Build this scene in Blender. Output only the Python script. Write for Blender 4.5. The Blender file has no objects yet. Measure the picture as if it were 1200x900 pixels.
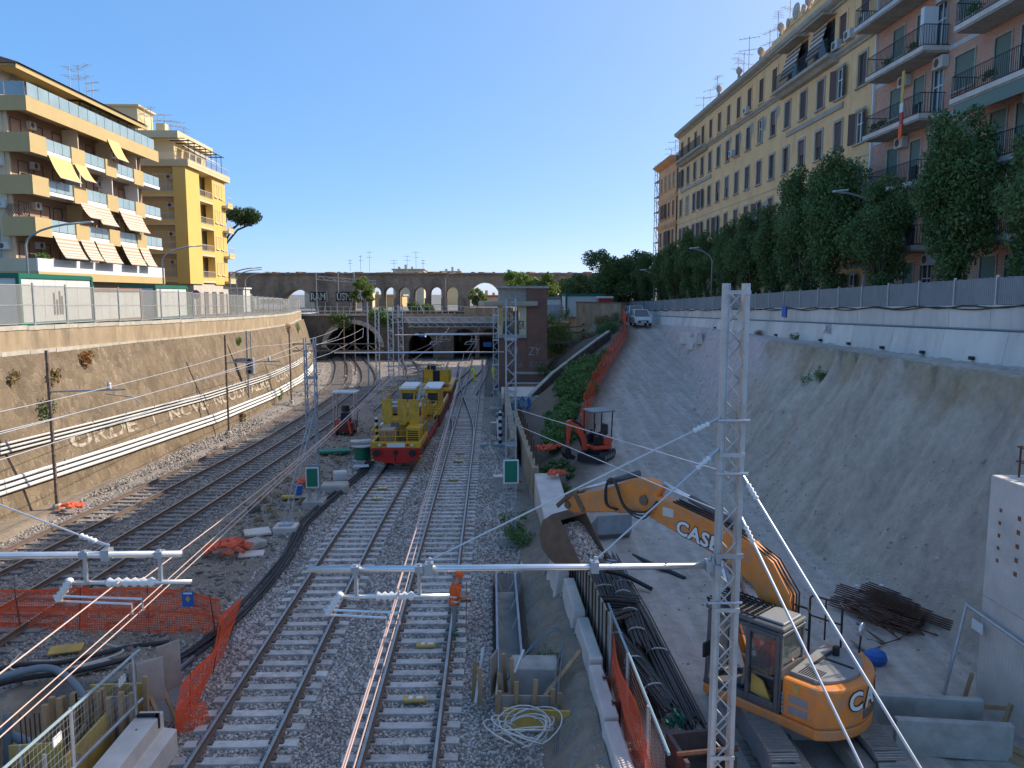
import bpy, bmesh, math, random
import numpy as np
from mathutils import Vector, Matrix, Euler
from math import sin, cos, pi, radians as R
rnd = random.Random(7)
nrs = np.random.RandomState(11)
S = bpy.context.scene
COL = S.collection
# ------------------------------------------------------------------ camera, sky, sun, exposure
cam_d = bpy.data.cameras.new('camera'); cam = bpy.data.objects.new('camera', cam_d); COL.objects.link(cam)
cam_d.sensor_fit = 'HORIZONTAL'; cam_d.sensor_width = 36.0; cam_d.lens = 36.0 * 900 / 1200
cam_d.clip_start = 0.1; cam_d.clip_end = 6000
PITCH = math.atan(105 / 900); YAW = math.atan(24 / 900)
cam.location = (0, 0, 9.3); cam.rotation_euler = (pi / 2 - PITCH, 0, -YAW)
S.camera = cam
SUN_EL = R(36); SUN_AZ = R(71)          # azimuth clockwise from +Y: sun ahead on the right
world = bpy.data.worlds.new('World'); S.world = world; world.use_nodes = True
wn = world.node_tree.nodes; wl = world.node_tree.links
bg = wn['Background']; sky = wn.new('ShaderNodeTexSky'); sky.sky_type = 'NISHITA'; sky.sun_disc = False
sky.sun_elevation = SUN_EL; sky.sun_rotation = SUN_AZ; sky.altitude = 50; sky.air_density = 0.35; sky.dust_density = 1.5; sky.ozone_density = 5.0
hs = wn.new('ShaderNodeHueSaturation'); gm = wn.new('ShaderNodeGamma'); gm.inputs[1].default_value = 0.4; hs.inputs['Saturation'].default_value = 1.9; hs.inputs['Value'].default_value = 1.5; wl.new(sky.outputs[0], gm.inputs[0]); wl.new(gm.outputs[0], hs.inputs['Color']); wl.new(hs.outputs[0], bg.inputs[0]); bg.inputs[1].default_value = 0.15
sun_d = bpy.data.lights.new('sun', 'SUN'); sun_d.energy = 2.0; sun_d.angle = R(0.53); sun_d.color = (1.0, 0.9, 0.76)
sun = bpy.data.objects.new('sun', sun_d); COL.objects.link(sun)
sd = Vector((sin(SUN_AZ) * cos(SUN_EL), cos(SUN_AZ) * cos(SUN_EL), sin(SUN_EL)))
sun.rotation_euler = sd.to_track_quat('Z', 'Y').to_euler(); sun.location = (60, 40, 60)
S.view_settings.view_transform = 'Standard'; S.view_settings.look = 'None'; S.view_settings.gamma = 1.0
S.view_settings.exposure = 1.62
S.view_settings.use_curve_mapping = False
S.cycles.max_bounces = 7; S.cycles.diffuse_bounces = 4; S.cycles.glossy_bounces = 3; S.cycles.transmission_bounces = 4
S.cycles.transparent_max_bounces = 16; S.cycles.caustics_reflective = False; S.cycles.caustics_refractive = False
S.cycles.use_denoising = True
# ------------------------------------------------------------------ materials
MATS = {}
def _noise(nt, vec, scale, detail=4, rough=0.6):
    n = nt.nodes.new('ShaderNodeTexNoise'); n.inputs['Scale'].default_value = scale
    n.inputs['Detail'].default_value = detail; n.inputs['Roughness'].default_value = rough
    nt.links.new(vec, n.inputs['Vector']); return n
def _ramp(nt, fac, lo, hi, c0=(0, 0, 0, 1), c1=(1, 1, 1, 1)):
    r = nt.nodes.new('ShaderNodeValToRGB'); r.color_ramp.elements[0].position = lo; r.color_ramp.elements[1].position = hi
    r.color_ramp.elements[0].color = c0; r.color_ramp.elements[1].color = c1
    nt.links.new(fac, r.inputs[0]); return r
def _mix(nt, fac, a, b, mode='MIX'):
    m = nt.nodes.new('ShaderNodeMix'); m.data_type = 'RGBA'; m.blend_type = mode
    for s, v in ((0, fac), (6, a), (7, b)):
        if hasattr(v, 'is_output') or hasattr(v, 'links') and not isinstance(v, (tuple, list, float)): nt.links.new(v, m.inputs[s])
        elif isinstance(v, (tuple, list)): m.inputs[s].default_value = tuple(v[:3]) + (1,)
        else: m.inputs[s].default_value = v
    return m.outputs[2]
def mat(name, col, rough=0.7, metal=0.0, col2=None, scale=3.0, lo=0.35, hi=0.7, dirt=None, dscale=0.7, damt=0.5, bump=0.0, bscale=30.0,
        stretch=(1, 1, 1), alpha=None, spec=0.4, rnd_v=0.0, coat=0.0, brick=None, swz=None, cells=None, emit=None, trans=0.0):
    if name in MATS: return MATS[name]
    m = bpy.data.materials.new(name); m.use_nodes = True; nt = m.node_tree; b = nt.nodes['Principled BSDF']
    tc = nt.nodes.new('ShaderNodeTexCoord'); vec = tc.outputs['Object']
    geo = nt.nodes.new('ShaderNodeNewGeometry'); wpos = geo.outputs['Position']
    mp = nt.nodes.new('ShaderNodeMapping'); nt.links.new(wpos, mp.inputs[0]); mp.inputs['Scale'].default_value = stretch; vec = mp.outputs[0]
    c = tuple(col) + (1,)
    out = None
    if brick or swz:
        sx = nt.nodes.new('ShaderNodeSeparateXYZ'); nt.links.new(wpos, sx.inputs[0]); cb = nt.nodes.new('ShaderNodeCombineXYZ')
        ax = {'x': 0, 'y': 1, 'z': 2}
        for i, a in enumerate(swz or 'yz'): nt.links.new(sx.outputs[ax[a]], cb.inputs[i])
        fl = cb.outputs[0]
    height = None
    if brick:
        bw, bh, mort, mcol, bcol2 = brick
        bt = nt.nodes.new('ShaderNodeTexBrick'); nt.links.new(fl, bt.inputs['Vector'])
        bt.inputs['Scale'].default_value = 1.0; bt.inputs['Brick Width'].default_value = bw; bt.inputs['Row Height'].default_value = bh
        bt.inputs['Mortar Size'].default_value = mort; bt.inputs['Color1'].default_value = c; bt.inputs['Color2'].default_value = tuple(bcol2) + (1,)
        bt.inputs['Mortar'].default_value = tuple(mcol) + (1,); bt.inputs['Bias'].default_value = 0.0
        out = bt.outputs['Color']; height = bt.outputs['Fac']
    if cells:
        sc_, mcol, w_ = cells
        nz = _noise(nt, vec, 1.3, 2)
        ad = nt.nodes.new('ShaderNodeVectorMath'); ad.operation = 'ADD'; nt.links.new(vec, ad.inputs[0]); nt.links.new(nz.outputs['Color'], ad.inputs[1])
        v = nt.nodes.new('ShaderNodeTexVoronoi'); v.feature = 'DISTANCE_TO_EDGE'; v.inputs['Scale'].default_value = sc_; nt.links.new(ad.outputs[0], v.inputs['Vector'])
        v2 = nt.nodes.new('ShaderNodeTexVoronoi'); v2.inputs['Scale'].default_value = sc_; nt.links.new(ad.outputs[0], v2.inputs['Vector'])
        cr = _ramp(nt, v.outputs['Distance'], 0.0, w_)
        hs = nt.nodes.new('ShaderNodeSeparateColor'); nt.links.new(v2.outputs['Color'], hs.inputs[0])
        cellc = _mix(nt, hs.outputs[0], c, tuple(x * 0.62 for x in col))
        out = _mix(nt, cr.outputs[0], mcol, cellc); height = cr.outputs[0]
    if col2 is not None:
        n = _noise(nt, vec, scale, 6); r = _ramp(nt, n.outputs['Fac'], lo, hi)
        out = _mix(nt, r.outputs[0], out if out is not None else c, col2)
    if dirt is not None:
        n = _noise(nt, vec, dscale, 8, 0.7); r = _ramp(nt, n.outputs['Fac'], 0.45, 0.75, (0, 0, 0, 1), (damt, damt, damt, 1))
        out = _mix(nt, r.outputs[0], out if out is not None else c, dirt)
    if rnd_v:
        oi = nt.nodes.new('ShaderNodeObjectInfo'); mr = nt.nodes.new('ShaderNodeMapRange'); nt.links.new(oi.outputs['Random'], mr.inputs[0])
        mr.inputs[3].default_value = 1 - rnd_v; mr.inputs[4].default_value = 1 + rnd_v
        hv = nt.nodes.new('ShaderNodeHueSaturation'); nt.links.new(mr.outputs[0], hv.inputs['Value'])
        if out is not None: nt.links.new(out, hv.inputs['Color'])
        else: hv.inputs['Color'].default_value = c
        out = hv.outputs[0]
    if out is not None: nt.links.new(out, b.inputs['Base Color'])
    else: b.inputs['Base Color'].default_value = c
    b.inputs['Roughness'].default_value = rough; b.inputs['Metallic'].default_value = metal
    b.inputs['Specular IOR Level'].default_value = spec
    if coat: b.inputs['Coat Weight'].default_value = coat
    if alpha is not None: b.inputs['Alpha'].default_value = alpha
    if trans: b.inputs['Transmission Weight'].default_value = trans
    if emit: b.inputs['Emission Color'].default_value = tuple(emit[:3]) + (1,); b.inputs['Emission Strength'].default_value = emit[3]
    if bump:
        n = _noise(nt, wpos, bscale, 8, 0.65); bp = nt.nodes.new('ShaderNodeBump'); bp.inputs['Strength'].default_value = min(1, bump)
        bp.inputs['Distance'].default_value = 0.03
        if height is not None:
            ma = nt.nodes.new('ShaderNodeMath'); ma.operation = 'MULTIPLY_ADD'; nt.links.new(height, ma.inputs[0]); ma.inputs[1].default_value = 0.8 if cells else -0.6
            nt.links.new(n.outputs['Fac'], ma.inputs[2]); nt.links.new(ma.outputs[0], bp.inputs['Height'])
        else: nt.links.new(n.outputs['Fac'], bp.inputs['Height'])
        nt.links.new(bp.outputs[0], b.inputs['Normal'])
    MATS[name] = m; return m
M = {}
def dm(key, *a, **k): M[key] = mat(key, *a, **k)
dm('concrete', (0.47, 0.43, 0.375), 0.9, col2=(0.37, 0.335, 0.29), scale=2.2, dirt=(0.2, 0.18, 0.16), dscale=1.1, bump=0.35, bscale=40)
dm('concrete_pale', (0.72, 0.62, 0.54), 0.88, col2=(0.62, 0.53, 0.46), scale=1.3, dirt=(0.3, 0.28, 0.25), dscale=0.9, damt=0.5, bump=0.25, bscale=25)
dm('panel_concrete', (0.78, 0.675, 0.585), 0.88, col2=(0.68, 0.585, 0.505), scale=0.8, dirt=(0.3, 0.26, 0.22), dscale=0.5, stretch=(1, 1, 0.35), damt=0.6, bump=0.2, rnd_v=0.07)
dm('sleeper', (0.66, 0.58, 0.52), 0.9, col2=(0.53, 0.465, 0.41), scale=4, dirt=(0.26, 0.2, 0.15), dscale=3.0, damt=0.8, bump=0.25, rnd_v=0.14)
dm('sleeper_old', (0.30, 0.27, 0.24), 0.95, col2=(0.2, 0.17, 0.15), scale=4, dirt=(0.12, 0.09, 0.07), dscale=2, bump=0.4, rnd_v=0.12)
dm('ballast', (0.34, 0.28, 0.24), 0.95, col2=(0.19, 0.175, 0.155), scale=22, lo=0.4, hi=0.6, dirt=(0.16, 0.13, 0.10), dscale=0.35, damt=0.45, bump=1.0, bscale=28)
dm('stone_bit', (0.47, 0.395, 0.345), 0.9, rnd_v=0.5, dirt=(0.26, 0.17, 0.12), dscale=0.35, damt=0.6, bump=0.3, bscale=60)
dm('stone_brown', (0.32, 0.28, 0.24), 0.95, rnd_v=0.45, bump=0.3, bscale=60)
dm('rail_rust', (0.17, 0.115, 0.085), 0.75, 0.3, col2=(0.2, 0.15, 0.12), scale=6)
dm('rail_head', (0.42, 0.40, 0.38), 0.38, 0.85, col2=(0.3, 0.26, 0.23), scale=3)
dm('galv', (0.50, 0.52, 0.54), 0.45, 0.75, col2=(0.40, 0.42, 0.44), scale=5)
dm('galv_dull', (0.40, 0.42, 0.43), 0.6, 0.5, col2=(0.30, 0.31, 0.32), scale=3)
dm('alu', (0.75, 0.76, 0.77), 0.3, 0.85, col2=(0.62, 0.63, 0.64), scale=4)
dm('mast_steel', (0.58, 0.56, 0.54), 0.5, 0.25, col2=(0.46, 0.445, 0.43), dirt=(0.3, 0.24, 0.2), dscale=3, damt=0.4, scale=4)
dm('stone_tan', (0.5, 0.43, 0.345), 0.95, rnd_v=0.25, bump=0.3, bscale=60)
dm('wire', (0.55, 0.56, 0.58), 0.45, 0.5)
dm('copper', (0.66, 0.46, 0.38), 0.45, 0.4)
dm('rust', (0.16, 0.07, 0.04), 0.9, 0.1, col2=(0.08, 0.045, 0.035), scale=8, bump=0.4)
dm('rust_bright', (0.32, 0.11, 0.045), 0.9, col2=(0.16, 0.07, 0.04), scale=6)
dm('rebar_dark', (0.085, 0.078, 0.076), 0.6, 0.4, col2=(0.14, 0.105, 0.085), scale=6)
dm('brown_steel', (0.24, 0.175, 0.135), 0.8, 0.2, col2=(0.07, 0.05, 0.04), scale=5)
dm('black', (0.018, 0.018, 0.02), 0.55)
dm('rubber', (0.03, 0.03, 0.034), 0.65, col2=(0.055, 0.05, 0.045), scale=7)
dm('dark_plastic', (0.085, 0.085, 0.088), 0.5, col2=(0.12, 0.115, 0.11), scale=5)
dm('white', (0.70, 0.70, 0.68), 0.6)
dm('white_dirty', (0.60, 0.59, 0.55), 0.75, col2=(0.5, 0.48, 0.44), scale=2)
dm('ceramic', (0.75, 0.72, 0.68), 0.25, spec=0.6)
dm('glass', (0.05, 0.06, 0.065), 0.06, spec=0.8)
dm('clear_glass', (0.10, 0.13, 0.13), 0.05, alpha=0.42, spec=0.7)
dm('balcony_glass', (0.34, 0.44, 0.46), 0.12, alpha=0.86, spec=0.7, col2=(0.26, 0.36, 0.38), scale=0.6)
dm('wood', (0.42, 0.27, 0.14), 0.8, col2=(0.30, 0.19, 0.10), scale=5, stretch=(1, 1, 0.3), bump=0.2, rnd_v=0.15)
dm('ply_yellow', (0.64, 0.42, 0.09), 0.65, col2=(0.5, 0.32, 0.08), scale=2, dirt=(0.25, 0.2, 0.13), dscale=2.2, rnd_v=0.12)
dm('ply_grey', (0.40, 0.33, 0.28), 0.8, col2=(0.3, 0.25, 0.21), scale=3, rnd_v=0.12)
dm('net_orange', (0.95, 0.12, 0.035), 0.7)
dm('orange_cloth', (0.75, 0.13, 0.06), 0.8)
dm('green_sign', (0.01, 0.16, 0.09), 0.5)
dm('blue', (0.03, 0.13, 0.42), 0.5)
dm('pvc_grey', (0.16, 0.19, 0.21), 0.5)
dm('asphalt', (0.09, 0.09, 0.088), 0.95, col2=(0.065, 0.065, 0.065), scale=2, bump=0.3, bscale=60)
dm('paving', (0.20, 0.19, 0.17), 0.95, col2=(0.15, 0.14, 0.13), scale=1.5, bump=0.2)
dm('earth', (0.29, 0.23, 0.165), 0.98, col2=(0.20, 0.155, 0.11), scale=2.5, dirt=(0.34, 0.285, 0.22), dscale=9, bump=0.9, bscale=14)
dm('wall_stone', (0.25, 0.185, 0.12), 0.95, cells=(3.0, (0.36, 0.285, 0.2), 0.05), dirt=(0.085, 0.062, 0.042), dscale=0.75, damt=0.8, stretch=(1, 1, 0.7), col2=(0.21, 0.155, 0.095), scale=0.35, lo=0.45, hi=0.75, bump=0.9, bscale=14)
dm('wall_band', (0.44, 0.34, 0.22), 0.95, col2=(0.30, 0.22, 0.14), scale=1.6, stretch=(1, 1, 0.3), dirt=(0.15, 0.12, 0.085), dscale=1.3, damt=0.85, bump=0.5, bscale=12)
dm('travertine', (0.52, 0.48, 0.40), 0.9, col2=(0.38, 0.34, 0.28), scale=3, bump=0.3, rnd_v=0.1)
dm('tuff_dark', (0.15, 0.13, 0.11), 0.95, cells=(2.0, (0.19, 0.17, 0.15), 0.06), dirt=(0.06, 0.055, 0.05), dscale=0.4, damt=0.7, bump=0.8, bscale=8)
dm('aqueduct', (0.42, 0.31, 0.225), 0.97, brick=(0.5, 0.22, 0.02, (0.33, 0.25, 0.18), (0.33, 0.24, 0.175)), swz='xz', dirt=(0.085, 0.072, 0.06), dscale=0.35, damt=0.85, stretch=(1, 1, 0.4), bump=0.8, bscale=6)
dm('brick_tower', (0.29, 0.13, 0.085), 0.9, brick=(0.25, 0.075, 0.012, (0.24, 0.16, 0.12), (0.22, 0.095, 0.065)), swz='xz', dirt=(0.13, 0.07, 0.05), dscale=0.5, damt=0.6, bump=0.4)
dm('brick_tower_side', (0.30, 0.095, 0.05), 0.9, brick=(0.25, 0.075, 0.012, (0.2, 0.12, 0.09), (0.22, 0.075, 0.045)), swz='yz', dirt=(0.13, 0.07, 0.05), dscale=0.5, damt=0.6, bump=0.4)
dm('brick_facade', (0.66, 0.27, 0.17), 0.9, brick=(0.27, 0.085, 0.014, (0.60, 0.46, 0.36), (0.47, 0.21, 0.13)), swz='yz', dirt=(0.32, 0.15, 0.1), dscale=0.4, damt=0.35, bump=0.3)
dm('plaster_yellow', (0.88, 0.56, 0.27), 0.92, col2=(0.82, 0.51, 0.24), scale=0.35, dirt=(0.5, 0.32, 0.18), dscale=0.6, damt=0.6, stretch=(1, 1, 0.5), bump=0.15)
dm('plaster_orange', (0.82, 0.45, 0.22), 0.92, col2=(0.75, 0.4, 0.2), scale=0.4, dirt=(0.42, 0.25, 0.13), dscale=0.5, damt=0.4, bump=0.15)
dm('plaster_gold', (0.70, 0.46, 0.13), 0.9, col2=(0.64, 0.42, 0.12), scale=0.4, bump=0.1)
dm('plaster_cream', (0.62, 0.51, 0.30), 0.9, col2=(0.57, 0.46, 0.27), scale=0.5, bump=0.1)
dm('plaster_ochre', (0.52, 0.385, 0.18), 0.9, col2=(0.47, 0.35, 0.165), scale=0.5, dirt=(0.4, 0.3, 0.18), dscale=0.6, damt=0.35, bump=0.1)
dm('plaster_beige', (0.62, 0.53, 0.36), 0.9, col2=(0.55, 0.46, 0.31), scale=0.5, bump=0.1)
dm('trim_grey', (0.46, 0.41, 0.33), 0.92, col2=(0.38, 0.34, 0.27), scale=1.2, dirt=(0.2, 0.18, 0.15), dscale=0.8, damt=0.5, bump=0.2)
dm('shutter_brown', (0.13, 0.08, 0.068), 0.7, rnd_v=0.25)
dm('shutter_green', (0.16, 0.21, 0.17), 0.7, rnd_v=0.12)
dm('curtain', (0.62, 0.62, 0.60), 0.8)
dm('brick_int', (0.36, 0.2, 0.12), 0.9, brick=(0.27, 0.085, 0.014, (0.42, 0.33, 0.25), (0.31, 0.17, 0.10)), swz='yz', bump=0.2)
dm('roof_tile', (0.28, 0.14, 0.09), 0.9, col2=(0.2, 0.11, 0.08), scale=3)
dm('iron', (0.05, 0.05, 0.052), 0.6, 0.3)
dm('slat_grey', (0.30, 0.295, 0.29), 0.7, 0.2, col2=(0.25, 0.245, 0.24), scale=2, rnd_v=0.08)
dm('mesh_fence', (0.33, 0.33, 0.31), 0.7, 0.2, alpha=0.36, col2=(0.28, 0.28, 0.26), scale=1)
dm('cabin_white', (0.66, 0.66, 0.62), 0.65, col2=(0.58, 0.57, 0.53), scale=1)
dm('cabin_green', (0.01, 0.13, 0.085), 0.5)
dm('train_yellow', (0.72, 0.40, 0.015), 0.45, col2=(0.62, 0.34, 0.02), scale=1.5, dirt=(0.22, 0.14, 0.07), dscale=2.2, damt=0.85)
dm('train_red', (0.55, 0.02, 0.015), 0.45, col2=(0.45, 0.02, 0.015), scale=2)
dm('train_dark', (0.20, 0.03, 0.025), 0.6, col2=(0.1, 0.04, 0.03), scale=2)
dm('case_orange', (0.80, 0.25, 0.04), 0.55, col2=(0.66, 0.21, 0.045), scale=3.0, lo=0.4, hi=0.65, dirt=(0.36, 0.25, 0.17), dscale=3.2, damt=0.95, bump=0.08, bscale=20)
dm('case_grey', (0.26, 0.255, 0.25), 0.55, col2=(0.21, 0.205, 0.20), scale=3, dirt=(0.3, 0.27, 0.23), dscale=2, damt=0.4)
dm('bucket_brown', (0.16, 0.10, 0.065), 0.75, 0.2, col2=(0.23, 0.15, 0.10), scale=2.5, bump=0.3)
dm('steel_worn', (0.35, 0.34, 0.34), 0.45, 0.7, col2=(0.22, 0.2, 0.19), scale=5)
dm('track_steel', (0.26, 0.24, 0.22), 0.6, 0.3, col2=(0.38, 0.32, 0.26), scale=7)
dm('mini_red', (0.72, 0.075, 0.025), 0.4, col2=(0.6, 0.07, 0.03), scale=2, coat=0.2)
dm('skin', (0.55, 0.31, 0.21), 0.6); dm('hivis_orange', (0.9, 0.13, 0.02), 0.7); dm('hivis_yellow', (0.62, 0.78, 0.03), 0.7)
dm('navy', (0.02, 0.03, 0.08), 0.8); dm('trouser', (0.26, 0.26, 0.25), 0.9); dm('khaki', (0.33, 0.25, 0.15), 0.9); dm('shirt_red', (0.45, 0.04, 0.03), 0.8)
dm('reflect', (0.7, 0.72, 0.72), 0.4)
dm('car_white', (0.72, 0.72, 0.72), 0.25, coat=0.6); dm('car_dark', (0.07, 0.08, 0.09), 0.3, coat=0.5)
dm('bark', (0.13, 0.10, 0.075), 0.95, col2=(0.08, 0.06, 0.045), scale=6, bump=0.8, bscale=18)
def leafmat(key, c0, c1, sub=0.25):
    m = bpy.data.materials.new(key); m.use_nodes = True; nt = m.node_tree; b = nt.nodes['Principled BSDF']
    g = nt.nodes.new('ShaderNodeNewGeometry'); n = _noise(nt, g.outputs['Position'], 0.9, 3)
    r = nt.nodes.new('ShaderNodeMath'); r.operation = 'MULTIPLY_ADD'; nt.links.new(g.outputs['Random Per Island'], r.inputs[0]); r.inputs[1].default_value = 0.6
    nt.links.new(n.outputs['Fac'], r.inputs[2])
    rp = _ramp(nt, r.outputs[0], 0.3, 1.05, tuple(c0) + (1,), tuple(c1) + (1,)); nt.links.new(rp.outputs[0], b.inputs['Base Color'])
    b.inputs['Roughness'].default_value = 0.55; b.inputs['Specular IOR Level'].default_value = 0.3
    t = nt.nodes.new('ShaderNodeBsdfTranslucent'); nt.links.new(rp.outputs[0], t.inputs[0]); mx = nt.nodes.new('ShaderNodeMixShader'); mx.inputs[0].default_value = sub
    nt.links.new(b.outputs[0], mx.inputs[1]); nt.links.new(t.outputs[0], mx.inputs[2]); nt.links.new(mx.outputs[0], nt.nodes['Material Output'].inputs[0])
    M[key] = m
leafmat('leaf_dark', (0.06, 0.105, 0.035), (0.15, 0.22, 0.075)); leafmat('leaf_mid', (0.055, 0.12, 0.03), (0.14, 0.24, 0.07)); leafmat('leaf_light', (0.09, 0.15, 0.03), (0.22, 0.28, 0.07), 0.35)
leafmat('leaf_pine', (0.02, 0.05, 0.015), (0.06, 0.10, 0.03)); leafmat('leaf_dry', (0.22, 0.15, 0.07), (0.36, 0.27, 0.13)); leafmat('leaf_rust', (0.22, 0.10, 0.03), (0.34, 0.18, 0.06))
# ------------------------------------------------------------------ mesh builder
STUFFY = set('railing wire_mesh mesh lacing web roof_guard hood_grille slat_panel trellis element rail_fastening broken_top bars hydraulic_hose hand_rail graffiti pipe_frame bar side_grille steady_arm lifting_loop loop pergola_beam strap hose lattice_bar arm cab_frame ladder_cage sheet'.split())
SPLIT = set('post leg bracket band buttress stake pole clamp canopy_post wheel roller linkage bucket_side old_cabinet starter_bar rust_spot weep_hole insert concrete_sill timber lamp rail corner_pier tunnel_lining pier_and_blocker parapet roof_house downpipe side_wall chimney cage cage_gear cage_rail tool engine console lever cylinder chord column_rib flange inner_post boom_bracket side_parapet stair_head attic body pin volute slab_edge balcony_slab terrace_slab brick_base stripe brace platform_gear paper_tag front_band band cab frame roof wheelset partition hood_seam nose_and_ears eyes_and_mouth pipe_run block label_plate model_plate track_frame veranda_post standard crate pale_batten panel_rib bottom_chord top_chord pipe housing seat pile pillar tunnel end_wall wall eave cable pile crawler dozer_blade'.split())
class MB:
    def __init__(s): s.v = []; s.f = []; s.m = []; s.T = None; s.mi = 0
    def _add(s, vs, fs):
        o = len(s.v)
        if s.T is not None: vs = [tuple(s.T @ Vector(p)) for p in vs]
        s.v.extend(tuple(p) for p in vs); s.f.extend(tuple(i + o for i in f) for f in fs); s.m.extend([s.mi] * len(fs)); return s
    def bx(s, x0, x1, y0, y1, z0, z1):
        return s._add([(x0, y0, z0), (x1, y0, z0), (x1, y1, z0), (x0, y1, z0), (x0, y0, z1), (x1, y0, z1), (x1, y1, z1), (x0, y1, z1)],
                      [(0, 3, 2, 1), (4, 5, 6, 7), (0, 1, 5, 4), (1, 2, 6, 5), (2, 3, 7, 6), (3, 0, 4, 7)])
    def box(s, c, d, rz=0.0, rx=0.0, ry=0.0):
        m = Euler((rx, ry, rz)).to_matrix(); h = [k / 2 for k in d]; vs = []
        for z in (-1, 1):
            for x, y in ((-1, -1), (1, -1), (1, 1), (-1, 1)):
                vs.append(tuple(Vector(c) + m @ Vector((x * h[0], y * h[1], z * h[2]))))
        return s._add(vs, [(0, 3, 2, 1), (4, 5, 6, 7), (0, 1, 5, 4), (1, 2, 6, 5), (2, 3, 7, 6), (3, 0, 4, 7)])
    def beam(s, p, q, w, h=None, up=(0, 0, 1)):
        p = Vector(p); q = Vector(q); d = (q - p).normalized(); u = Vector(up)
        if abs(d.dot(u)) > 0.99: u = Vector((0, 1, 0))
        a = d.cross(u).normalized(); b = a.cross(d); h = h or w; vs = []
        for o in (p, q):
            for i, j in ((-1, -1), (1, -1), (1, 1), (-1, 1)): vs.append(tuple(o + a * (i * w / 2) + b * (j * h / 2)))
        return s._add(vs, [(0, 1, 2, 3), (7, 6, 5, 4), (0, 4, 5, 1), (1, 5, 6, 2), (2, 6, 7, 3), (3, 7, 4, 0)])
    def tube(s, pts, r, n=6, cap=True):
        pts = [Vector(p) for p in pts]; k = len(pts); rs = r if isinstance(r, (list, tuple)) else [r] * k
        vs = []; fs = []; pa = None
        for i, p in enumerate(pts):
            d = (pts[min(i + 1, k - 1)] - pts[max(i - 1, 0)])
            d = d.normalized() if d.length > 1e-9 else Vector((0, 0, 1))
            if pa is None:
                u = Vector((0, 0, 1)) if abs(d.z) < 0.95 else Vector((1, 0, 0)); a = d.cross(u).normalized()
            else:
                a = (pa - d * pa.dot(d)); a = a.normalized() if a.length > 1e-6 else d.orthogonal().normalized()
            pa = a; b = d.cross(a)
            for j in range(n):
                t = 2 * pi * j / n; vs.append(tuple(p + (a * cos(t) + b * sin(t)) * rs[i]))
        for i in range(k - 1):
            for j in range(n): fs.append((i * n + j, i * n + (j + 1) % n, (i + 1) * n + (j + 1) % n, (i + 1) * n + j))
        if cap: fs.append(tuple(range(n - 1, -1, -1))); fs.append(tuple((k - 1) * n + j for j in range(n)))
        return s._add(vs, fs)
    def prism(s, poly, a, b, axis='y'):
        # poly: 2-D points in the plane normal to axis; x: (y,z)  y: (x,z)  z: (x,y)
        n = len(poly); vs = []
        for t in (a, b):
            for p in poly: vs.append((t, p[0], p[1]) if axis == 'x' else (p[0], t, p[1]) if axis == 'y' else (p[0], p[1], t))
        return s._add(vs, [tuple(range(n)), tuple(range(2 * n - 1, n - 1, -1))] + [(i, i + n, (i + 1) % n + n, (i + 1) % n) for i in range(n)])
    def lathe(s, prof, c=(0, 0, 0), n=12, axis='z', cap=True):
        vs = []; fs = []; k = len(prof)
        for r_, h_ in prof:
            for j in range(n):
                t = 2 * pi * j / n; x, y = r_ * cos(t), r_ * sin(t)
                p = (x, y, h_) if axis == 'z' else (h_, x, y) if axis == 'x' else (y, h_, x)
                vs.append((c[0] + p[0], c[1] + p[1], c[2] + p[2]))
        for i in range(k - 1):
            for j in range(n): fs.append((i * n + j, i * n + (j + 1) % n, (i + 1) * n + (j + 1) % n, (i + 1) * n + j))
        if cap: fs.append(tuple(range(n - 1, -1, -1))); fs.append(tuple((k - 1) * n + j for j in range(n)))
        return s._add(vs, fs)
    def poly(s, *pts): return s._add(pts, [tuple(range(len(pts)))])
    def ball(s, c, r, n=8, m=5, sc=(1, 1, 1)):
        pr = [(max(1e-3, sin(pi * i / m)), -cos(pi * i / m)) for i in range(m + 1)]
        vs = []; fs = []
        for a, h in pr:
            for j in range(n): vs.append((c[0] + r * sc[0] * a * cos(2 * pi * j / n), c[1] + r * sc[1] * a * sin(2 * pi * j / n), c[2] + r * sc[2] * h))
        for i in range(m):
            for j in range(n): fs.append((i * n + j, i * n + (j + 1) % n, (i + 1) * n + (j + 1) % n, (i + 1) * n + j))
        return s._add(vs, fs)
    def wall(s, O, U, N, u0, u1, z0, z1, holes, depth):
        """wall sheet in plane O + u*U + z*Z facing N, with rectangular holes (u0,u1,z0,z1) and reveals going back by depth"""
        O = Vector(O); U = Vector(U); N = Vector(N)
        us = sorted({u0, u1} | {h[0] for h in holes} | {h[1] for h in holes}); zs = sorted({z0, z1} | {h[2] for h in holes} | {h[3] for h in holes})
        us = [u for u in us if u0 <= u <= u1]; zs = [z for z in zs if z0 <= z <= z1]
        P = lambda u, z, d=0: tuple(O + U * u + Vector((0, 0, z)) - N * d)
        flip = U.cross(Vector((0, 0, 1))).dot(N) < 0
        def q(a, b, c, d): s.poly(*((d, c, b, a) if flip else (a, b, c, d)))
        for j in range(len(zs) - 1):
            run = None
            for i in range(len(us) - 1):
                cu = (us[i] + us[i + 1]) / 2; cz = (zs[j] + zs[j + 1]) / 2
                hole = any(h[0] < cu < h[1] and h[2] < cz < h[3] for h in holes)
                if hole:
                    if run is not None: q(P(run, zs[j]), P(us[i], zs[j]), P(us[i], zs[j + 1]), P(run, zs[j + 1])); run = None
                elif run is None: run = us[i]
            if run is not None: q(P(run, zs[j]), P(us[-1], zs[j]), P(us[-1], zs[j + 1]), P(run, zs[j + 1]))
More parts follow.
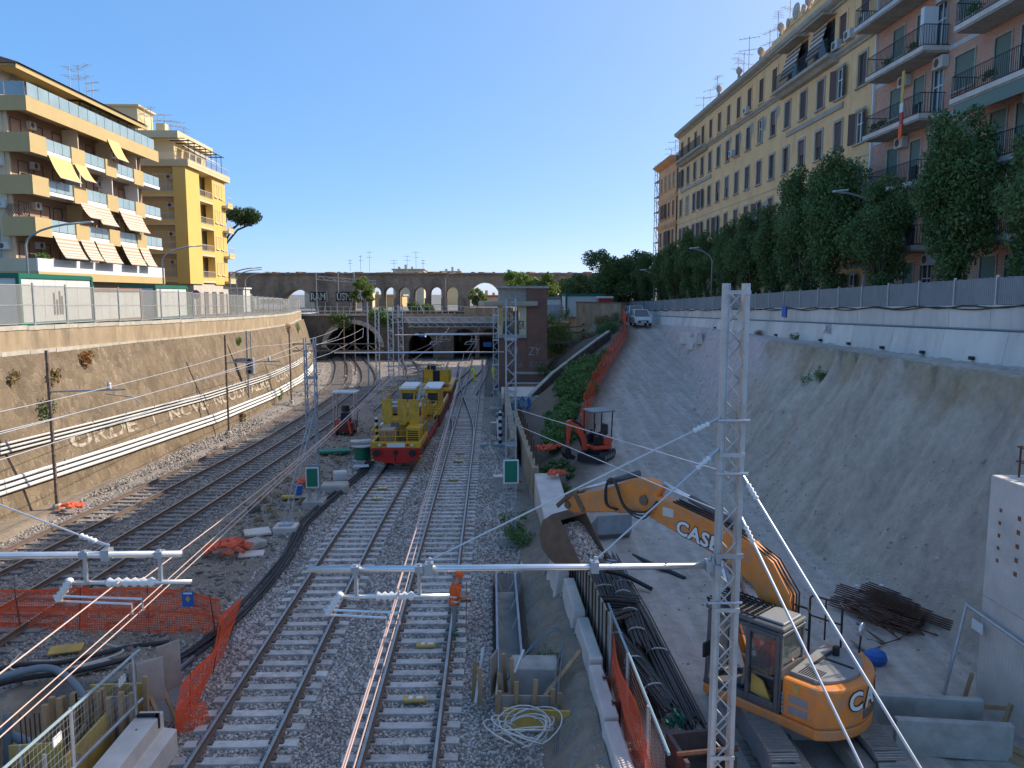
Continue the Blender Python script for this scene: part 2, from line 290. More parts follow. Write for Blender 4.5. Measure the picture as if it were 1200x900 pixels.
        for a, b, c, d in holes:
            q(P(a, c), P(a, c, depth), P(a, d, depth), P(a, d)); q(P(b, c, depth), P(b, c), P(b, d), P(b, d, depth))
            q(P(a, c, depth), P(a, c), P(b, c), P(b, c, depth)); q(P(a, d), P(a, d, depth), P(b, d, depth), P(b, d))
            q(P(a, c, depth), P(b, c, depth), P(b, d, depth), P(a, d, depth))
        return s
    def mesh(s, name, mats, smooth=False):
        me = bpy.data.meshes.new(name); me.from_pydata(s.v, [], s.f)
        for m_ in (mats if isinstance(mats, (list, tuple)) else [mats]): me.materials.append(M[m_] if isinstance(m_, str) else m_)
        if any(s.m): me.polygons.foreach_set('material_index', s.m)
        if smooth: me.polygons.foreach_set('use_smooth', [True] * len(me.polygons))
        me.update(); return me
    def pieces(s):
        p = list(range(len(s.v)))
        def fd(a):
            while p[a] != a: p[a] = p[p[a]]; a = p[a]
            return a
        for f in s.f:
            r = fd(f[0])
            for i in f[1:]: p[fd(i)] = r
        g = {}
        for f, m_ in zip(s.f, s.m): g.setdefault(fd(f[0]), []).append((f, m_))
        out = []
        for fs in g.values():
            idx = {}; b = MB()
            for f, m_ in fs:
                for i in f:
                    if i not in idx: idx[i] = len(b.v); b.v.append(s.v[i])
                b.f.append(tuple(idx[i] for i in f)); b.m.append(m_)
            out.append(b)
        return out
    def build(s, name, mats, parent=None, loc=(0, 0, 0), rz=0.0, smooth=False, bev=0.0, rot=None, kind=None):
        if parent and name in STUFFY: kind = 'stuff'
        elif parent and name in SPLIT:
            ps = s.pieces()
            if len(ps) > 1: return [b.build(name, mats, parent, loc, rz, smooth, bev, rot, kind) for b in ps][0]
        o = bpy.data.objects.new(name, s.mesh(name, mats, smooth)); COL.objects.link(o); o.location = loc
        o.rotation_euler = rot if rot else (0, 0, rz)
        if parent: o.parent = parent
        if bev:
            b = o.modifiers.new('bevel', 'BEVEL'); b.width = bev; b.segments = 2 if bev > 0.03 else 1; b.limit_method = 'ANGLE'; b.angle_limit = R(35)
        if kind: o['kind'] = kind
        return o
def tag(o, label, cat, group=None):
    o['label'] = label; o['category'] = cat
    if group: o['group'] = group
    return o
def thing(name, label, cat, loc=(0, 0, 0), rz=0.0, group=None):
    o = bpy.data.objects.new(name, None); COL.objects.link(o); o.location = loc; o.rotation_euler = (0, 0, rz); o.empty_display_size = 0.2
    return tag(o, label, cat, group)
def struct(o): o['kind'] = 'structure'; return o
def inst(name, me, parent=None, loc=(0, 0, 0), rz=0.0, sc=None, rot=None):
    o = bpy.data.objects.new(name, me); COL.objects.link(o); o.location = loc; o.rotation_euler = rot if rot else (0, 0, rz)
    if sc: o.scale = sc if isinstance(sc, (tuple, list)) else (sc,) * 3
    if parent: o.parent = parent
    return o
def copy_tree(o, loc=None, rz=None, label=None, sc=None, parent=None):
    c = o.copy(); COL.objects.link(c); c.parent = parent
    if loc is not None: c.location = loc
    if rz is not None: c.rotation_euler = (0, 0, rz)
    if sc is not None: c.scale = sc if isinstance(sc, (tuple, list)) else (sc,) * 3
    if label: c['label'] = label
    for ch in list(o.children): copy_tree(ch, parent=c)
    return c
def lerp(xs, ys, x): return float(np.interp(x, xs, ys))
def catmull(pts, n=8):
    P = [np.array(p, float) for p in pts]; P = [2 * P[0] - P[1]] + P + [2 * P[-1] - P[-2]]; out = []
    for i in range(1, len(P) - 2):
        for k in range(n):
            t = k / n; a, b, c, d = P[i - 1:i + 3]
            out.append(0.5 * (2 * b + (c - a) * t + (2 * a - 5 * b + 4 * c - d) * t * t + (3 * b - a - 3 * c + d) * t ** 3))
    out.append(P[-2]); return out
def sag(p, q, drop, n=10):
    p = Vector(p); q = Vector(q); return [tuple(p.lerp(q, i / n) - Vector((0, 0, drop * 4 * (i / n) * (1 - i / n)))) for i in range(n + 1)]
def text_mesh(name, s, size, mats, parent, mtx, ext=0.004, bold=0.0, shear=0.0, sx=1.0, align='CENTER', spacing=1.0):
    cu = bpy.data.curves.new(name, 'FONT'); cu.body = s; cu.size = size; cu.extrude = ext; cu.offset = bold; cu.shear = shear; cu.align_x = align; cu.space_character = spacing
    cu.resolution_u = 3
    t = bpy.data.objects.new(name, cu); me = bpy.data.meshes.new_from_object(t); bpy.data.objects.remove(t); bpy.data.curves.remove(cu)
    me.transform(mtx @ Matrix.Diagonal((sx, 1, 1, 1))); me.materials.clear(); me.materials.append(M[mats]); me.name = name
    o = bpy.data.objects.new(name, me); COL.objects.link(o)
    if parent: o.parent = parent
    return o
def frame_mtx(o, x, y):
    x = Vector(x).normalized(); y = Vector(y); y = (y - x * y.dot(x)).normalized(); z = x.cross(y)
    return Matrix(((x.x, y.x, z.x, o[0]), (x.y, y.y, z.y, o[1]), (x.z, y.z, z.z, o[2]), (0, 0, 0, 1)))
ORD = ['first', 'second', 'third', 'fourth', 'fifth', 'sixth', 'seventh', 'eighth', 'ninth', 'tenth', 'eleventh', 'twelfth', 'thirteenth', 'fourteenth', 'fifteenth', 'sixteenth', 'seventeenth', 'eighteenth', 'nineteenth', 'twentieth']
# ------------------------------------------------------------------ ground, rail bed, streets, site
def fbm(x, y, s=1.0, seed=0):
    v = 0; a = 1
    for k in range(4):
        v = v + a * (np.sin(x * s * 1.7 + seed + k * 2.1 + 1.3 * np.sin(y * s * 1.1 + k)) * np.cos(y * s * 1.9 - seed * 1.3 + k * 1.7 + np.sin(x * s * 0.9 + k * 3)))
        a *= 0.5; s *= 2.07
    return v
def WB(y): return lerp([0, 31, 40, 52, 66, 80, 92, 104, 112], [-20.6, -20.3, -19.4, -18.5, -18.6, -19.8, -21.6, -24.0, -25.3], y)   # foot of the left wall
def zstL(y): return lerp([0, 35, 92, 112], [7.9, 7.7, 6.95, 6.85], y)
def zbed(x, y):
    z = -0.27 + 0.02 * fbm(x, y, 0.8)
    if 0.05 < x < 0.98 and 17.6 < y < 25.4: z = -0.85 + 0.04 * fbm(x, y, 3)
    elif x > 0.98: z = -0.25 + min(0.75, (x - 0.98) * 0.75) * min(1, max(0, (34 - y) / 6)) + 0.06 * fbm(x, y, 2.2)
    if -11.0 < x < -8.1 and 13.6 < y < 18.2: z = -1.3 + 0.1 * fbm(x, y, 2)
    elif -11.7 < x < -8.0: z += 0.06 + 0.07 * fbm(x, y, 1.6)
    if x < WB(min(y, 110)) + 1.2 and y < 105: z += 0.15
    return z
def grid(xs, ys, fz):
    V = [(x, y, fz(x, y)) for y in ys for x in xs]; n = len(xs)
    F = [(j * n + i, j * n + i + 1, (j + 1) * n + i + 1, (j + 1) * n + i) for j in range(len(ys) - 1) for i in range(n - 1)]
    b = MB(); b.v = V; b.f = F; b.m = [0] * len(F); return b
xs = list(np.arange(-28, -12, 0.6)) + list(np.arange(-12, 2.4, 0.2)); ys = list(np.arange(4, 30, 0.25)) + list(np.arange(30, 60, 0.6)) + list(np.arange(60, 175, 1.5))
struct(grid(xs, ys, zbed).build('rail_bed', 'ballast', smooth=True))
# dirt strips (own material sheets on the bed)
def strip(name, m, x0, x1, y0, y1, dx=0.2, dy=0.3, lift=0.012):
    return struct(grid(list(np.arange(x0, x1 + 1e-6, dx)), list(np.arange(y0, y1 + 1e-6, dy)), lambda x, y: zbed(x, y) + lift + 0.012 * fbm(x, y, 4)).build(name, m, smooth=True))
strip('earth_strip', 'earth', -11.6, -8.1, 12.0, 62)
strip('earth_bank', 'earth', 1.0, 2.2, 10, 40, 0.12)
strip('earth_edge', 'earth', -21.0, -18.7, 20, 62)
# --- scattered ballast stones
def scatter(name, pts, scl, material, tilt=True):
    me = bpy.data.meshes.new(name); me.from_pydata([tuple(p) for p in pts], [], [])
    at = me.attributes.new('sz', 'FLOAT', 'POINT'); at.data.foreach_set('value', np.asarray(scl, np.float32))
    o = bpy.data.objects.new(name, me); COL.objects.link(o); o['kind'] = 'stuff'
    nt = bpy.data.node_groups.new(name, 'GeometryNodeTree'); nt.interface.new_socket('Geometry', in_out='INPUT', socket_type='NodeSocketGeometry'); nt.interface.new_socket('Geometry', in_out='OUTPUT', socket_type='NodeSocketGeometry')
    gi = nt.nodes.new('NodeGroupInput'); go = nt.nodes.new('NodeGroupOutput'); mp = nt.nodes.new('GeometryNodeMeshToPoints'); ip = nt.nodes.new('GeometryNodeInstanceOnPoints')
    ic = nt.nodes.new('GeometryNodeMeshIcoSphere'); ic.inputs['Radius'].default_value = 1.0; ic.inputs['Subdivisions'].default_value = 1
    sp = nt.nodes.new('GeometryNodeSetPosition'); nz = nt.nodes.new('ShaderNodeTexNoise'); nz.inputs['Scale'].default_value = 1.1
    vm = nt.nodes.new('ShaderNodeVectorMath'); vm.operation = 'SUBTRACT'; vm.inputs[1].default_value = (0.5, 0.5, 0.5); sc_ = nt.nodes.new('ShaderNodeVectorMath'); sc_.operation = 'SCALE'; sc_.inputs[3].default_value = 1.1
    L = nt.links.new; L(nz.outputs['Color'], vm.inputs[0]); L(vm.outputs[0], sc_.inputs[0]); L(ic.outputs[0], sp.inputs[0]); L(sc_.outputs[0], sp.inputs['Offset'])
    sm = nt.nodes.new('GeometryNodeSetMaterial'); sm.inputs['Material'].default_value = M[material]; L(sp.outputs[0], sm.inputs[0])
    rr = nt.nodes.new('FunctionNodeRandomValue'); rr.data_type = 'FLOAT_VECTOR'; rr.inputs[0].default_value = (0, 0, 0); rr.inputs[1].default_value = (6.3, 6.3, 6.3)
    rs = nt.nodes.new('FunctionNodeRandomValue'); rs.data_type = 'FLOAT_VECTOR'; rs.inputs[0].default_value = (0.6, 0.6, 0.5); rs.inputs[1].default_value = (1.3, 1.2, 1.0); rs.inputs['Seed'].default_value = 5
    na = nt.nodes.new('GeometryNodeInputNamedAttribute'); na.data_type = 'FLOAT'; na.inputs['Name'].default_value = 'sz'
    mu = nt.nodes.new('ShaderNodeVectorMath'); mu.operation = 'SCALE'; L(rs.outputs[0], mu.inputs[0]); L(na.outputs[0], mu.inputs[3])
    L(gi.outputs[0], mp.inputs[0]); L(mp.outputs[0], ip.inputs[0]); L(sm.outputs[0], ip.inputs['Instance'])
    er = nt.nodes.new('FunctionNodeEulerToRotation'); L(rr.outputs[0], er.inputs[0]); L(er.outputs[0], ip.inputs['Rotation']); L(mu.outputs[0], ip.inputs['Scale']); L(ip.outputs[0], go.inputs[0])
    md = o.modifiers.new('scatter', 'NODES'); md.node_group = nt; return o
def bed_points(x0, x1, y0, y1, dens, keep=lambda x, y: True):
    pts = []; sz = []
    y = y0
    while y < y1:
        dy = 1.0; n = int(dens * (15 / max(15, y)) ** 1.25 * (x1 - x0) * dy)
        X = nrs.uniform(x0, x1, n); Y = nrs.uniform(y, y + dy, n); q = (max(15, y) / 15) ** 0.6
        for a, b in zip(X, Y):
            if keep(a, b): pts.append((a, b, zbed(a, b) + 0.012)); sz.append(rnd.uniform(0.026, 0.05) * q)
        y += dy
    return pts, sz
pit = lambda x, y: not (-11.05 < x < -7.4 and 12 < y < 18.3)
p_, s_ = bed_points(-8.1, 1.05, 11.5, 52, 330, lambda x, y: not (0.0 < x < 1.1 and 17.4 < y < 25.5) and pit(x, y)); scatter('ballast', p_, s_, 'stone_bit')['label'] = 'grey crushed stone ballast between the two near tracks'
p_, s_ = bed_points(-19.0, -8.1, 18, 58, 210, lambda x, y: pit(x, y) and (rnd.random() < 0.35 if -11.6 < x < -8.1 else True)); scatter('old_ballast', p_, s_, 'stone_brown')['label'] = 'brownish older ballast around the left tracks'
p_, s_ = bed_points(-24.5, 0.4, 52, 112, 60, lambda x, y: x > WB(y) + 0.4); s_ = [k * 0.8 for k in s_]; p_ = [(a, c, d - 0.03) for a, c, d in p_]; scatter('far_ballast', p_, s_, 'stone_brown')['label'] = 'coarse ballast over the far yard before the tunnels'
# --- construction site heightfield
YK = [4, 22, 28, 35, 45, 57, 70, 77, 90, 130]
def ramp_z(y): return lerp([4, 24, 29, 77, 90, 130], [0.1, 0.15, 0.5, 6.05, 6.6, 6.7], y)
def XL(y): return lerp([4, 26, 36, 45, 57, 70, 77, 130], [2.1, 2.3, 4.3, 5.6, 8.6, 12.3, 13.4, 13.4], y)
def XR(y): return lerp([4, 17, 22, 34, 45, 57, 70, 77, 130], [13.2, 12.4, 11.4, 10.6, 12.4, 14.5, 16.0, 16.7, 16.9], y)
def wall_foot(y): return lerp([0, 24, 62, 80, 130], [7.15, 7.0, 6.67, 6.2, 6.3], y)
def zsite(x, y):
    zr = ramp_z(y); xl = XL(y); xr = XR(y)
    if x < xl:
        lowx = lerp([26, 45, 60, 76], [1.9, 2.0, 2.6, 5.6], y); low = lerp([26, 60, 76, 90], [-0.1, 0.2, 0.6, 2.0], y)
        t = min(1, max(0, (x - lowx) / max(0.2, xl - lowx))); z = low + (zr - low) * (t ** 0.85)
        if y > 78: z = low + (zr + 0.6 - low) * (t ** 0.7)
        return z + (0.10 * fbm(x, y, 1.3) if y > 30 else 0.02 * fbm(x, y, 2))
    if x > xr:
        wf = wall_foot(y); bermx = lerp([20, 45, 57, 77], [15.1, 15.4, 16.2, 16.8], y)
        t = min(1, max(0, (x - xr) / max(0.15, bermx - xr))); lump = sin(pi * min(1, t * 1.08)) * (0.22 * float(fbm(x * 0.8, y * 0.5, 0.9)) + 0.08 * float(fbm(x, y, 0.8)) + 0.16 * float(fbm(x * 0.25, y * 1.2, 0.5)) + 0.05 * rnd.random())
        if y < 44: e = 0.86 + 0.05 * float(fbm(0, y, 0.9)); prof = 0.87 * (t / e) ** 1.1 if t < e else min(1, 0.87 + (t - e) * 3.2)
        else: prof = 0.12 * t + 0.88 * t ** 1.15
        if t > 0.93: prof -= 0.02 * abs(float(fbm(x, y, 3)))
        return zr + (wf - zr) * prof + lump + (0.06 * rnd.random() if t >= 1 else 0)
    rut = -0.07 * math.exp(-((x - xl - 0.35 * (xr - xl)) / 0.35) ** 2) - 0.07 * math.exp(-((x - xl - 0.68 * (xr - xl)) / 0.35) ** 2)
    return zr + rut + 0.04 * float(fbm(x, y, 0.35)) + 0.02 * rnd.random()
def site_material():
    m = bpy.data.materials.new('site_soil'); m.use_nodes = True; nt = m.node_tree; b = nt.nodes['Principled BSDF']; L = nt.links.new
    g = nt.nodes.new('ShaderNodeNewGeometry'); P = g.outputs['Position']
    n1 = _noise(nt, P, 0.55, 8, 0.65); n2 = _noise(nt, P, 2.6, 8, 0.7); n3 = _noise(nt, P, 14, 6, 0.7)
    mp = nt.nodes.new('ShaderNodeMapping'); L(P, mp.inputs[0]); mp.inputs['Scale'].default_value = (2.2, 0.16, 1); ns = _noise(nt, mp.outputs[0], 1.0, 6, 0.6)
    mq = nt.nodes.new('ShaderNodeMapping'); L(P, mq.inputs[0]); mq.inputs['Scale'].default_value = (0.25, 1.5, 0.25); mq.inputs['Rotation'].default_value = (0.5, 0, 0.35); nq = _noise(nt, mq.outputs[0], 1.0, 6, 0.6)
    road = _mix(nt, _ramp(nt, n1.outputs['Fac'], 0.35, 0.7).outputs[0], (0.58, 0.475, 0.395), (0.46, 0.365, 0.30))
    road = _mix(nt, _ramp(nt, ns.outputs['Fac'], 0.45, 0.68).outputs[0], road, (0.66, 0.56, 0.48))
    bank = _mix(nt, _ramp(nt, nq.outputs['Fac'], 0.32, 0.68).outputs[0], (0.62, 0.475, 0.365), (0.44, 0.34, 0.265))
    bank = _mix(nt, _ramp(nt, n1.outputs['Fac'], 0.46, 0.66, (0, 0, 0, 1), (0.75, 0.75, 0.75, 1)).outputs[0], bank, (0.64, 0.505, 0.405))
    sx = nt.nodes.new('ShaderNodeSeparateXYZ'); L(g.outputs['Normal'], sx.inputs[0])
    st = _ramp(nt, sx.outputs[2], 0.80, 0.97)
    c = _mix(nt, st.outputs[0], bank, road)
    at = nt.nodes.new('ShaderNodeAttribute'); at.attribute_name = 'soil'
    veg = nt.nodes.new('ShaderNodeSeparateColor'); L(at.outputs['Color'], veg.inputs[0])
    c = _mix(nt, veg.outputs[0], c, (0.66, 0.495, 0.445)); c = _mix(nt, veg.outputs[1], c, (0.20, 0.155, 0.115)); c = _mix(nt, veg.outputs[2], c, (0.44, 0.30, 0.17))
    c = _mix(nt, _ramp(nt, n3.outputs['Fac'], 0.3, 0.8, (0.72, 0.72, 0.72, 1), (1.22, 1.22, 1.22, 1)).outputs[0], c, c, 'MULTIPLY') if False else c
    mm = _mix(nt, 0.6, c, _ramp(nt, n2.outputs['Fac'], 0.25, 0.8, (0.55, 0.55, 0.55, 1), (1.35, 1.35, 1.35, 1)).outputs[0], 'MULTIPLY')
    L(mm, b.inputs['Base Color']); b.inputs['Roughness'].default_value = 0.98; b.inputs['Specular IOR Level'].default_value = 0.15
    bp = nt.nodes.new('ShaderNodeBump'); bp.inputs['Strength'].default_value = 0.75; bp.inputs['Distance'].default_value = 0.06
    ma = nt.nodes.new('ShaderNodeMath'); ma.operation = 'ADD'; L(n2.outputs['Fac'], ma.inputs[0]); L(n3.outputs['Fac'], ma.inputs[1]); L(ma.outputs[0], bp.inputs['Height']); L(bp.outputs[0], b.inputs['Normal'])
    M['site_soil'] = m
site_material()
xs = list(np.arange(1.95, 17.15, 0.24)); ys = list(np.arange(6, 50, 0.3)) + list(np.arange(50, 128, 0.7))
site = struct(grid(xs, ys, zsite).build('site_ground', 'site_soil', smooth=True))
ca = site.data.color_attributes.new('soil', 'FLOAT_COLOR', 'POINT')
cols = []
for v in site.data.vertices:
    x, y = v.co.x, v.co.y
    gr = min(1, max(0, (x - XR(y)) / 0.8)) * min(1, max(0, (y - 36 - (16 - x) * 0.9) / 5)) if y < 75 else 0     # fine gravel heap spilled from the wall
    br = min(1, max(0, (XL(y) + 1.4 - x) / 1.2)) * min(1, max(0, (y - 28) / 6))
    bx_ = lerp([20, 45, 57, 77], [15.1, 15.4, 16.2, 16.8], y); tt = (x - XR(y)) / max(0.15, bx_ - XR(y)); ed = max(0, 1 - abs(tt - 0.93 + 0.05 * float(fbm(x, y, 1.4))) / 0.13) * (0.9 if y < 42 else 0.0)
    cols += [gr, br, ed, 1]
ca.data.foreach_set('color', cols)
# --- streets and far ground
def slab(name, m, P): b = MB(); b.poly(*P); return struct(b.build(name, m))
slab('street', 'asphalt', [(-120, -20, 7.95), (WB(0) - 2.6, -20, 7.95), (WB(35) - 2.6, 35, 7.7), (WB(92) - 2.6, 92, 6.95), (-27.9, 112, 6.85), (-120, 112, 6.85)])
slab('street', 'asphalt', [(17.3, -20, 9.2), (120, -20, 9.2), (120, 100, 7.3), (17.3, 100, 7.3)])
slab('pavement', 'paving', [(18.2, -20, 9.26), (22.3, -20, 9.26), (22.3, 100, 7.36), (18.2, 100, 7.36)])
g = MB(); g.poly((-3000, 119, 6.6), (3000, 119, 6.6), (3000, 5000, 6.6), (-3000, 5000, 6.6)); g.poly((13.4, 99, 6.58), (200, 99, 6.58), (200, 120, 6.58), (13.4, 120, 6.58)); g.poly((-200, 112, 6.6), (-27.5, 112, 6.6), (-27.5, 119.5, 6.6), (-200, 119.5, 6.6))
struct(g.build('ground', 'paving'))
def zstR(y): return 9.2 - (y + 20) * (1.9 / 120)
# ------------------------------------------------------------------ railway tracks
def offset_path(path, d):
    out = []
    for i, p in enumerate(path):
        a = path[max(0, i - 1)]; b = path[min(len(path) - 1, i + 1)]; t = b - a; t = t / np.linalg.norm(t); out.append(p + d * np.array([t[1], -t[0]]))
    return out
RP = [(-0.07, -0.172), (0.07, -0.172), (0.07, -0.157), (0.012, -0.140), (0.012, -0.045), (0.036, -0.036), (0.036, -0.004), (0.028, 0.0), (-0.028, 0.0), (-0.036, -0.004), (-0.036, -0.036), (-0.012, -0.045), (-0.012, -0.140), (-0.07, -0.157)]
def rail_mesh(path):
    b = MB(); n = len(RP)
    for i, p in enumerate(path):
        a = path[max(0, i - 1)]; q = path[min(len(path) - 1, i + 1)]; t = q - a; t = t / np.linalg.norm(t); r = np.array([t[1], -t[0]])
        for x, z in RP: b.v.append((p[0] + r[0] * x, p[1] + r[1] * x, z))
    for i in range(len(path) - 1):
        for j in range(n):
            b.f.append((i * n + j, i * n + (j + 1) % n, (i + 1) * n + (j + 1) % n, (i + 1) * n + j)); b.m.append(1 if j in (6, 7, 8) else 0)
    b.f.append(tuple(range(n))); b.m.append(0); e = (len(path) - 1) * n; b.f.append(tuple(e + j for j in range(n - 1, -1, -1))); b.m.append(0)
    return b
sl = MB()
prof = [(-1.2, -0.30), (1.2, -0.30), (1.2, -0.19), (1.0, -0.178), (0.45, -0.195), (-0.45, -0.195), (-1.0, -0.178), (-1.2, -0.19)]
sl.prism(prof, -0.125, 0.125, 'y'); SLEEPER = sl.mesh('sleeper', 'sleeper')
sl = MB(); sl.bx(-1.25, 1.25, -0.13, 0.13, -0.30, -0.178); SLEEPER_OLD = sl.mesh('sleeper', 'sleeper_old')
fb = MB(); fb.prism([(-0.16, -0.18), (0.16, -0.18), (0.16, -0.14), (0.07, -0.15), (-0.07, -0.15), (-0.16, -0.14)], -0.06, 0.06, 'y'); FAST = fb.mesh('rail_fastening', 'rail_rust')
def path_len(path):
    d = [0]
    for a, b in zip(path, path[1:]): d.append(d[-1] + np.linalg.norm(b - a))
    return d
def track(label, pts, old=False, spacing=0.6, fasten_to=0, group='railway tracks', nmax=300):
    path = catmull(pts, 14) if len(pts) > 2 else [np.array(pts[0], float) + (np.array(pts[1], float) - np.array(pts[0], float)) * t for t in np.linspace(0, 1, 40)]
    t = thing('railway_track', label, 'railway track', group=group)
    for s in (-0.75, 0.75): rail_mesh(offset_path(path, s)).build('rail', ['rail_rust', 'rail_head'], t)
    L = path_len(path); d = 0.1; k = 0
    px = [p[0] for p in path]; py = [p[1] for p in path]
    while d < L[-1] and k < nmax:
        x = lerp(L, px, d); y = lerp(L, py, d); x2 = lerp(L, px, d + 0.3); y2 = lerp(L, py, d + 0.3); x1 = lerp(L, px, d - 0.3); y1 = lerp(L, py, d - 0.3)
        rz = math.atan2(y2 - y1, x2 - x1) - pi / 2
        sp = inst('sleeper', SLEEPER_OLD if old else SLEEPER, t, (x, y, rnd.uniform(-0.006, 0.004)), rz + rnd.uniform(-0.006, 0.006))
        if y < fasten_to: inst('rail_fastening', FAST, sp, (-0.75, 0, 0)); inst('rail_fastening', FAST, sp, (0.75, 0, 0))
        d += spacing; k += 1
    return t
T1X, T2X = -5.36, -1.92
trk1 = track('near track with pale sleepers that leads to the yellow work train', [(T1X + 0.02, 10), (T1X, 28), (-5.15, 39), (-4.78, 51), (-4.65, 64), (-4.75, 82), (-5.2, 108)], fasten_to=26)
trk2 = track('straight track with pale sleepers passing the worker in the orange vest', [(T2X, 10), (T2X, 40), (T2X, 80), (T2X, 120)], fasten_to=26)
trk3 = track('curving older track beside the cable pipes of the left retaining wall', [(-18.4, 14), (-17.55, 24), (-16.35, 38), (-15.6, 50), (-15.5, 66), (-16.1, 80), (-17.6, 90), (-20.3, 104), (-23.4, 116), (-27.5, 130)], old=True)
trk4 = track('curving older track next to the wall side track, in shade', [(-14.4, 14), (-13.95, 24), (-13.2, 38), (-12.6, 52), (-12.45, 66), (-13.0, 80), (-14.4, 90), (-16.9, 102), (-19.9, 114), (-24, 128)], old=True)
# scissors crossover between the two near tracks
cx1 = thing('railway_crossover', 'diagonal crossover rails running from the right near track up to the left', 'railway track', group='crossover rails beyond the work train')
pa = catmull([(T2X, 47), (T2X - 0.25, 56), (T2X - 1.72, 74), (-4.75, 92), (-5.05, 101)], 10)
pb = catmull([(-4.68, 57), (-4.5, 65), (-3.6, 78), (T2X - 0.25, 93), (T2X, 102)], 10)
for s in (-0.75, 0.75): rail_mesh(offset_path(pa, s)).build('rail', ['rail_rust', 'rail_head'], cx1, loc=(0, 0, 0.006))
cx2 = thing('railway_crossover', 'diagonal crossover rails running from behind the work train to the right', 'railway track', group='crossover rails beyond the work train')
for s in (-0.75, 0.75): rail_mesh(offset_path(pb, s)).build('rail', ['rail_rust', 'rail_head'], cx2, loc=(0, 0, 0.01))
# extra curved tracks at the far left of the throat
track('far track curving away in front of the middle bridge opening', [(-8.8, 62), (-8.7, 78), (-9.4, 92), (-11.4, 106), (-14, 120)], old=True)
track('far track at the right end of the yard beside the brick tower', [(T2X + 1.2, 72), (T2X + 1.9, 86), (T2X + 2.2, 100), (T2X + 2.2, 120)], old=True)
# yellow balises and point machines
bl = MB(); bl.bx(-0.26, 0.26, -0.10, 0.10, -0.178, -0.10); bl.bx(-0.12, 0.12, -0.06, 0.06, -0.10, -0.085); BAL = bl.mesh('balise', 'ply_yellow')
for i, (x, y, w) in enumerate([(T2X + 0.08, 17.1, 'nearest the cable coil'), (T2X + 0.12, 19.9, 'between the cable coil and the worker'), (T2X, 43, 'near the turnout, nearest one'), (T2X, 45.2, 'near the turnout, farther one'), (T1X, 35.0, 'nearer of the two ahead of the train'), (T1X, 36.9, 'farther of the two ahead of the train'), (T2X - .05, 38.6, 'beside the second green sign')]):
    b = MB(); b.bx(-0.26, 0.26, -0.10, 0.10, -0.176, -0.09); o = b.build('balise', 'ply_yellow', loc=(x, y, 0.0), bev=0.02); b2 = MB(); b2.bx(-0.13, -0.03, -0.07, 0.07, -0.09, -0.082); b2.bx(0.05, 0.2, -0.05, 0.05, -0.09, -0.084); b2.build('marking', 'white', o)
    tag(o, 'yellow box beacon on a sleeper ' + w, 'balise', 'yellow beacons on the sleepers')
for x, y, l, w in ((0.1, 47.5, 1.0, 'larger low grey point machine beside the striped post'), (-0.75, 47.5, 0.45, 'small low grey point box against the turnout rail'), (0.3, 60, 0.7, 'low grey point machine farther along the turnout')):
    b = MB(); b.bx(0, l, -0.2, 0.2, -0.28, -0.02); o = b.build('point_machine', 'galv_dull', loc=(x, y, 0), bev=0.03); tag(o, w, 'point machine', 'point machines at the turnout'); b = MB(); b.bx(0.08, l - 0.08, -0.15, 0.15, -0.02, 0.02); b.build('lid', 'galv', o)
# --- lattice masts -------------------------------------------------------
def lattice(name, loc, h, w, d, label, rz=0.0, m='galv', r=0.05, taper=0.0, plate=True, group='grey lattice catenary masts', step=None, z0=0.0):
    t = thing(name, label, 'mast', loc, rz, group); step = step or w * 1.05
    for sx in (-1, 1):
        b = MB(); b.bx(-0.035, 0.035, -d / 2, d / 2, z0, h) ; b.bx(-sx * 0.035 - 0.004 if sx > 0 else 0.035 - 0.004, -sx * 0.035 + 0.004 if sx > 0 else 0.035 + 0.004, -d / 2 - 0.02, d / 2 + 0.02, z0, h)
        b.build('chord', m, t, loc=(sx * w / 2, 0, 0))
    for sy in (-1, 1):
        b = MB(); z = z0 + 0.1; s = sy
        while z < h - step:
            b.tube([(-s * (w / 2 - 0.03), sy * d * 0.42, z), (s * (w / 2 - 0.03), sy * d * 0.42, z + step)], 0.014, 5); z += step; s = -s
        b.build('lacing', m, t)
    if plate:
        b = MB(); b.bx(-w / 2 - 0.2, w / 2 + 0.2, -0.32, 0.32, -0.25, z0 + 0.05); b.build('footing', 'concrete_pale', t, bev=0.02)
        b = MB()
        for z in np.arange(2, h, 2.4): b.bx(-w / 2 - 0.04, w / 2 + 0.04, -d / 2 - 0.025, -d / 2 - 0.005, z, z + 0.06)
        b.build('band', m, t)
    return t
def four_leg(name, loc, h, w, label, rz=0.0, m='galv', group='grey lattice catenary masts'):
    t = thing(name, label, 'mast', loc, rz, group)
    for sx in (-1, 1):
        for sy in (-1, 1):
            b = MB(); b.bx(sx * w / 2 - 0.026, sx * w / 2 + 0.026, sy * w / 2 - 0.026, sy * w / 2 + 0.026, 0, h); b.build('leg', m, t)
    b = MB(); z = 0.1; s = 1
    while z < h - w:
        for sy in (-1, 1):
            b.beam((-s * w / 2, sy * w / 2, z), (s * w / 2, sy * w / 2, z + w), 0.03, 0.02); b.beam((sy * w / 2, -s * w / 2, z), (sy * w / 2, s * w / 2, z + w), 0.03, 0.02)
        z += w; s = -s
    b.build('lacing', m, t)
    b = MB()
    for z in np.arange(1.6, h, 2.0):
        for sx in (-1, 1): b.bx(-w / 2 - 0.05, w / 2 + 0.05, sx * w / 2 - 0.045, sx * w / 2 + 0.045, z, z + 0.08)
    b.build('band', m, t); b = MB(); b.bx(-w / 2 - 0.25, w / 2 + 0.25, -w / 2 - 0.25, w / 2 + 0.25, -0.3, 0.12); b.build('footing', 'concrete', t, bev=0.02)
    return t
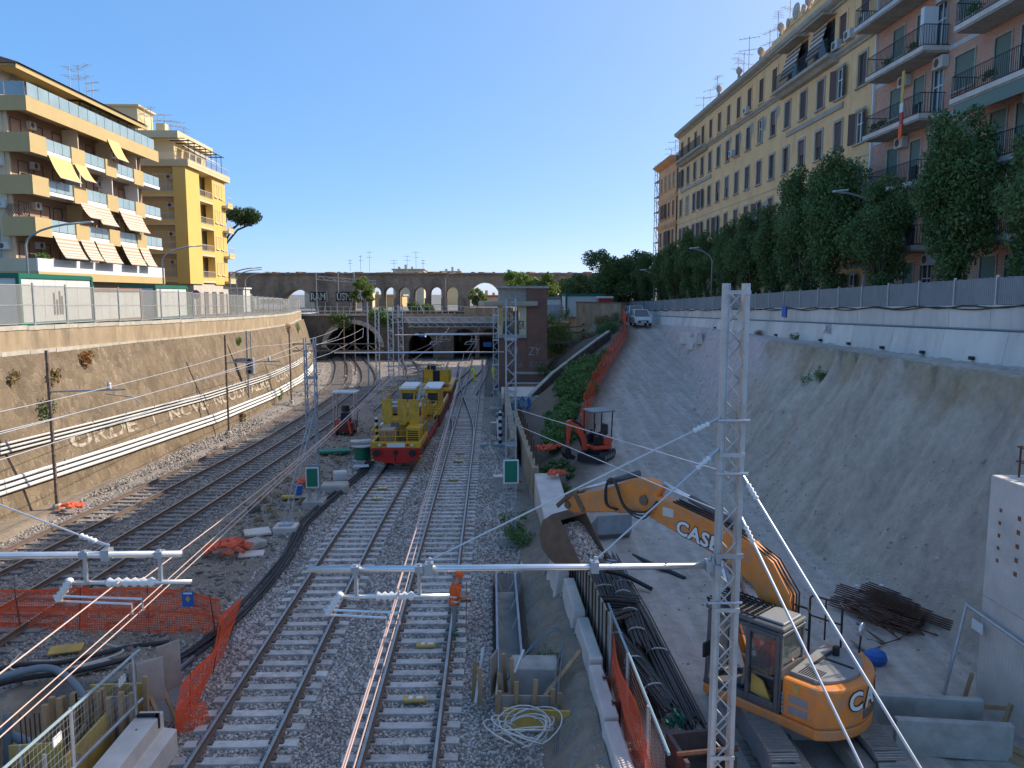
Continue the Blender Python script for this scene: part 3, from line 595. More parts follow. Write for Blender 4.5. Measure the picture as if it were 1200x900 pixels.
near_mast = lattice('lattice_mast', (3.57, 11.2, 0.1), 9.36, 0.30, 0.16, 'tall pale lattice mast in front of the orange excavator', step=0.27, m='mast_steel')
b = MB(); b.bx(-0.21, 0.21, -0.12, -0.09, 5.25, 5.32); b.tube([(-0.3, -0.1, 4.55), (0.22, -0.1, 4.55)], 0.02); b.tube([(-0.24, -0.1, 6.55), (0.24, -0.1, 6.55)], 0.025); b.tube([(-0.24, -0.1, 7.35), (0.24, -0.1, 7.35)], 0.025)
b.bx(-0.22, -0.12, -0.14, 0.14, 4.9, 5.15); b.build('clamp', 'galv', near_mast)
four_leg('lattice_mast', (0.72, 28.7, 0.0), 9.15, 0.36, 'slim lattice mast carrying a green sign beside the retaining wall', m='galv_dull')
four_leg('lattice_mast', (-8.0, 34.0, 0.0), 7.4, 0.42, 'grey lattice mast with green sign left of the work train', m='galv_dull')
for i, (x, y, h, w) in enumerate([(-11.1, 75, 7.6, 0.35), (-10.2, 78, 8.0, 0.5), (-9.9, 84, 8.2, 0.5)]):
    four_leg('lattice_mast', (x, y, 0), h, w, ['leftmost of three lattice masts standing close together before the tunnel', 'middle of three lattice masts standing close together before the tunnel', 'rightmost of three lattice masts standing close together before the tunnel'][i])
four_leg('lattice_mast', (0.35, 62, 0), 8.2, 0.42, 'lattice mast directly in front of the brick tower')
# bent lattice post leaning by the debris
t = thing('leaning_strut', 'thin leaning lattice strut on a concrete footing by the debris', 'strut', (-8.3, 30.3, -0.2))
b = MB()
for dx in (-0.12, 0.12):
    b.tube([(dx, 0, 0.3), (dx * 0.7 + 0.2, 1.8, 2.6), (dx * 0.5 + 0.45, 4.5, 5.2)], 0.022, 5)
for k in range(14):
    f0 = k / 14; f1 = (k + 1) / 14; s = 1 if k % 2 else -1
    b.tube([(s * 0.1 + 0.45 * f0, 4.5 * f0, 0.3 + 4.9 * f0), (-s * 0.1 + 0.45 * f1, 4.5 * f1, 0.3 + 4.9 * f1)], 0.012, 4)
b.build('lattice_bar', 'galv_dull', t); b = MB(); b.bx(-0.45, 0.45, -0.4, 0.4, -0.1, 0.28); b.build('footing', 'concrete_pale', t, bev=0.03); b = MB(); b.bx(-0.25, 0.25, -0.2, 0.2, 0.28, 0.36); b.build('base_plate', 'galv', t)
# green speed-style sign boards with white edge
def green_sign(x, y, z, label):
    t = thing('green_sign', label, 'sign', (x, y, z), 0.05, 'green rectangular trackside signs')
    b = MB(); b.bx(-0.29, 0.29, -0.02, 0.02, -0.46, 0.46); b.build('border', 'white', t, bev=0.01)
    b = MB(); b.bx(-0.24, 0.24, -0.026, -0.021, -0.41, 0.41); b.build('face', 'green_sign', t)
    b = MB(); b.bx(-0.3, 0.3, 0.02, 0.06, 0.2, 0.26); b.bx(-0.3, 0.3, 0.02, 0.06, -0.26, -0.2); b.build('bracket', 'galv', t)
green_sign(-8.0, 33.7, 1.2, 'green rectangular sign with white edge on the left lattice mast'); green_sign(0.72, 28.43, 2.65, 'green rectangular sign with white edge on the slim right lattice mast')
# black and white striped posts
for x, y, h, l in ((-7.05, 46.5, 1.75, 'striped black and white post left of the work train'), (0.52, 47.5, 1.95, 'striped black and white post beside the turnout on the right')):
    t = thing('striped_post', l, 'post', (x, y, -0.25), 0, 'black and white striped posts')
    n = 9
    for k in range(n): b = MB(); b.lathe([(0.11, 0.25 + k * h / n), (0.11, 0.25 + (k + 1) * h / n)], n=10); b.build('stripe', 'white' if k % 2 else 'black', t, smooth=False)
    b = MB(); b.lathe([(0.11, h + 0.25), (0.0, h + 0.42)], n=10); b.build('cap', 'white', t); b = MB(); b.bx(-0.05, 0.05, -0.05, 0.05, 0, 0.3); b.build('foot', 'galv_dull', t)
# plain posts along the left wall with a cantilever each
def wall_mast(x, y, h, arm, label, m='brown_steel', arm_z=None, side=1):
    t = thing('catenary_post', label, 'mast', (x, y, 0), 0, 'thin catenary posts along the left wall')
    b = MB(); b.bx(-0.055, 0.055, -0.055, 0.055, -0.3, h); b.build('post', m, t)
    b = MB(); b.lathe([(0.2, -0.3), (0.2, 0.06), (0.14, 0.12)], n=8); b.build('footing', 'concrete', t)
    if arm:
        az = arm_z or h - 1.7; b = MB(); b.tube([(0.05, 0, az), (arm, 0, az + 0.1)], 0.045); b.tube([(arm - 0.8, 0, az + 0.08), (arm - 0.75, 0, az + 0.45)], 0.035); b.tube([(arm - 0.9, 0, az - 0.1), (arm + 0.3, 0, az - 0.25), (arm + 0.6, 0, az - 0.55)], 0.025); b.build('arm', 'galv_dull', t)
        b = MB(); b.lathe([(0.03, -0.2), (0.09, -0.15), (0.05, -0.1), (0.09, -0.05), (0.05, 0), (0.09, 0.05), (0.03, 0.1)], (arm - 0.7, 0, az + 0.3), 8); b.build('insulator', 'ceramic', t, smooth=True)
wall_mast(-19.2, 33.6, 6.9, 3.3, 'near brown catenary post with arm against the stone wall', arm_z=5.1)
wall_mast(-17.8, 51.8, 6.6, 3.6, 'second brown catenary post with arm along the stone wall', arm_z=4.75)
wall_mast(-17.5, 67, 6.2, 0, 'third brown catenary post along the stone wall')
for i, (x, y, h) in enumerate([(-16.8, 88, 6.4), (-16.3, 92, 6.6), (-10.9, 68, 8.6)]): wall_mast(x, y, h, 0, ['slim post just left of the tunnel mouth', 'slim post closest to the tunnel mouth', 'tall pale round post left of the lattice masts'][i], m='galv_dull' if i == 2 else 'brown_steel')
# portal trusses across the tracks
def truss(x0, x1, y, z, h, label, m, n=14, d=0.3):
    t = thing('portal_truss', label, 'truss', group='catenary portal beams')
    for zz, nm in ((z, 'bottom_chord'), (z + h, 'top_chord')):
        b = MB()
        for yy in (y - d / 2, y + d / 2): b.bx(x0, x1, yy - 0.04, yy + 0.04, zz - 0.04, zz + 0.04)
        b.build(nm, m, t)
    b = MB()
    for k in range(n):
        a = x0 + (x1 - x0) * k / n; c = x0 + (x1 - x0) * (k + 1) / n; s = (z, z + h) if k % 2 else (z + h, z)
        for yy in (y - d / 2, y + d / 2): b.beam((a, yy, s[0]), (c, yy, s[1]), 0.05, 0.03)
    b.build('web', m, t); return t
truss(-17.5, -9.6, 68, 4.35, 0.62, 'rusty brown truss beam spanning before the left tunnel', 'brown_steel', 12)
truss(-10.6, 1.2, 84, 6.3, 0.55, 'grey truss beam before the middle bridge openings', 'galv', 20)
truss(-10.6, 0.6, 98, 5.2, 0.5, 'second grey truss beam deeper under the bridge', 'galv_dull', 20)
t = thing('portal_truss', 'white truss beam on the bridge in front of the aqueduct', 'truss', group='catenary portal beams')
b = MB()
for zz in (11.2, 11.7): b.beam((-26.5, 118, zz + 0.35), (-17.5, 118, zz - 0.35), 0.08)
for k in range(12):
    a = -26.5 + 9 * k / 12; c = a + 0.75; b.beam((a, 118, 11.55 - 0.7 * k / 12 + (0.5 if k % 2 else 0)), (c, 118, 11.5 - 0.7 * k / 12 + (0 if k % 2 else 0.5)), 0.05)
b.build('web', 'white_dirty', t); b = MB()
for x in (-26.5, -23.2, -20.8): b.bx(x - 0.06, x + 0.06, 117.94, 118.06, 6.6 if x < -26 else 9.5, 12.6)
b.build('post', 'galv_dull', t)
def crossbar(x0, x1, y, z, label, r=0.055, hang=()):
    t = thing('crossbar', label, 'crossbar', group='tubular catenary crossbars')
    b = MB(); b.tube([(x0, y, z), (x1, y, z)], r, 10); b.build('tube', 'alu', t, smooth=True)
    for k, hx in enumerate(hang):
        b = MB(); b.tube([(hx, y, z), (hx, y, z - 0.7)], 0.03); b.tube([(hx - 0.5, y, z - 0.7), (hx + 0.5, y, z - 0.7)], 0.028); b.tube([(hx - 0.45, y, z - 0.62), (hx - 0.7, y, z - 0.95)], 0.04); b.tube([(hx - 0.65, y, z - 0.95), (hx + 0.3, y, z - 0.9), (hx + 0.33, y, z - 1.05)], 0.018)
        b.build('hanger', 'galv', t)
    return t
crossbar(-10.2, 0.8, 50, 5.55, 'long thin grey crossbar over the yellow work train'); crossbar(-9.4, 0.6, 75, 6.3 - 0.9, 'far grey crossbar over the crossover', hang=(T1X, T2X)); crossbar(-9.0, 0.6, 91, 4.7, 'farthest grey crossbar below the truss beam', hang=(T1X, T2X))
b = MB(); b.bx(-8.6, -7.9, 90.9, 90.95, 4.35, 4.75); tag(b.build('blue_plate', 'blue'), 'small blue plate hanging from the far crossbar, left one', 'plate', 'blue plates on the far crossbar')
b = MB(); b.bx(-0.9, 0.0, 83.9, 83.95, 3.6, 4.1); tag(b.build('blue_plate', 'blue'), 'small blue plate near the brick tower, right one', 'plate', 'blue plates on the far crossbar')
# near brackets -----------------------------------------------------------
def insul(b, p, q, n=7, r=0.055):
    p = Vector(p); q = Vector(q); pts = []; rs = []
    for k in range(n * 2 + 1): pts.append(tuple(p.lerp(q, k / (n * 2)))); rs.append(r if k % 2 else r * 0.5)
    b.tube(pts, rs, 10)
def bracket(x0, x1, y, z, hx, wx, label, attach):
    t = thing('cantilever_bracket', label, 'cantilever', group='near catenary brackets')
    b = MB(); b.tube([(x0, y, z), (x1, y, z)], 0.05, 12); b.build('main_tube', 'alu', t, smooth=True)
    for h in hx:
        b = MB(); b.tube([(h, y, z + 0.07), (h, y, z - 0.46)], 0.032, 10); b.bx(h - 0.06, h + 0.06, y - 0.07, y + 0.07, z - 0.05, z + 0.05); b.build('hanger', 'galv', t, smooth=False)
    zl = z - 0.43; b = MB(); b.tube([(hx[0] - 0.25, y, zl), (hx[1] + 0.45, y, zl)], 0.034, 10); b.build('lower_tube', 'alu', t, smooth=True)
    b = MB(); insul(b, (hx[0] + 0.28, y, zl), (hx[1] - 0.08, y, zl), 6, 0.075); b.build('insulator', 'ceramic', t, smooth=True)
    b = MB(); insul(b, (hx[0] - 0.22, y, zl + 0.06), (hx[0] - 0.45, y, zl - 0.28), 5, 0.07); b.build('insulator', 'ceramic', t, smooth=True)
    b = MB(); b.tube([(hx[0] - 0.5, y, zl - 0.2), (wx + 0.15, y - 0.1, zl - 0.22), (wx + 0.16, y - 0.1, zl - 0.4)], 0.016); b.tube([(hx[0] - 0.5, y + 0.1, zl - 0.32), (wx - 0.05, y, zl - 0.34), (wx - 0.05, y, zl - 0.5)], 0.016); b.build('steady_arm', 'alu', t)
    b = MB()
    for ax in attach: b.bx(ax - 0.06, ax + 0.06, y - 0.08, y + 0.08, z - 0.08, z + 0.09); b.tube([(ax, y, z + 0.09), (ax + 0.02, y, z + 0.16)], 0.03)
    b.build('clamp', 'galv', t); return t
bracket(-2.75, 3.42, 11.2, 5.20, (-2.05, -1.1), -1.55, 'white tubular cantilever on the near mast, over the right near track', (-0.95, 1.55, 3.3))
bracket(-12.5, -4.62, 11.2, 5.46, (-6.05, -4.95), -5.35, 'white tubular cantilever at the left, over the track to the train', (-5.72,))
# --- wires: one thing each run
def wire(name, label, pts, r, m, grp): b = MB(); b.tube(pts, r, 5); return tag(b.build(name, m), label, 'wire', grp)
G1 = 'overhead contact wires'
for tx, ym, nm in ((-1.5, 11.2, 'right near track'), (-5.3, 11.2, 'left near track')):
    zc = 4.45 if tx > -3 else 4.62
    wire('contact_wire', 'pair of copper contact wires over the ' + nm + ', left wire', [(tx - 0.06, 2, zc + 0.02), (tx - 0.05, 11.2, zc), (tx - 0.45, 50, zc), (tx - 0.05, 75, zc), (tx - 0.4, 98, zc)], 0.009, 'copper', G1)
    wire('contact_wire', 'pair of copper contact wires over the ' + nm + ', right wire', [(tx + 0.06, 2, zc + 0.02), (tx + 0.07, 11.2, zc), (tx - 0.37, 50, zc), (tx + 0.03, 75, zc), (tx - 0.32, 98, zc)], 0.009, 'copper', G1)
    z0 = 4.85 if tx > -3 else 5.05
    wire('messenger_wire', 'thicker messenger wire above the contact wires of the ' + nm, sag((tx + 0.1 - (0.35 if tx < -3 else 0), 2, z0 + 0.1), (tx + 0.1 - (0.35 if tx < -3 else 0), 11.2, z0), 0.03, 4) + sag((tx + 0.05, 11.3, z0), (tx - 0.3, 50, 5.5), 0.5, 12) + sag((tx - 0.3, 50, 5.5), (tx, 98, 5.2), 0.5, 10)[1:], 0.011, 'copper', G1)
for lx, nm in ((-13.2, 'left track in shade'), (-15.9, 'track beside the wall')):
    wire('contact_wire', 'thin contact wire over the ' + nm, [(lx - 1.0, 8, 4.7), (lx, 38, 4.7), (lx + 0.5, 60, 4.7), (lx - 0.8, 84, 4.7), (lx - 5, 110, 4.6)], 0.014, 'wire', G1)
    wire('messenger_wire', 'thin messenger wire over the ' + nm, sag((lx - 1.0, 8, 5.9), (lx + 0.3, 51, 5.9), 0.5, 10) + sag((lx + 0.3, 51, 5.9), (lx - 0.8, 84, 5.6), 0.4, 8)[1:], 0.014, 'wire', G1)
G2 = 'stay cables of the near mast'
def stay(label, p, q, r=0.013, ins=True):
    t = thing('stay_cable', label, 'cable', group=G2); b = MB(); b.tube([p, q], r, 6); b.build('strand', 'wire', t)
    P = Vector(p); Q = Vector(q); D = (Q - P).normalized(); b = MB()
    if ins: insul(b, P + D * 0.15, P + D * 0.42, 4, 0.045); b.build('insulator', 'ceramic', t, smooth=True)
    b = MB(); b.tube([P - D * 0.02, P + D * 0.14], 0.025, 6); b.build('turnbuckle', 'galv', t)
stay('upper white stay cable from the near mast down to the lower right', (3.74, 11.15, 6.62), (5.95, 8.3, 2.3), 0.02)
stay('lower white stay cable from the near mast down to the lower right', (3.74, 11.15, 5.98), (5.3, 8.4, 1.9), 0.02)
stay('stay cable from the near mast falling left to the cantilever end', (3.36, 11.15, 7.47), (-0.95, 11.2, 5.32))
stay('stay cable from the near mast falling left to the cantilever middle', (3.36, 11.15, 7.0), (1.55, 11.2, 5.3))
stay('long cable from the slim mast across the ramp, upper one', (0.9, 28.7, 5.0), (3.6, 11.2, 6.62), 0.012, False)
stay('long cable from the slim mast across the ramp, lower one', (0.9, 28.7, 4.4), (3.6, 11.2, 5.98), 0.012, False)
stay('stay cable above the left cantilever running up to the left', (-5.72, 11.2, 5.6), (-10.5, 11.2, 7.6))
# black cable bundle along the track
t = thing('cable_bundle', 'bundle of thick black cables snaking beside the left near track', 'cable')
base = catmull([(-6.9, 58, -0.15), (-7.25, 50, -0.15), (-6.9, 42, -0.15), (-7.3, 37, -0.13), (-7.75, 31.5, -0.12), (-7.45, 27, -0.12), (-7.5, 22.5, -0.12), (-8.0, 19.5, -0.12), (-9.2, 17.5, -0.1)], 8)
for k in range(5):
    b = MB(); b.tube([(p[0] + (k - 2) * 0.1 + 0.03 * sin(i * 0.35 + k * 1.7), p[1], p[2] + 0.02 * cos(i * 0.4 + k) + (0.06 if k % 2 else 0)) for i, p in enumerate(base)], 0.045, 7); b.build('cable', 'rubber', t, smooth=True)
# ------------------------------------------------------------------ foliage helper
def leaf_mesh(name, blobs, n, size, material, aspect=0.55, seed=1, shell=0.55):
    """many leaf quads spread through ellipsoid blobs (cx,cy,cz,rx,ry,rz)"""
    r = np.random.RandomState(seed); w = np.array([b[3] * b[4] + b[4] * b[5] + b[3] * b[5] for b in blobs]); w = w / w.sum()
    idx = r.choice(len(blobs), n, p=w); B = np.array(blobs)[idx]
    d = r.normal(size=(n, 3)); d /= np.linalg.norm(d, axis=1)[:, None]; rad = shell + (1.06 - shell) * r.rand(n) ** 0.7
    P = B[:, :3] + d * B[:, 3:] * rad[:, None]
    a = r.normal(size=(n, 3)) + d * 0.3; a /= np.linalg.norm(a, axis=1)[:, None]; t = r.normal(size=(n, 3)); t -= a * (t * a).sum(1)[:, None]; t /= np.linalg.norm(t, axis=1)[:, None]; u = np.cross(a, t)
    s = (size * (0.6 + 0.8 * r.rand(n)))[:, None]
    V = np.empty((n, 4, 3)); V[:, 0] = P - t * s; V[:, 1] = P + u * s * aspect - t * s * 0.1; V[:, 2] = P + t * s; V[:, 3] = P - u * s * aspect - t * s * 0.1
    me = bpy.data.meshes.new(name); me.vertices.add(n * 4); me.vertices.foreach_set('co', V.reshape(-1).astype(np.float32)); me.loops.add(n * 4); me.loops.foreach_set('vertex_index', np.arange(n * 4, dtype=np.int32)); me.polygons.add(n); me.polygons.foreach_set('loop_start', np.arange(0, n * 4, 4, dtype=np.int32)); me.polygons.foreach_set('loop_total', np.full(n, 4, np.int32))
    me.materials.append(M[material]); me.update(calc_edges=True); return me
def crown_blobs(h0, h1, rw, n, seed, top=0.5, flat=1.0):
    r = np.random.RandomState(seed); out = []
    for k in range(n):
        f = (k + 0.5) / n; z = h0 + (h1 - h0) * f; ww = rw * math.sin(pi * (0.1 + 0.75 * f)) ** 0.6 * r.uniform(0.85, 1.12)
        a = r.rand() * 6.28; q = ww * (0.35 + 0.5 * r.rand()); s = ww * (0.30 + 0.2 * r.rand())
        out.append((q * cos(a), q * sin(a), z, s, s, s * (0.75 + 0.5 * r.rand()) * flat))
    return out
def trunk_mesh(h, r0, limbs, seed):
    r = random.Random(seed); b = MB()
    b.tube([(0, 0, -0.2), (0.03, 0.02, h * 0.5), (r.uniform(-.1, .1), r.uniform(-.1, .1), h)], [r0 * 1.25, r0, r0 * 0.75], 8)
    for k in range(limbs):
        a = k * 2.4 + r.random(); l = h * r.uniform(0.8, 1.5); z0 = h * r.uniform(0.7, 1.0)
        b.tube([(0, 0, z0), (cos(a) * l * 0.3, sin(a) * l * 0.3, z0 + l * 0.5), (cos(a) * l * 0.5, sin(a) * l * 0.5, z0 + l * 1.1)], [r0 * 0.55, r0 * 0.38, r0 * 0.12], 6)
    return b
def tree(name, label, loc, trunk, crown, group=None, rz=0, sc=1.0, cat='tree'):
    t = thing(name, label, cat, loc, rz, group); t.scale = (sc,) * 3 if not isinstance(sc, tuple) else sc
    inst('trunk', trunk, t); inst('crown', crown, t); return t
def bush(name, label, loc, blobs, n, size, m, cat='bush', seed=3, group=None, asp=0.4):
    o = inst(name, leaf_mesh(name, blobs, n, size, m, asp, seed, 0.2), None, loc); return tag(o, label, cat, group)
# ------------------------------------------------------------------ left retaining wall
Z2 = 6.62
wall = thing('retaining_wall', 'long battered stone retaining wall below the left street', 'retaining wall')
ys = list(np.arange(8, 112.5, 2.0))
b = MB(); n = len(ys); rows = [-0.4, 1.0, 2.5, 4.0, 5.3, Z2]
for y in ys:
    zt = zstL(y) - 1.08
    for r_ in rows: z = -0.4 + (zt + 0.4) * (r_ + 0.4) / (Z2 + 0.4); b.v.append((WB(y) - 2.1 * z / 6.6 if z > 0 else WB(y), y, z))
k = len(rows)
for i in range(n - 1):
    for j in range(k - 1): b.f.append((i * k + j, (i + 1) * k + j, (i + 1) * k + j + 1, i * k + j + 1)); b.m.append(0)
b.build('stone_face', 'wall_stone', wall)
b = MB()
for y in ys: zt = zstL(y); b.v += [(WB(y) - 2.12, y, zt - 1.1), (WB(y) - 2.12, y, zt + 0.02), (WB(y) - 2.7, y, zt + 0.02)]
for i in range(n - 1):
    for j in range(2): b.f.append((i * 3 + j, (i + 1) * 3 + j, (i + 1) * 3 + j + 1, i * 3 + j + 1)); b.m.append(0)
b.build('plaster_band', 'wall_band', wall)
cp = MB(); cp.bx(-0.3, 0.12, -0.92, 0.92, -0.11, 0.09); CP = cp.mesh('coping_stone', 'travertine')
for y in np.arange(21, 111, 1.86):
    zt = zstL(y); rz = math.atan2(WB(y - 0.9) - WB(y + 0.9), 1.8)
    inst('coping_stone', CP, wall, (WB(y) - 2.18, y, zt - 1.07 + rnd.uniform(-.01, .01)), rz); inst('coping_stone', CP, wall, (WB(y) - 2.2, y, zt + 0.07 + rnd.uniform(-.01, .01)), rz)
def on_wall(y, z, off=0.0): return (WB(y) - 2.1 * z / 6.6 + off, y, z)
def pipes(name, label, z0, n, r, gap, m, slope, brk):
    t = thing(name, label, 'pipes', group='cable pipes along the stone wall')
    for k in range(n):
        b = MB(); b.tube([on_wall(y, z0 + k * gap - (y - 31) * slope, 0.16) for y in np.arange(10, 104, 3)], r, 7); b.build('pipe', m, t, smooth=True)
    b = MB()
    for y in np.arange(12, 104, brk):
        for q in (-1,): b.bx(on_wall(y, z0)[0] - 0.02, on_wall(y, z0 + n * gap)[0] + 0.32, y - 0.04, y + 0.04, z0 - (y - 31) * slope - r - 0.05, z0 - (y - 31) * slope - r)
        b.beam(on_wall(y, z0 - (y - 31) * slope - 0.1, 0.02), on_wall(y, z0 - (y - 31) * slope + n * gap, 0.26), 0.05, 0.03)
    b.build('bracket', 'galv_dull', t)
pipes('cable_pipes', 'upper run of thin pale pipes fixed to the stone wall', 2.62, 3, 0.055, 0.17, 'white_dirty', 0.014, 3.0)
pipes('cable_pipes', 'lower run of thick white pipes along the wall foot', 1.08, 3, 0.085, 0.22, 'white', 0.015, 6.0)
dm('worn_paint', (0.46, 0.40, 0.32), 0.95, col2=(0.2, 0.15, 0.1), scale=3.5, lo=0.44, hi=0.6)
# graffiti on the wall
gl = 0
for s_, y0, sz, sx_, zz in (('ORDE', 37.0, 1.15, 1.9, 1.88), ('i', 44.6, 0.9, 1.3, 1.84), ('NOVE', 46.4, 1.0, 1.9, 1.76), ('-', 51.6, 0.9, 1.5, 1.72), ('NUOLV', 52.8, 1.05, 1.9, 1.66), ('ALRE', 61.0, 1.0, 2.2, 1.55), ('CO.NV', 69.0, 1.0, 2.3, 1.42)):
    p = Vector(on_wall(y0, zz, 0.02)); q = Vector(on_wall(y0 + 4, zz - 0.05, 0.02)); u = Vector(on_wall(y0, zz + 1, 0.02)) - p
    text_mesh('graffiti', s_, sz, 'worn_paint', wall, frame_mtx(p, q - p, u), 0.004, 0.03, 0.1, sx_, 'LEFT')
# dry plants hanging on the wall
for i, (y, z, r_, m_, n_, l_) in enumerate([(40.6, 6.0, 0.5, 'leaf_rust', 260, 'tuft of rust coloured dry plant high on the stone wall'), (37.6, 5.4, 0.42, 'leaf_dry', 200, 'pale dry tuft left of the rust coloured plant on the wall'), (35.0, 5.6, 0.3, 'leaf_dry', 140, 'small dry tuft nearest the camera on the stone wall'), (36.4, 4.0, 0.6, 'leaf_dark', 220, 'dark green creeping plant on the stone wall behind the near post'), (62, 5.6, 0.35, 'leaf_mid', 150, 'small green plant under the coping far along the wall'), (94, 5.2, 0.8, 'leaf_light', 300, 'yellow green bush hanging at the far end of the wall'), (84, 5.6, 0.6, 'leaf_rust', 200, 'rust coloured dry bush hanging near the far end of the wall'), (68.5, 0.5, 0.5, 'leaf_mid', 250, 'green weed at the wall foot beside the third post'), (57, 0.3, 0.4, 'leaf_dry', 200, 'dry weed at the wall foot beyond the second post')]):
    bush('wall_plant', l_, on_wall(y, z, 0.1), [(0, rnd.uniform(-.2, .2), 0, 0.22, r_, r_), (0.05, -r_ * .5, -r_ * .4, 0.2, r_ * .6, r_ * .7), (0.05, r_ * .6, .1, .15, r_ * .5, r_ * .5)], n_, 0.10, m_, 'plant', 20 + i, 'plants growing on the stone wall')
# signal cabinet post on the wall
t = thing('trackside_signal', 'grey signal hanging from a post against the stone wall', 'signal', (WB(60) - 0.4, 60, 2.2), 0)
b = MB(); b.bx(-0.06, 0.06, -0.06, 0.06, -2.4, 4.3); b.bx(0.28, 0.36, -0.05, 0.05, 1.4, 4.3); b.build('post', 'galv_dull', t); b = MB(); b.bx(-0.1, 0.5, -0.2, 0.2, 0.9, 2.2); b.bx(-0.9, -0.1, -0.12, 0.12, 1.9, 2.2); b.build('housing', 'galv_dull', t, bev=0.03)
for z in (1.15, 1.6, 2.0):
    b = MB(); b.lathe([(0.15, -0.3), (0.13, -0.2), (0.13, -0.18)], (0.2, 0, z), 10, 'y'); b.build('lens_hood', 'black', t)
# street fence on the wall top
fence = thing('street_fence', 'grey mesh panel fence along the left street edge', 'fence')
pm = MB(); pm.bx(-0.008, 0.008, -1.18, 1.18, 0.12, 1.78); PMESH = pm.mesh('mesh_panel', 'mesh_fence')
pm = MB(); pm.bx(-0.02, 0.02, -1.2, 1.2, 1.78, 1.83); pm.bx(-0.02, 0.02, -1.2, 1.2, 0.9, 0.94); pm.bx(-0.02, 0.02, -1.2, 1.2, 0.08, 0.12); PRAIL = pm.mesh('panel_frame', 'galv_dull')
pm = MB(); pm.bx(-0.035, 0.035, -0.035, 0.035, 0.0, 1.95); PPOST = pm.mesh('fence_post', 'galv_dull')
for y in np.arange(22, 111, 2.4):
    zt = zstL(y) + 0.15; rz = math.atan2(WB(y - 1.2) - WB(y + 1.2), 2.4); h = lerp([30, 100], [1.08, 0.85], y)
    p = inst('mesh_panel', PMESH, fence, (WB(y) - 2.3, y, zt), rz, (1, 1, h)); inst('panel_frame', PRAIL, p); inst('fence_post', PPOST, fence, (WB(y - 1.2) - 2.3, y - 1.2, zt), rz, (1, 1, h))
# site cabins behind the fence
def cabin(x, y0, y1, z, h, label, trim='cabin_green', w=2.6, group='white site cabins on the left street', body='cabin_white'):
    t = thing('site_cabin', label, 'site cabin', (x, (y0 + y1) / 2, z), 0, group); L = (y1 - y0) / 2
    b = MB(); b.bx(-w, 0, -L, L, 0.12, h); b.build('body', body, t); b = MB()
    for yy in (-L, L):
        for xx in (-w, 0): b.bx(xx - 0.1, xx + 0.1, yy - 0.1, yy + 0.1, 0, h)
    b.bx(-0.075, 0.075, -L, L, h - 0.2, h + 0.02); b.bx(-0.075, 0.075, -L, L, 0.0, 0.14); b.bx(-w, 0, -L - 0.075, -L + 0.075, h - 0.2, h + 0.02); b.bx(-w - .075, -w + 0.075, -L, L, h - 0.2, h + 0.02); b.build('frame', trim, t)
    b = MB(); b.bx(-w - 0.05, 0.05, -L - 0.05, L + 0.05, h + 0.02, h + 0.07); b.build('roof', trim, t)
    for k in range(1, int((y1 - y0) / 1.2)): b = MB(); b.bx(0.0, 0.012, -L + k * 1.2 - 0.02, -L + k * 1.2 + 0.02, 0.15, h - 0.2); b.build('panel_joint', 'white_dirty', t)
    return t
zs_ = zstL(45)
cabin(-25.5, 32.0, 38.8, 7.75, 2.6, 'white cabin with green frame at the left edge of the street'); cb = cabin(-26.0, 43.3, 51.0, 7.6, 2.8, 'white cabin with green frame and dark graffiti, second from the left')
b = MB()
for k, (dy, hh) in enumerate([(-0.5, 1.3), (-0.2, 0.9), (0.1, 1.4), (0.35, 1.1)]): b.bx(0.012, 0.02, dy - 0.09, dy + 0.09, 0.5, 0.5 + hh)
b.build('graffiti', 'shutter_brown', cb)
cabin(-27.5, 54.0, 61.5, 7.4, 2.3, 'white cabin with reddish roof edge behind the fence', 'roof_tile'); cabin(-27.5, 64.0, 70.6, 7.3, 2.7, 'white cabin with green frame nearest the golden building')
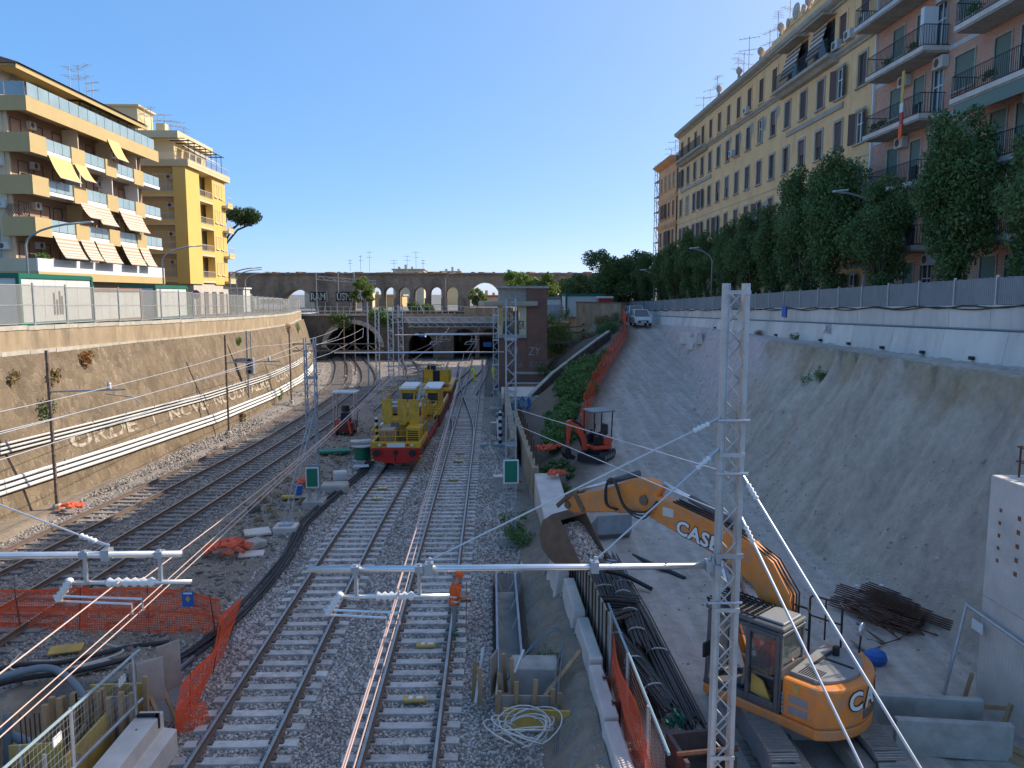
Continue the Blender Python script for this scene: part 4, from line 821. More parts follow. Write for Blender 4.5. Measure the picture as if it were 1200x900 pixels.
# ------------------------------------------------------------------ windows
def shutter_mesh(w, h, m):
    b = MB(); b.bx(0, w, -0.025, 0.0, 0, h); k = 0.06
    while k < h - 0.06: b.bx(0.04, w - 0.04, -0.036, -0.024, k, k + 0.05); k += 0.09
    return b.mesh('shutter', m)
WCACHE = {}
def window(parent, loc, rz, w, h, kind='shut', trim='trim_grey', shut='shutter_brown', tw=0.12, name='window'):
    key = (w, h, kind, trim, shut, tw)
    if key not in WCACHE:
        d = {}; b = MB()
        b.bx(-w / 2 - tw, w / 2 + tw, -0.05, 0.03, h, h + tw); b.bx(-w / 2 - tw - 0.05, w / 2 + tw + 0.05, -0.14, 0.03, -0.1, 0.0); b.bx(-w / 2 - tw, -w / 2, -0.05, 0.03, 0, h); b.bx(w / 2, w / 2 + tw, -0.05, 0.03, 0, h); d['f'] = b.mesh('window', trim)
        b = MB(); b.bx(-w / 2, w / 2, 0.10, 0.12, 0, h); d['p'] = b.mesh('pane', 'glass')
        b = MB()
        for x in (-w / 2 + 0.03, 0, w / 2 - 0.03): b.bx(x - 0.03, x + 0.03, 0.06, 0.10, 0, h)
        for z in (0.03, h * 0.62, h - 0.03): b.bx(-w / 2, w / 2, 0.062, 0.098, z - 0.03, z + 0.03)
        d['s'] = b.mesh('sash', 'white' if kind in ('open', 'plain') else 'shutter_brown')
        if kind in ('shut', 'open', 'half'): d['sh'] = shutter_mesh(w / 2 - 0.01, h, shut)
        if kind == 'roller':
            b = MB(); b.bx(-w / 2, w / 2, 0.03, 0.05, 0.0, h); k = 0.04
            while k < h: b.bx(-w / 2, w / 2, 0.02, 0.032, k, k + 0.045); k += 0.075
            d['r'] = b.mesh('roller_shutter', shut)
        if kind == 'rollhalf':
            b = MB(); b.bx(-w / 2, w / 2, 0.03, 0.05, h * 0.45, h); d['r'] = b.mesh('roller_shutter', shut)
        WCACHE[key] = d
    d = WCACHE[key]; o = inst(name, d['f'], parent, loc, rz)
    if kind != 'shut' and kind != 'roller': inst('pane', d['p'], o); inst('sash', d['s'], o)
    if kind == 'shut': inst('shutter', d['sh'], o, (-w / 2, 0.06, 0)); inst('shutter', d['sh'], o, (0.01, 0.06, 0))
    elif kind == 'open': inst('shutter', d['sh'], o, (-w / 2 - 0.02, -0.06, 0), R(180 + 25)); inst('shutter', d['sh'], o, (w / 2 + 0.02, -0.06, 0), R(-25))
    elif kind == 'half':
        inst('shutter', d['sh'], o, (-w / 2, 0.04, 0), rot=(R(-18), 0, 0)); inst('shutter', d['sh'], o, (0.01, 0.04, 0))
    elif kind in ('roller', 'rollhalf'): inst('roller_shutter', d['r'], o)
    return o
def ac_mesh():
    b = MB(); b.bx(-0.42, 0.42, -0.34, 0, 0, 0.56); return b.mesh('air_conditioner', 'white_dirty')
AC = ac_mesh(); b = MB(); b.lathe([(0.2, -0.352), (0.2, -0.345), (0.19, -0.335)], (-0.1, 0, 0.28), 14, 'y'); ACF = b.mesh('fan_grille', 'shutter_brown')
def ac(parent, loc, rz): o = inst('air_conditioner', AC, parent, loc, rz); inst('fan_grille', ACF, o); return o
def railing(parent, p, q, z, h=0.95, m='iron', gap=0.13, name='railing'):
    p = Vector((p[0], p[1], z)); q = Vector((q[0], q[1], z)); L = (q - p).length; b = MB()
    for zz in (0.08, h): b.beam(p + Vector((0, 0, zz)), q + Vector((0, 0, zz)), 0.035)
    for k in range(int(L / gap) + 1): a = p.lerp(q, min(1, k * gap / L)); b.bx(a.x - 0.009, a.x + 0.009, a.y - 0.009, a.y + 0.009, z + 0.08, z + h)
    return b.build(name, m, parent)
# ------------------------------------------------------------------ left apartment block with balconies
A = thing('apartment_block', 'ochre apartment block with glass balconies and striped awnings', 'building')
FX, WX, Y0, Y1 = -34.5, -36.3, 57.6, 80.4
FL = [10.9, 14.0, 17.1, 20.2, 23.3]
b = MB(); b.bx(-58, WX, Y0 + 0.6, Y1 - 0.2, 7.0, 23.3); b.build('wall', 'brick_int', A)
b = MB(); b.bx(-58, WX - 0.3, Y0 + 0.3, Y0 + 0.598, 7.0, 23.3); b.bx(WX - 0.3, WX + 0.002, Y0 + 0.42, Y0 + 0.6, 10.9, 23.3); b.build('end_wall', 'plaster_beige', A)
b = MB(); b.bx(-37.6, -37.3, Y0 + 0.25, Y0 + 0.299, 7.0, 23.2); b.build('drain_pipe', 'galv_dull', A)
b = MB(); b.bx(-58, -37.2, Y0 + 1.2, Y1 - 1, 23.62, 26.2); b.build('attic_wall', 'white_dirty', A)
b = MB(); b.bx(-58, -35.2, Y0 + 0.2, Y1 - 0.6, 26.2, 26.32); b.bx(-35.3, -35.18, Y0 + 0.2, Y1 - 0.6, 26.0, 26.4); b.build('eave', 'plaster_ochre', A)
b = MB(); b.poly((-35.0, Y0 + 0.1, 26.42), (-35.0, Y1 - 0.5, 26.42), (-41, Y1 - 0.5, 28.2), (-41, Y0 + 0.1, 28.2)); b.poly((-47, Y0 + 0.1, 26.42), (-41, Y0 + 0.1, 28.2), (-41, Y1 - .5, 28.2), (-47, Y1 - .5, 26.42)); b.poly((-35.0, Y0 + 0.1, 26.34), (-47, Y0 + .1, 26.34), (-47, Y0 + .1, 26.42), (-41, Y0 + .1, 28.2), (-35.0, Y0 + 0.1, 26.42)); b.build('roof', 'roof_tile', A)
b = MB(); b.bx(-40, FX, Y0 - 0.05, Y1, 23.3, 23.6); b.bx(FX - 0.12, FX + 0.02, Y0 - 0.06, Y1, 22.9, 24.0); b.bx(-58, FX - .12, Y0 - 0.06, Y0 + 0.06, 22.9, 23.98); b.build('terrace_slab', 'plaster_ochre', A)
for k, y in enumerate(np.arange(Y0 + 0.2, Y1 - 1, 1.45)):
    b = MB(); b.bx(FX - 0.02, FX + 0.0, y, y + 1.38, 24.02, 25.0); b.build('glass_panel', 'balcony_glass', A)
for k, x in enumerate(np.arange(FX - 1.5, -44, -1.5)):
    b = MB(); b.bx(x, x + 1.42, Y0 - 0.0, Y0 + 0.02, 24.02, 25.0); b.build('glass_panel', 'balcony_glass', A)
# verandas of the attic
for k in range(6):
    y = 68 + k * 1.75; v = MB(); v.bx(-35.9, -35.86, y + 0.06, y + 1.69, 24.2, 25.9); f = v.build('veranda_pane', 'clear_glass', A); v = MB(); v.bx(-35.93, -35.83, y - 0.05, y + 0.05, 23.6, 26.0); v.build('veranda_post', 'iron', A)
v = MB(); v.bx(-37.2, -35.8, 68, 78.6, 25.95, 26.02); v.build('veranda_roof', 'plaster_ochre', A)
b = MB(); b.bx(-36.9, -36.85, 62.5, 66.4, 24.0, 25.9); b.build('reed_screen', 'plaster_beige', A)
ac(A, (-37.2, 60.6, 25.2), R(90)); ac(A, (-37.2, 63.5, 24.8), R(90))
window(A, (-37.2, 61.8, 24.0), R(90), 1.1, 1.8, 'plain', 'white', 'shutter_brown', 0.05); window(A, (-37.2, 65.2, 24.0), R(90), 1.1, 1.8, 'plain', 'white', 'shutter_brown', 0.05)
segs = [('s', 57.6, 59.8), ('g', 59.8, 63.4), ('s', 63.4, 65.5), ('g', 65.5, 69.0), ('s', 69.0, 71.0), ('g', 71.0, 74.5), ('s', 74.5, 76.5), ('g', 76.5, 80.3)]
for i, z in enumerate(FL[:4]):
    b = MB(); b.bx(WX, FX - 0.01, Y0 + 0.02, Y1, z - 0.02, z + 0.2); b.build('balcony_slab', 'white_dirty', A)
    if i == 0:
        b = MB(); b.bx(FX - 0.1, FX + 0.05, Y0, Y1, z - 0.5, z + 0.16); b.build('band', 'plaster_ochre', A); b = MB(); b.bx(FX - 0.12, FX + 0.02, Y0 + 0.01, Y1, z + 0.16, z + 1.15); b.build('parapet', 'white', A)
        b = MB(); b.bx(WX - 2.2, FX - 0.121, Y0 - 0.02, Y0 + 0.1, z + 0.16, z + 1.14); b.build('side_parapet', 'plaster_beige', A); b = MB(); b.bx(-58, FX - 0.1, Y0 - 0.02, Y0 + 0.1, z - 0.5, z + 0.16); b.build('side_band', 'plaster_ochre', A)
        continue
    for k, (kd, a, c) in enumerate(segs):
        if kd == 's':
            b = MB(); b.bx(FX - 0.12, FX + 0.06, a, c, z - 0.28, z + 1.15); b.build('parapet', 'plaster_ochre', A)
        else:
            m_ = int((c - a) / 1.15)
            for q in range(m_):
                w_ = (c - a) / m_; b = MB(); b.bx(FX - 0.06, FX - 0.04, a + q * w_ + 0.03, a + (q + 1) * w_ - 0.03, z + 0.25, z + 1.12); b.build('glass_panel', 'balcony_glass', A)
            b = MB(); b.bx(FX - 0.1, FX - 0.0, a + 0.01, c - 0.01, z - 0.1, z + 0.18); b.build('slab_edge', 'white', A)
    b = MB(); b.bx(WX - 0.6, FX - 0.121, Y0 - 0.02, Y0 + 0.1, z - 0.28, z + 1.15); b.build('side_parapet', 'plaster_ochre', A)
    if i == 1:
        b = MB()
        for k in range(12): b.beam((WX - 0.5 + k * 0.17, Y0 + 0.03, z + 1.15), (WX - 0.5 + k * 0.17 + (0.5 if k < 9 else 0.1), Y0 + 0.03, z + 2.1), 0.025); b.beam((WX - 0.5 + k * 0.17, Y0 + 0.05, z + 2.1), (WX - 0.5 + k * 0.17 + (0.5 if k < 9 else 0.1), Y0 + 0.05, z + 1.15), 0.025)
        b.build('trellis', 'iron', A)
for i, z in enumerate(FL[:4]):
    for k, (y, kd) in enumerate([(59.4, 'roller'), (62.0, 'plain'), (64.4, 'roller'), (67.2, 'plain'), (70.0, 'roller'), (72.8, 'plain'), (75.4, 'plain'), (78.4, 'roller')]):
        window(A, (WX, y + 0.3 * ((i + k) % 3 - 1), z + 0.25), R(90), 1.25, 2.15, kd if (i + k) % 4 else 'plain', 'shutter_brown', 'plaster_beige', 0.06)
    for y in ((60.9, 66.0, 73.9) if i % 2 else (61.0, 70.9, 77.0)): ac(A, (WX, y, z + 2.0), R(90))
    ac(A, (-37.0, Y0 + 0.3, z + 1.8), 0.0) if i < 3 else None
    b = MB()
    for y in (65.6, 71.2, 76.4): b.bx(WX, FX - 0.5, y - 0.06, y + 0.06, z + 0.2, z + 2.9)
    b.build('partition', ['plaster_beige', 'plaster_ochre', 'white', 'plaster_beige'][i], A)
def awning(y0, y1, ztop, drop, out, m): 
    b = MB(); n_ = 14
    for k in range(4):
        a = y0 + (y1 - y0) * k / 4; c = y0 + (y1 - y0) * (k + 1) / 4
        for q in range(n_):
            f0, f1 = q / n_, (q + 1) / n_; b.mi = q % 2; sg = lambda f: 0.16 * sin(pi * f)
            b.poly((FX + 0.03 + out * f0, a, ztop - drop * f0 - sg(f0)), (FX + 0.03 + out * f0, c, ztop - drop * f0 - sg(f0)), (FX + 0.03 + out * f1, c, ztop - drop * f1 - sg(f1)), (FX + 0.03 + out * f1, a, ztop - drop * f1 - sg(f1)))
    o = b.build('awning', m, A); s_ = o.modifiers.new('t', 'SOLIDIFY'); s_.thickness = 0.012
    f = MB(); f.tube([(FX + 0.03 + out, y0, ztop - drop), (FX + 0.03 + out, y1, ztop - drop)], 0.03, 6); f.build('awning_bar', 'galv', A)
dm('awn_ochre', (0.70, 0.48, 0.20), 0.9); dm('awn_ochre2', (0.66, 0.44, 0.18), 0.9); dm('awn_w', (0.60, 0.53, 0.42), 0.9); dm('awn_s', (0.40, 0.30, 0.22), 0.9)
for y0, y1, fl, dr, st in ((60.0, 63.2, 3, 1.9, 0), (63.7, 65.6, 3, 1.5, 0), (69.6, 71.8, 4, 1.9, 0), (64.2, 66.4, 2, 1.4, 1), (66.2, 69.2, 2, 1.8, 1), (71.2, 75.6, 2, 1.9, 1), (60.0, 63.4, 1, 1.9, 1), (63.9, 66.1, 1, 1.9, 1), (66.4, 69.6, 1, 2.0, 1), (71.2, 74.4, 1, 2.0, 1), (74.8, 76.8, 1, 2.0, 1)):
    awning(y0, y1, FL[fl] - 0.1, dr * 0.92, 0.85, ['awn_w', 'awn_s'] if st else ['awn_ochre', 'awn_ochre2'])
b = MB(); b.bx(-57, WX + 0.2, Y0 + 1.0, Y1 - 0.5, 7.0, 10.4); b.build('shop_front', 'trim_grey', A)
for y in (60, 63.5, 67, 71, 74.5, 78): b = MB(); b.bx(WX + 0.2, WX + 0.24, y - 1.2, y + 1.2, 7.4, 9.8); b.build('shop_shutter', 'galv_dull', A)
bl_ = leaf_mesh('balcony_plant', [(0, 0, 0, 0.3, 0.9, 0.3)], 160, 0.1, 'leaf_mid', 0.5, 4, 0.1)
for y, z in ((58.9, FL[0] + 1.35), (76.4, FL[0] + 1.2), (68.2, FL[2] + 1.0), (74.2, FL[1] + 1.1)): inst('balcony_plant', bl_, A, (FX - 0.3, y, z))
A.location.y = 2.42
# rooftop antennas, generic
def antenna(x, y, z, h, label, n=5, rz=0, grp='rooftop antennas', r=0.035):
    t = thing('tv_antenna', label, 'antenna', (x, y, z), rz, grp); b = MB(); b.tube([(0, 0, 0), (0, 0, h)], r, 5); b.build('mast', 'galv_dull', t)
    b = MB()
    for q in range(2):
        zz = h * (0.95 - 0.25 * q); b.tube([(0, -0.9, zz), (0, 0.9, zz)], r * 0.7, 4)
        for k in range(n): b.tube([(-0.45 + 0.04 * k, -0.8 + k * 1.6 / max(1, n - 1), zz), (0.45 - 0.04 * k, -0.8 + k * 1.6 / max(1, n - 1), zz)], r * 0.45, 4)
    b.build('element', 'galv_dull', t)
for i, (y, h) in enumerate([(75.5, 3.2), (77.2, 3.8), (78.6, 4.4), (79.8, 3.0)]): antenna(-40.5, y + 2.4, 27.8, h, ORD[i] + ' roof antenna from the left on the balcony block', 4, 0.4 * i, 'antennas on the balcony block')
# ------------------------------------------------------------------ golden corner building
B = thing('apartment_block', 'golden yellow corner block with white railings behind the balcony block', 'building')
BX, BY, BY2 = -33.8, 88.0, 101.0
FB = [10.96, 14.1, 17.3, 20.4, 23.5]
b = MB(); b.bx(-56, BX - 1.4, BY + 1.3, BY2, 6.5, 23.5); b.build('wall', 'plaster_cream', B)
b = MB(); b.bx(BX - 1.4, BX, BY, BY + 4.0, 10.5, 23.4); b.bx(BX - 0.9, BX - 0.02, BY + 8.2, BY2 - 0.3, 10.5, 23.4); b.build('corner_pier', 'plaster_gold', B)
b = MB(); b.bx(-52, BX - 0.2, BY + 1.4, BY2, 6.5, 10.5); b.build('ground_floor', 'travertine', B)
for y in (90.6, 93.2, 95.8, 98.4): b = MB(); b.bx(BX - 0.22, BX - 0.17, y - 0.7, y + 0.7, 7.0, 9.6); b.build('shop_door', 'shutter_brown', B)
for i, z in enumerate(FB):
    if i < 4:
        b = MB(); b.bx(-50, BX - 1.4, BY, BY + 1.32, z - 0.3, z); b.bx(BX - 1.4, BX - 0.02, BY + 4.0, BY + 8.2, z - 0.3, z); b.bx(BX - 0.9, BX + 0.7, BY2 - 1.6, BY2 + 0.3, z - 0.3, z); b.build('balcony_slab', 'plaster_cream', B)
        b = MB(); b.bx(-50, BX - 1.4, BY - 0.02, BY + 0.08, z, z + 0.3); b.bx(BX - 0.1, BX - 0.005, BY + 4.0, BY + 8.2, z, z + 0.3); b.bx(BX + 0.62, BX + 0.72, BY2 - 1.6, BY2 + 0.3, z, z + 0.3); b.build('slab_edge', 'plaster_gold', B)
        for p_, q_ in (((-46, BY + 0.04), (BX - 1.4, BY + 0.04)), ((BX - 0.05, BY + 4.0), (BX - 0.05, BY + 8.2)), ((BX + 0.66, BY2 - 1.6), (BX + 0.66, BY2 + 0.3))): railing(B, p_, q_, z + 0.3, 0.75, 'white_dirty', 0.2)
        for x in (-41.6, -39.5, -37.2): window(B, (x, BY + 1.3, z + 0.1), 0, 1.5, 2.2, 'rollhalf' if (i + int(x)) % 2 else 'plain', 'white', 'trim_grey', 0.06)
        ac(B, (BX - 2.2, BY + 1.3, z + 1.7), 0)
        for y in (BY + 5.3, BY + 7.0): window(B, (BX - 1.4, y, z + 0.05), R(90), 1.0, 2.1, 'plain', 'white', 'trim_grey', 0.06)
        for y in (BY + 9.3, BY + 10.9): window(B, (BX - 0.02, y, z + 0.75), R(90), 0.9, 1.5, 'rollhalf', 'white_dirty', 'trim_grey', 0.06)
        ac(B, (BX - 1.4, BY + 6.2, z + 2.2), R(90))
b = MB(); b.bx(-52, BX + 0.4, BY - 0.15, BY2 + 0.5, 23.4, 23.75); b.bx(-52, BX + 0.4, BY - 0.17, BY - 0.02, 23.75, 24.1); b.bx(BX + 0.27, BX + 0.42, BY - 0.02, BY2 + .5, 23.75, 24.1); b.build('terrace_slab', 'plaster_cream', B)
railing(B, (-46, BY - 0.1), (BX + 0.33, BY - 0.1), 24.1, 0.85, 'white_dirty', 0.22); railing(B, (BX + 0.34, BY), (BX + 0.34, BY2 + 0.4), 24.1, 0.85, 'white_dirty', 0.22)
b = MB(); b.bx(-52, BX - 2.0, BY + 2.2, BY2 - 1, 23.7, 26.6); b.bx(-52, BX - 1.2, BY + 1.4, BY2 - 0.6, 26.6, 27.5); b.build('attic', 'plaster_cream', B)
b = MB(); b.bx(-46, -40, BY + 3, BY + 7, 27.5, 30.4); b.bx(-46.3, -39.7, BY + 2.7, BY + 7.3, 30.4, 30.6); b.bx(-38, -37, BY + 3, BY + 4, 27.5, 28.6); b.build('stair_head', 'plaster_cream', B)
for k in range(7):
    b = MB(); y = BY + 1.2 + k * 1.75; b.bx(BX - 0.02, BX + 0.04, y - 0.03, y + 0.03, 24.1, 26.3); b.bx(BX - 2.0, BX + 0.15, y - 0.04, y + 0.04, 26.28, 26.4); b.build('pergola_post', 'iron', B)
b = MB(); b.bx(BX - 0.02, BX + 0.06, BY + 1, BY2 - 0.2, 26.4, 26.48); b.bx(-44, BX - 0.02, BY + 0.3, BY + 0.38, 26.4, 26.48); b.build('pergola_beam', 'iron', B)
for k in range(4):
    b = MB(); y = BY + 3.2 + k * 2.0; b.poly((BX - 1.5, y, 26.3), (BX - 1.5, y + 1.5, 26.3), (BX + 0.25, y + 1.5, 25.2), (BX + 0.25, y, 25.2)); o = b.build('awning', 'awn_w', B); o.modifiers.new('t', 'SOLIDIFY').thickness = 0.02
for i in range(7): antenna(-39.5 + 0.5 * i, BY + 3.6 + 0.6 * i, 27.5, 3.0 - 0.25 * i + (0.4 if i % 2 else 0), ORD[i] + ' antenna from the left in the cluster on the golden block', 4, 0.5 * i, 'antennas on the golden block')
# street lamps left
def lamp(x, y, z, h, reach, label, rz=0.0, grp='curved street lamps', m='galv_dull', double=False):
    t = thing('street_lamp', label, 'street lamp', (x, y, z), rz, grp)
    b = MB(); pts = [(0, 0, 0), (0, 0, h * 0.78)] + [(reach * (1 - cos(a)) * 0.9, 0, h * 0.78 + h * 0.22 * sin(a)) for a in np.linspace(0.25, 1.4, 6)]; b.tube(pts, [0.09] + [0.06] * (len(pts) - 1), 8); b.build('pole', m, t, smooth=True)
    e = pts[-1]; b = MB(); b.box((e[0] + 0.35, 0, e[2] + 0.02), (0.8, 0.26, 0.10), ry=R(-6)); b.build('lamp_head', 'white_dirty', t, bev=0.03)
    return t
lamp(-26.8, 45.6, 7.6, 5.8, 4.2, 'curved street lamp in front of the balcony block', 0.0); lamp(-27.6, 66, 7.3, 6.1, 3.6, 'curved street lamp between cabin and golden block', 0.3); lamp(-27.4, 82, 7.1, 5.0, 3.4, 'curved street lamp in front of the golden block end', 0.2); lamp(-30, 92, 7, 5.2, 3.0, 'curved street lamp before the aqueduct, left of a close pair', 0.15); lamp(-29.6, 94, 7, 4.9, 2.8, 'curved street lamp before the aqueduct, right of a close pair', 0.1)
t = thing('round_sign', 'round blue and red road sign behind the street fence', 'sign', (-27.6, 73, 7.2)); b = MB(); b.tube([(0, 0, 0), (0, 0, 2.2)], 0.04); b.build('post', 'galv', t); b = MB(); b.lathe([(0.42, 0), (0.42, 0.03)], (0, -0.06, 2.1), 16, 'y'); b.build('disc', 'train_red', t); b = MB(); b.lathe([(0.3, -0.075), (0.3, -0.07)], (0, 0, 2.1), 16, 'y'); b.build('face', 'blue', t)
# umbrella pine behind the golden block
tr = MB(); tr.tube([(0, 0, 0), (0.3, 0, 5), (0.1, 0, 9.5)], [0.4, 0.32, 0.22], 8)
for k in range(7): a = k * 0.9; tr.tube([(0.1, 0, 8), (1.5 + 1.2 * cos(a), 1.8 * sin(a), 10.6), (2.7 + 2.6 * cos(a), 3 * sin(a), 11.5)], [0.15, 0.1, 0.05], 6)
r_ = random.Random(4); bl = [(2.7 + 3.4 * r_.random() ** 0.5 * cos(a), 3.4 * r_.random() ** 0.5 * sin(a), 12 + r_.uniform(-0.5, 0.7), 1.3, 1.3, 0.7) for a in [r_.uniform(0, 6.28) for _ in range(16)]]
tree('pine_tree', 'umbrella pine rising behind the golden block', (-38.6, 112, 6.6), tr.mesh('trunk', 'bark'), leaf_mesh('crown', bl, 6500, 0.2, 'leaf_pine', 0.3, 5, 0.3), sc=(0.95, 0.95, 1.12))
# ------------------------------------------------------------------ right: retaining wall, fence
RW = thing('concrete_wall', 'long pale concrete panel wall beside the dirt ramp', 'retaining wall')
WXR = 17.0
def ztopR(y): return lerp([0, 24.2, 85.5, 130], [9.4, 8.98, 7.6, 6.9], y)
def zmidR(y): return lerp([0, 24.2, 85.5, 130], [8.45, 8.1, 6.95, 6.4], y)
y = 14.0
while y < 100:
    w = 2.4; zt = ztopR(y); zm = zmidR(y); zf = wall_foot(y) - 0.5
    b = MB(); b.bx(0.0, 0.22, 0.012, w - 0.012, 0, zt - zm); b.build('upper_panel', 'panel_concrete', RW, (WXR + 0.12, y, zm), rot=(math.atan2(ztopR(y + w) - zt, w), 0, 0))
    y += w
y = 14.0
while y < 100:
    w = 3.6; zm = zmidR(y); zf = wall_foot(y) - 0.5; dz = (zmidR(y + w) - zm)
    b = MB(); b.v = [(-0.28, 0.01, zf), (-0.28, w - 0.01, zf), (0.3, w - 0.01, zf), (0.3, 0.01, zf), (0.0, 0.01, zm - 0.02), (0.0, w - 0.01, zm + dz - 0.02), (0.3, w - 0.01, zm + dz - 0.02), (0.3, 0.01, zm - 0.02)]
    b.f = [(0, 3, 2, 1), (4, 5, 6, 7), (0, 1, 5, 4), (1, 2, 6, 5), (2, 3, 7, 6), (3, 0, 4, 7)]; b.f = [tuple(reversed(f)) for f in b.f]; b.m = [0] * 6; b.build('lower_panel', 'panel_concrete', RW, (WXR, y, 0)); y += w
b = MB(); b.tube([(WXR + 0.02, yy, zmidR(yy) + 0.03) for yy in np.arange(14, 100, 4)], 0.04, 6); b.build('conduit', 'pvc_grey', RW)
b = MB(); b.tube([(WXR + 0.08, yy, ztopR(yy) - 0.06 + 0.05 * sin(yy * 1.9)) for yy in np.arange(14, 100, 0.8)], 0.03, 5); b.build('cable', 'rubber', RW)
b = MB(); b.tube([(WXR + 0.08, yy, ztopR(yy) - 0.1 + 0.06 * sin(yy * 1.3 + 1)) for yy in np.arange(14, 100, 0.8)], 0.025, 5); b.build('cable', 'rubber', RW)
b = MB()
for yy in np.arange(20, 60, 3.1): b.bx(WXR - 0.3, WXR - 0.2, yy, yy + 0.22, wall_foot(yy) + 0.05, wall_foot(yy) + 0.17)
b.build('weep_hole', 'black', RW)
b = MB(); b.bx(WXR + 0.02, WXR + 0.06, 44.2, 44.8, ztopR(44) - 0.55, ztopR(44) + 0.1); b.build('blue_notice', 'blue', RW)
for y_ in (37.2,): text_mesh('graffiti', 'Xk', 0.7, 'pvc_grey', RW, frame_mtx((WXR - 0.16, y_ + 1, 7.35), (0, -1, 0), (0.2, 0, 1)), 0.003, 0.0)
SF = thing('slat_fence', 'dark grey slatted fence along the top of the concrete wall', 'fence')
y = 14.0
while y < 100:
    b = MB()
    for k in range(22): b.bx(-0.02, 0.02, k * 0.109 + 0.008, k * 0.109 + 0.098 , 0.0 + rnd.uniform(-.01, .01), 0.92 + rnd.uniform(-.015, .015))
    b.bx(0.02, 0.05, 0, 2.4, 0.2, 0.26); b.bx(0.02, 0.05, 0, 2.4, 0.7, 0.76)
    b.build('slat_panel', 'slat_grey', SF, (WXR + 0.3, y, ztopR(y) + 0.02), rot=(math.atan2(ztopR(y + 2.4) - ztopR(y), 2.4), 0, 0)); b = MB(); b.bx(-0.035, 0.035, -0.035, 0.035, 0, 1.02); b.build('fence_post', 'galv', SF, (WXR + 0.27, y, ztopR(y))); y += 2.4
# ------------------------------------------------------------------ long yellow building
YB = thing('yellow_building', 'long yellow building with brown shutters and grey cornices', 'building')
FXR = 22.0; ZW = [25.7, 22.5, 19.2, 15.9, 12.6, 9.6]; YC = [46.7 + 2.9 * k for k in range(16)]; YA, YE = 45.3, 92.0
ww, wh = 1.02, 1.85
holes = []
log = lambda y, i: i == 0 and 50.3 < y < 59.0
for i, z in enumerate(ZW):
    for k, y in enumerate(YC):
        if log(y, i): continue
        holes.append((y - ww / 2, y + ww / 2, z - wh / 2, z + wh / 2))
holes += [(50.8, 53.9, 24.5, 26.9), (55.0, 58.6, 24.5, 26.9)]
b = MB(); b.wall((FXR, 0, 0), (0, 1, 0), (-1, 0, 0), YA, YE, 6.5, 27.3, holes, 0.22); b.build('facade', 'plaster_yellow', YB)
b = MB(); b.bx(FXR + 0.3, 36, YA, YE, 6.5, 27.6); b.build('body', 'plaster_yellow', YB)
kinds = ['shut', 'open', 'shut', 'half', 'plain', 'open', 'shut', 'open', 'shut', 'half', 'rollhalf']
for i, z in enumerate(ZW):
    for k, y in enumerate(YC):
        if log(y, i): continue
        kd = kinds[rnd.randrange(11)]
        if i == 0: kd = 'shut'
        window(YB, (FXR, y, z - wh / 2), R(-90), ww, wh, kd, 'plaster_yellow' if i == 0 else 'trim_grey', 'shutter_brown', 0.17)
def molding(parent, y0, y1, z, prof, m, name):
    b = MB(); b.prism([(FXR - d, z + h) for d, h in prof], y0, y1, 'y'); return b.build(name, m, parent)
molding(YB, YA, YE, 27.3, [(0, 0), (0.12, 0), (0.18, 0.12), (0.4, 0.2), (0.55, 0.3), (0.6, 0.5), (0.6, 0.58), (-0.2, 0.6), (-0.2, 0)], 'trim_grey', 'cornice')
molding(YB, YA, YE, 24.05, [(0, 0), (0.1, 0.02), (0.14, 0.14), (0.26, 0.24), (0.3, 0.36), (0.0, 0.38)], 'trim_grey', 'string_course')
molding(YB, 50.0, 59.6, 23.95, [(-0.05, -0.1), (0.3, -0.02), (0.5, 0.2), (0.75, 0.3), (0.75, 0.5), (-0.05, 0.5)], 'trim_grey', 'balcony_ledge')
molding(YB, 79.5, 90.5, 23.95, [(-0.05, -0.1), (0.3, -0.02), (0.5, 0.2), (0.75, 0.3), (0.75, 0.5), (-0.05, 0.5)], 'trim_grey', 'balcony_ledge')
molding(YB, 49.0, 58.3, 20.9, [(0, 0), (0.1, 0), (0.12, 0.32), (0, 0.34)], 'trim_grey', 'sill_band'); molding(YB, 78.0, 90.3, 20.9, [(0, 0), (0.1, 0), (0.12, 0.32), (0, 0.34)], 'trim_grey', 'sill_band')
molding(YB, 62.5, 68.3, 14.55, [(0, 0), (0.2, 0.05), (0.4, 0.3), (0.45, 0.4), (0, 0.42)], 'trim_grey', 'portal_ledge')
molding(YB, YA, YE, 17.4, [(0, 0), (0.02, 0), (0.02, 0.05), (0, 0.05)], 'trim_grey', 'score_line'); molding(YB, YA, YE, 10.9, [(0, 0), (0.08, 0), (0.1, 0.3), (0, 0.32)], 'trim_grey', 'base_course')
railing(YB, (FXR - 0.7, 50.2), (FXR - 0.7, 59.4), 24.45, 0.95); railing(YB, (FXR - 0.7, 80), (FXR - 0.7, 90.3), 24.45, 0.95)
for y0, y1 in ((50.8, 53.9), (55.0, 58.6)):
    b = MB(); b.bx(FXR + 0.15, FXR + 0.2, y0, y1, 24.5, 26.9); b.build('loggia_opening', 'glass', YB)
    b = MB()
    for k in range(12): b.mi = k % 2; z0 = 26.9 - k * 0.17; b.poly((FXR - 0.1 - k * 0.05, y0 + 0.9, z0), (FXR - 0.1 - k * 0.05, y1 - 0.1, z0), (FXR - 0.15 - k * 0.05, y1 - 0.1, z0 - 0.17), (FXR - 0.15 - k * 0.05, y0 + 0.9, z0 - 0.17))
    o = b.build('striped_awning', ['awn_w', 'shutter_brown'], YB); o.modifiers.new('t', 'SOLIDIFY').thickness = 0.015
    b = MB(); b.bx(FXR - 0.9, FXR - 0.02, y0 - 0.2, y1 + 0.2, 27.0, 27.08); b.build('awning_box', 'trim_grey', YB)
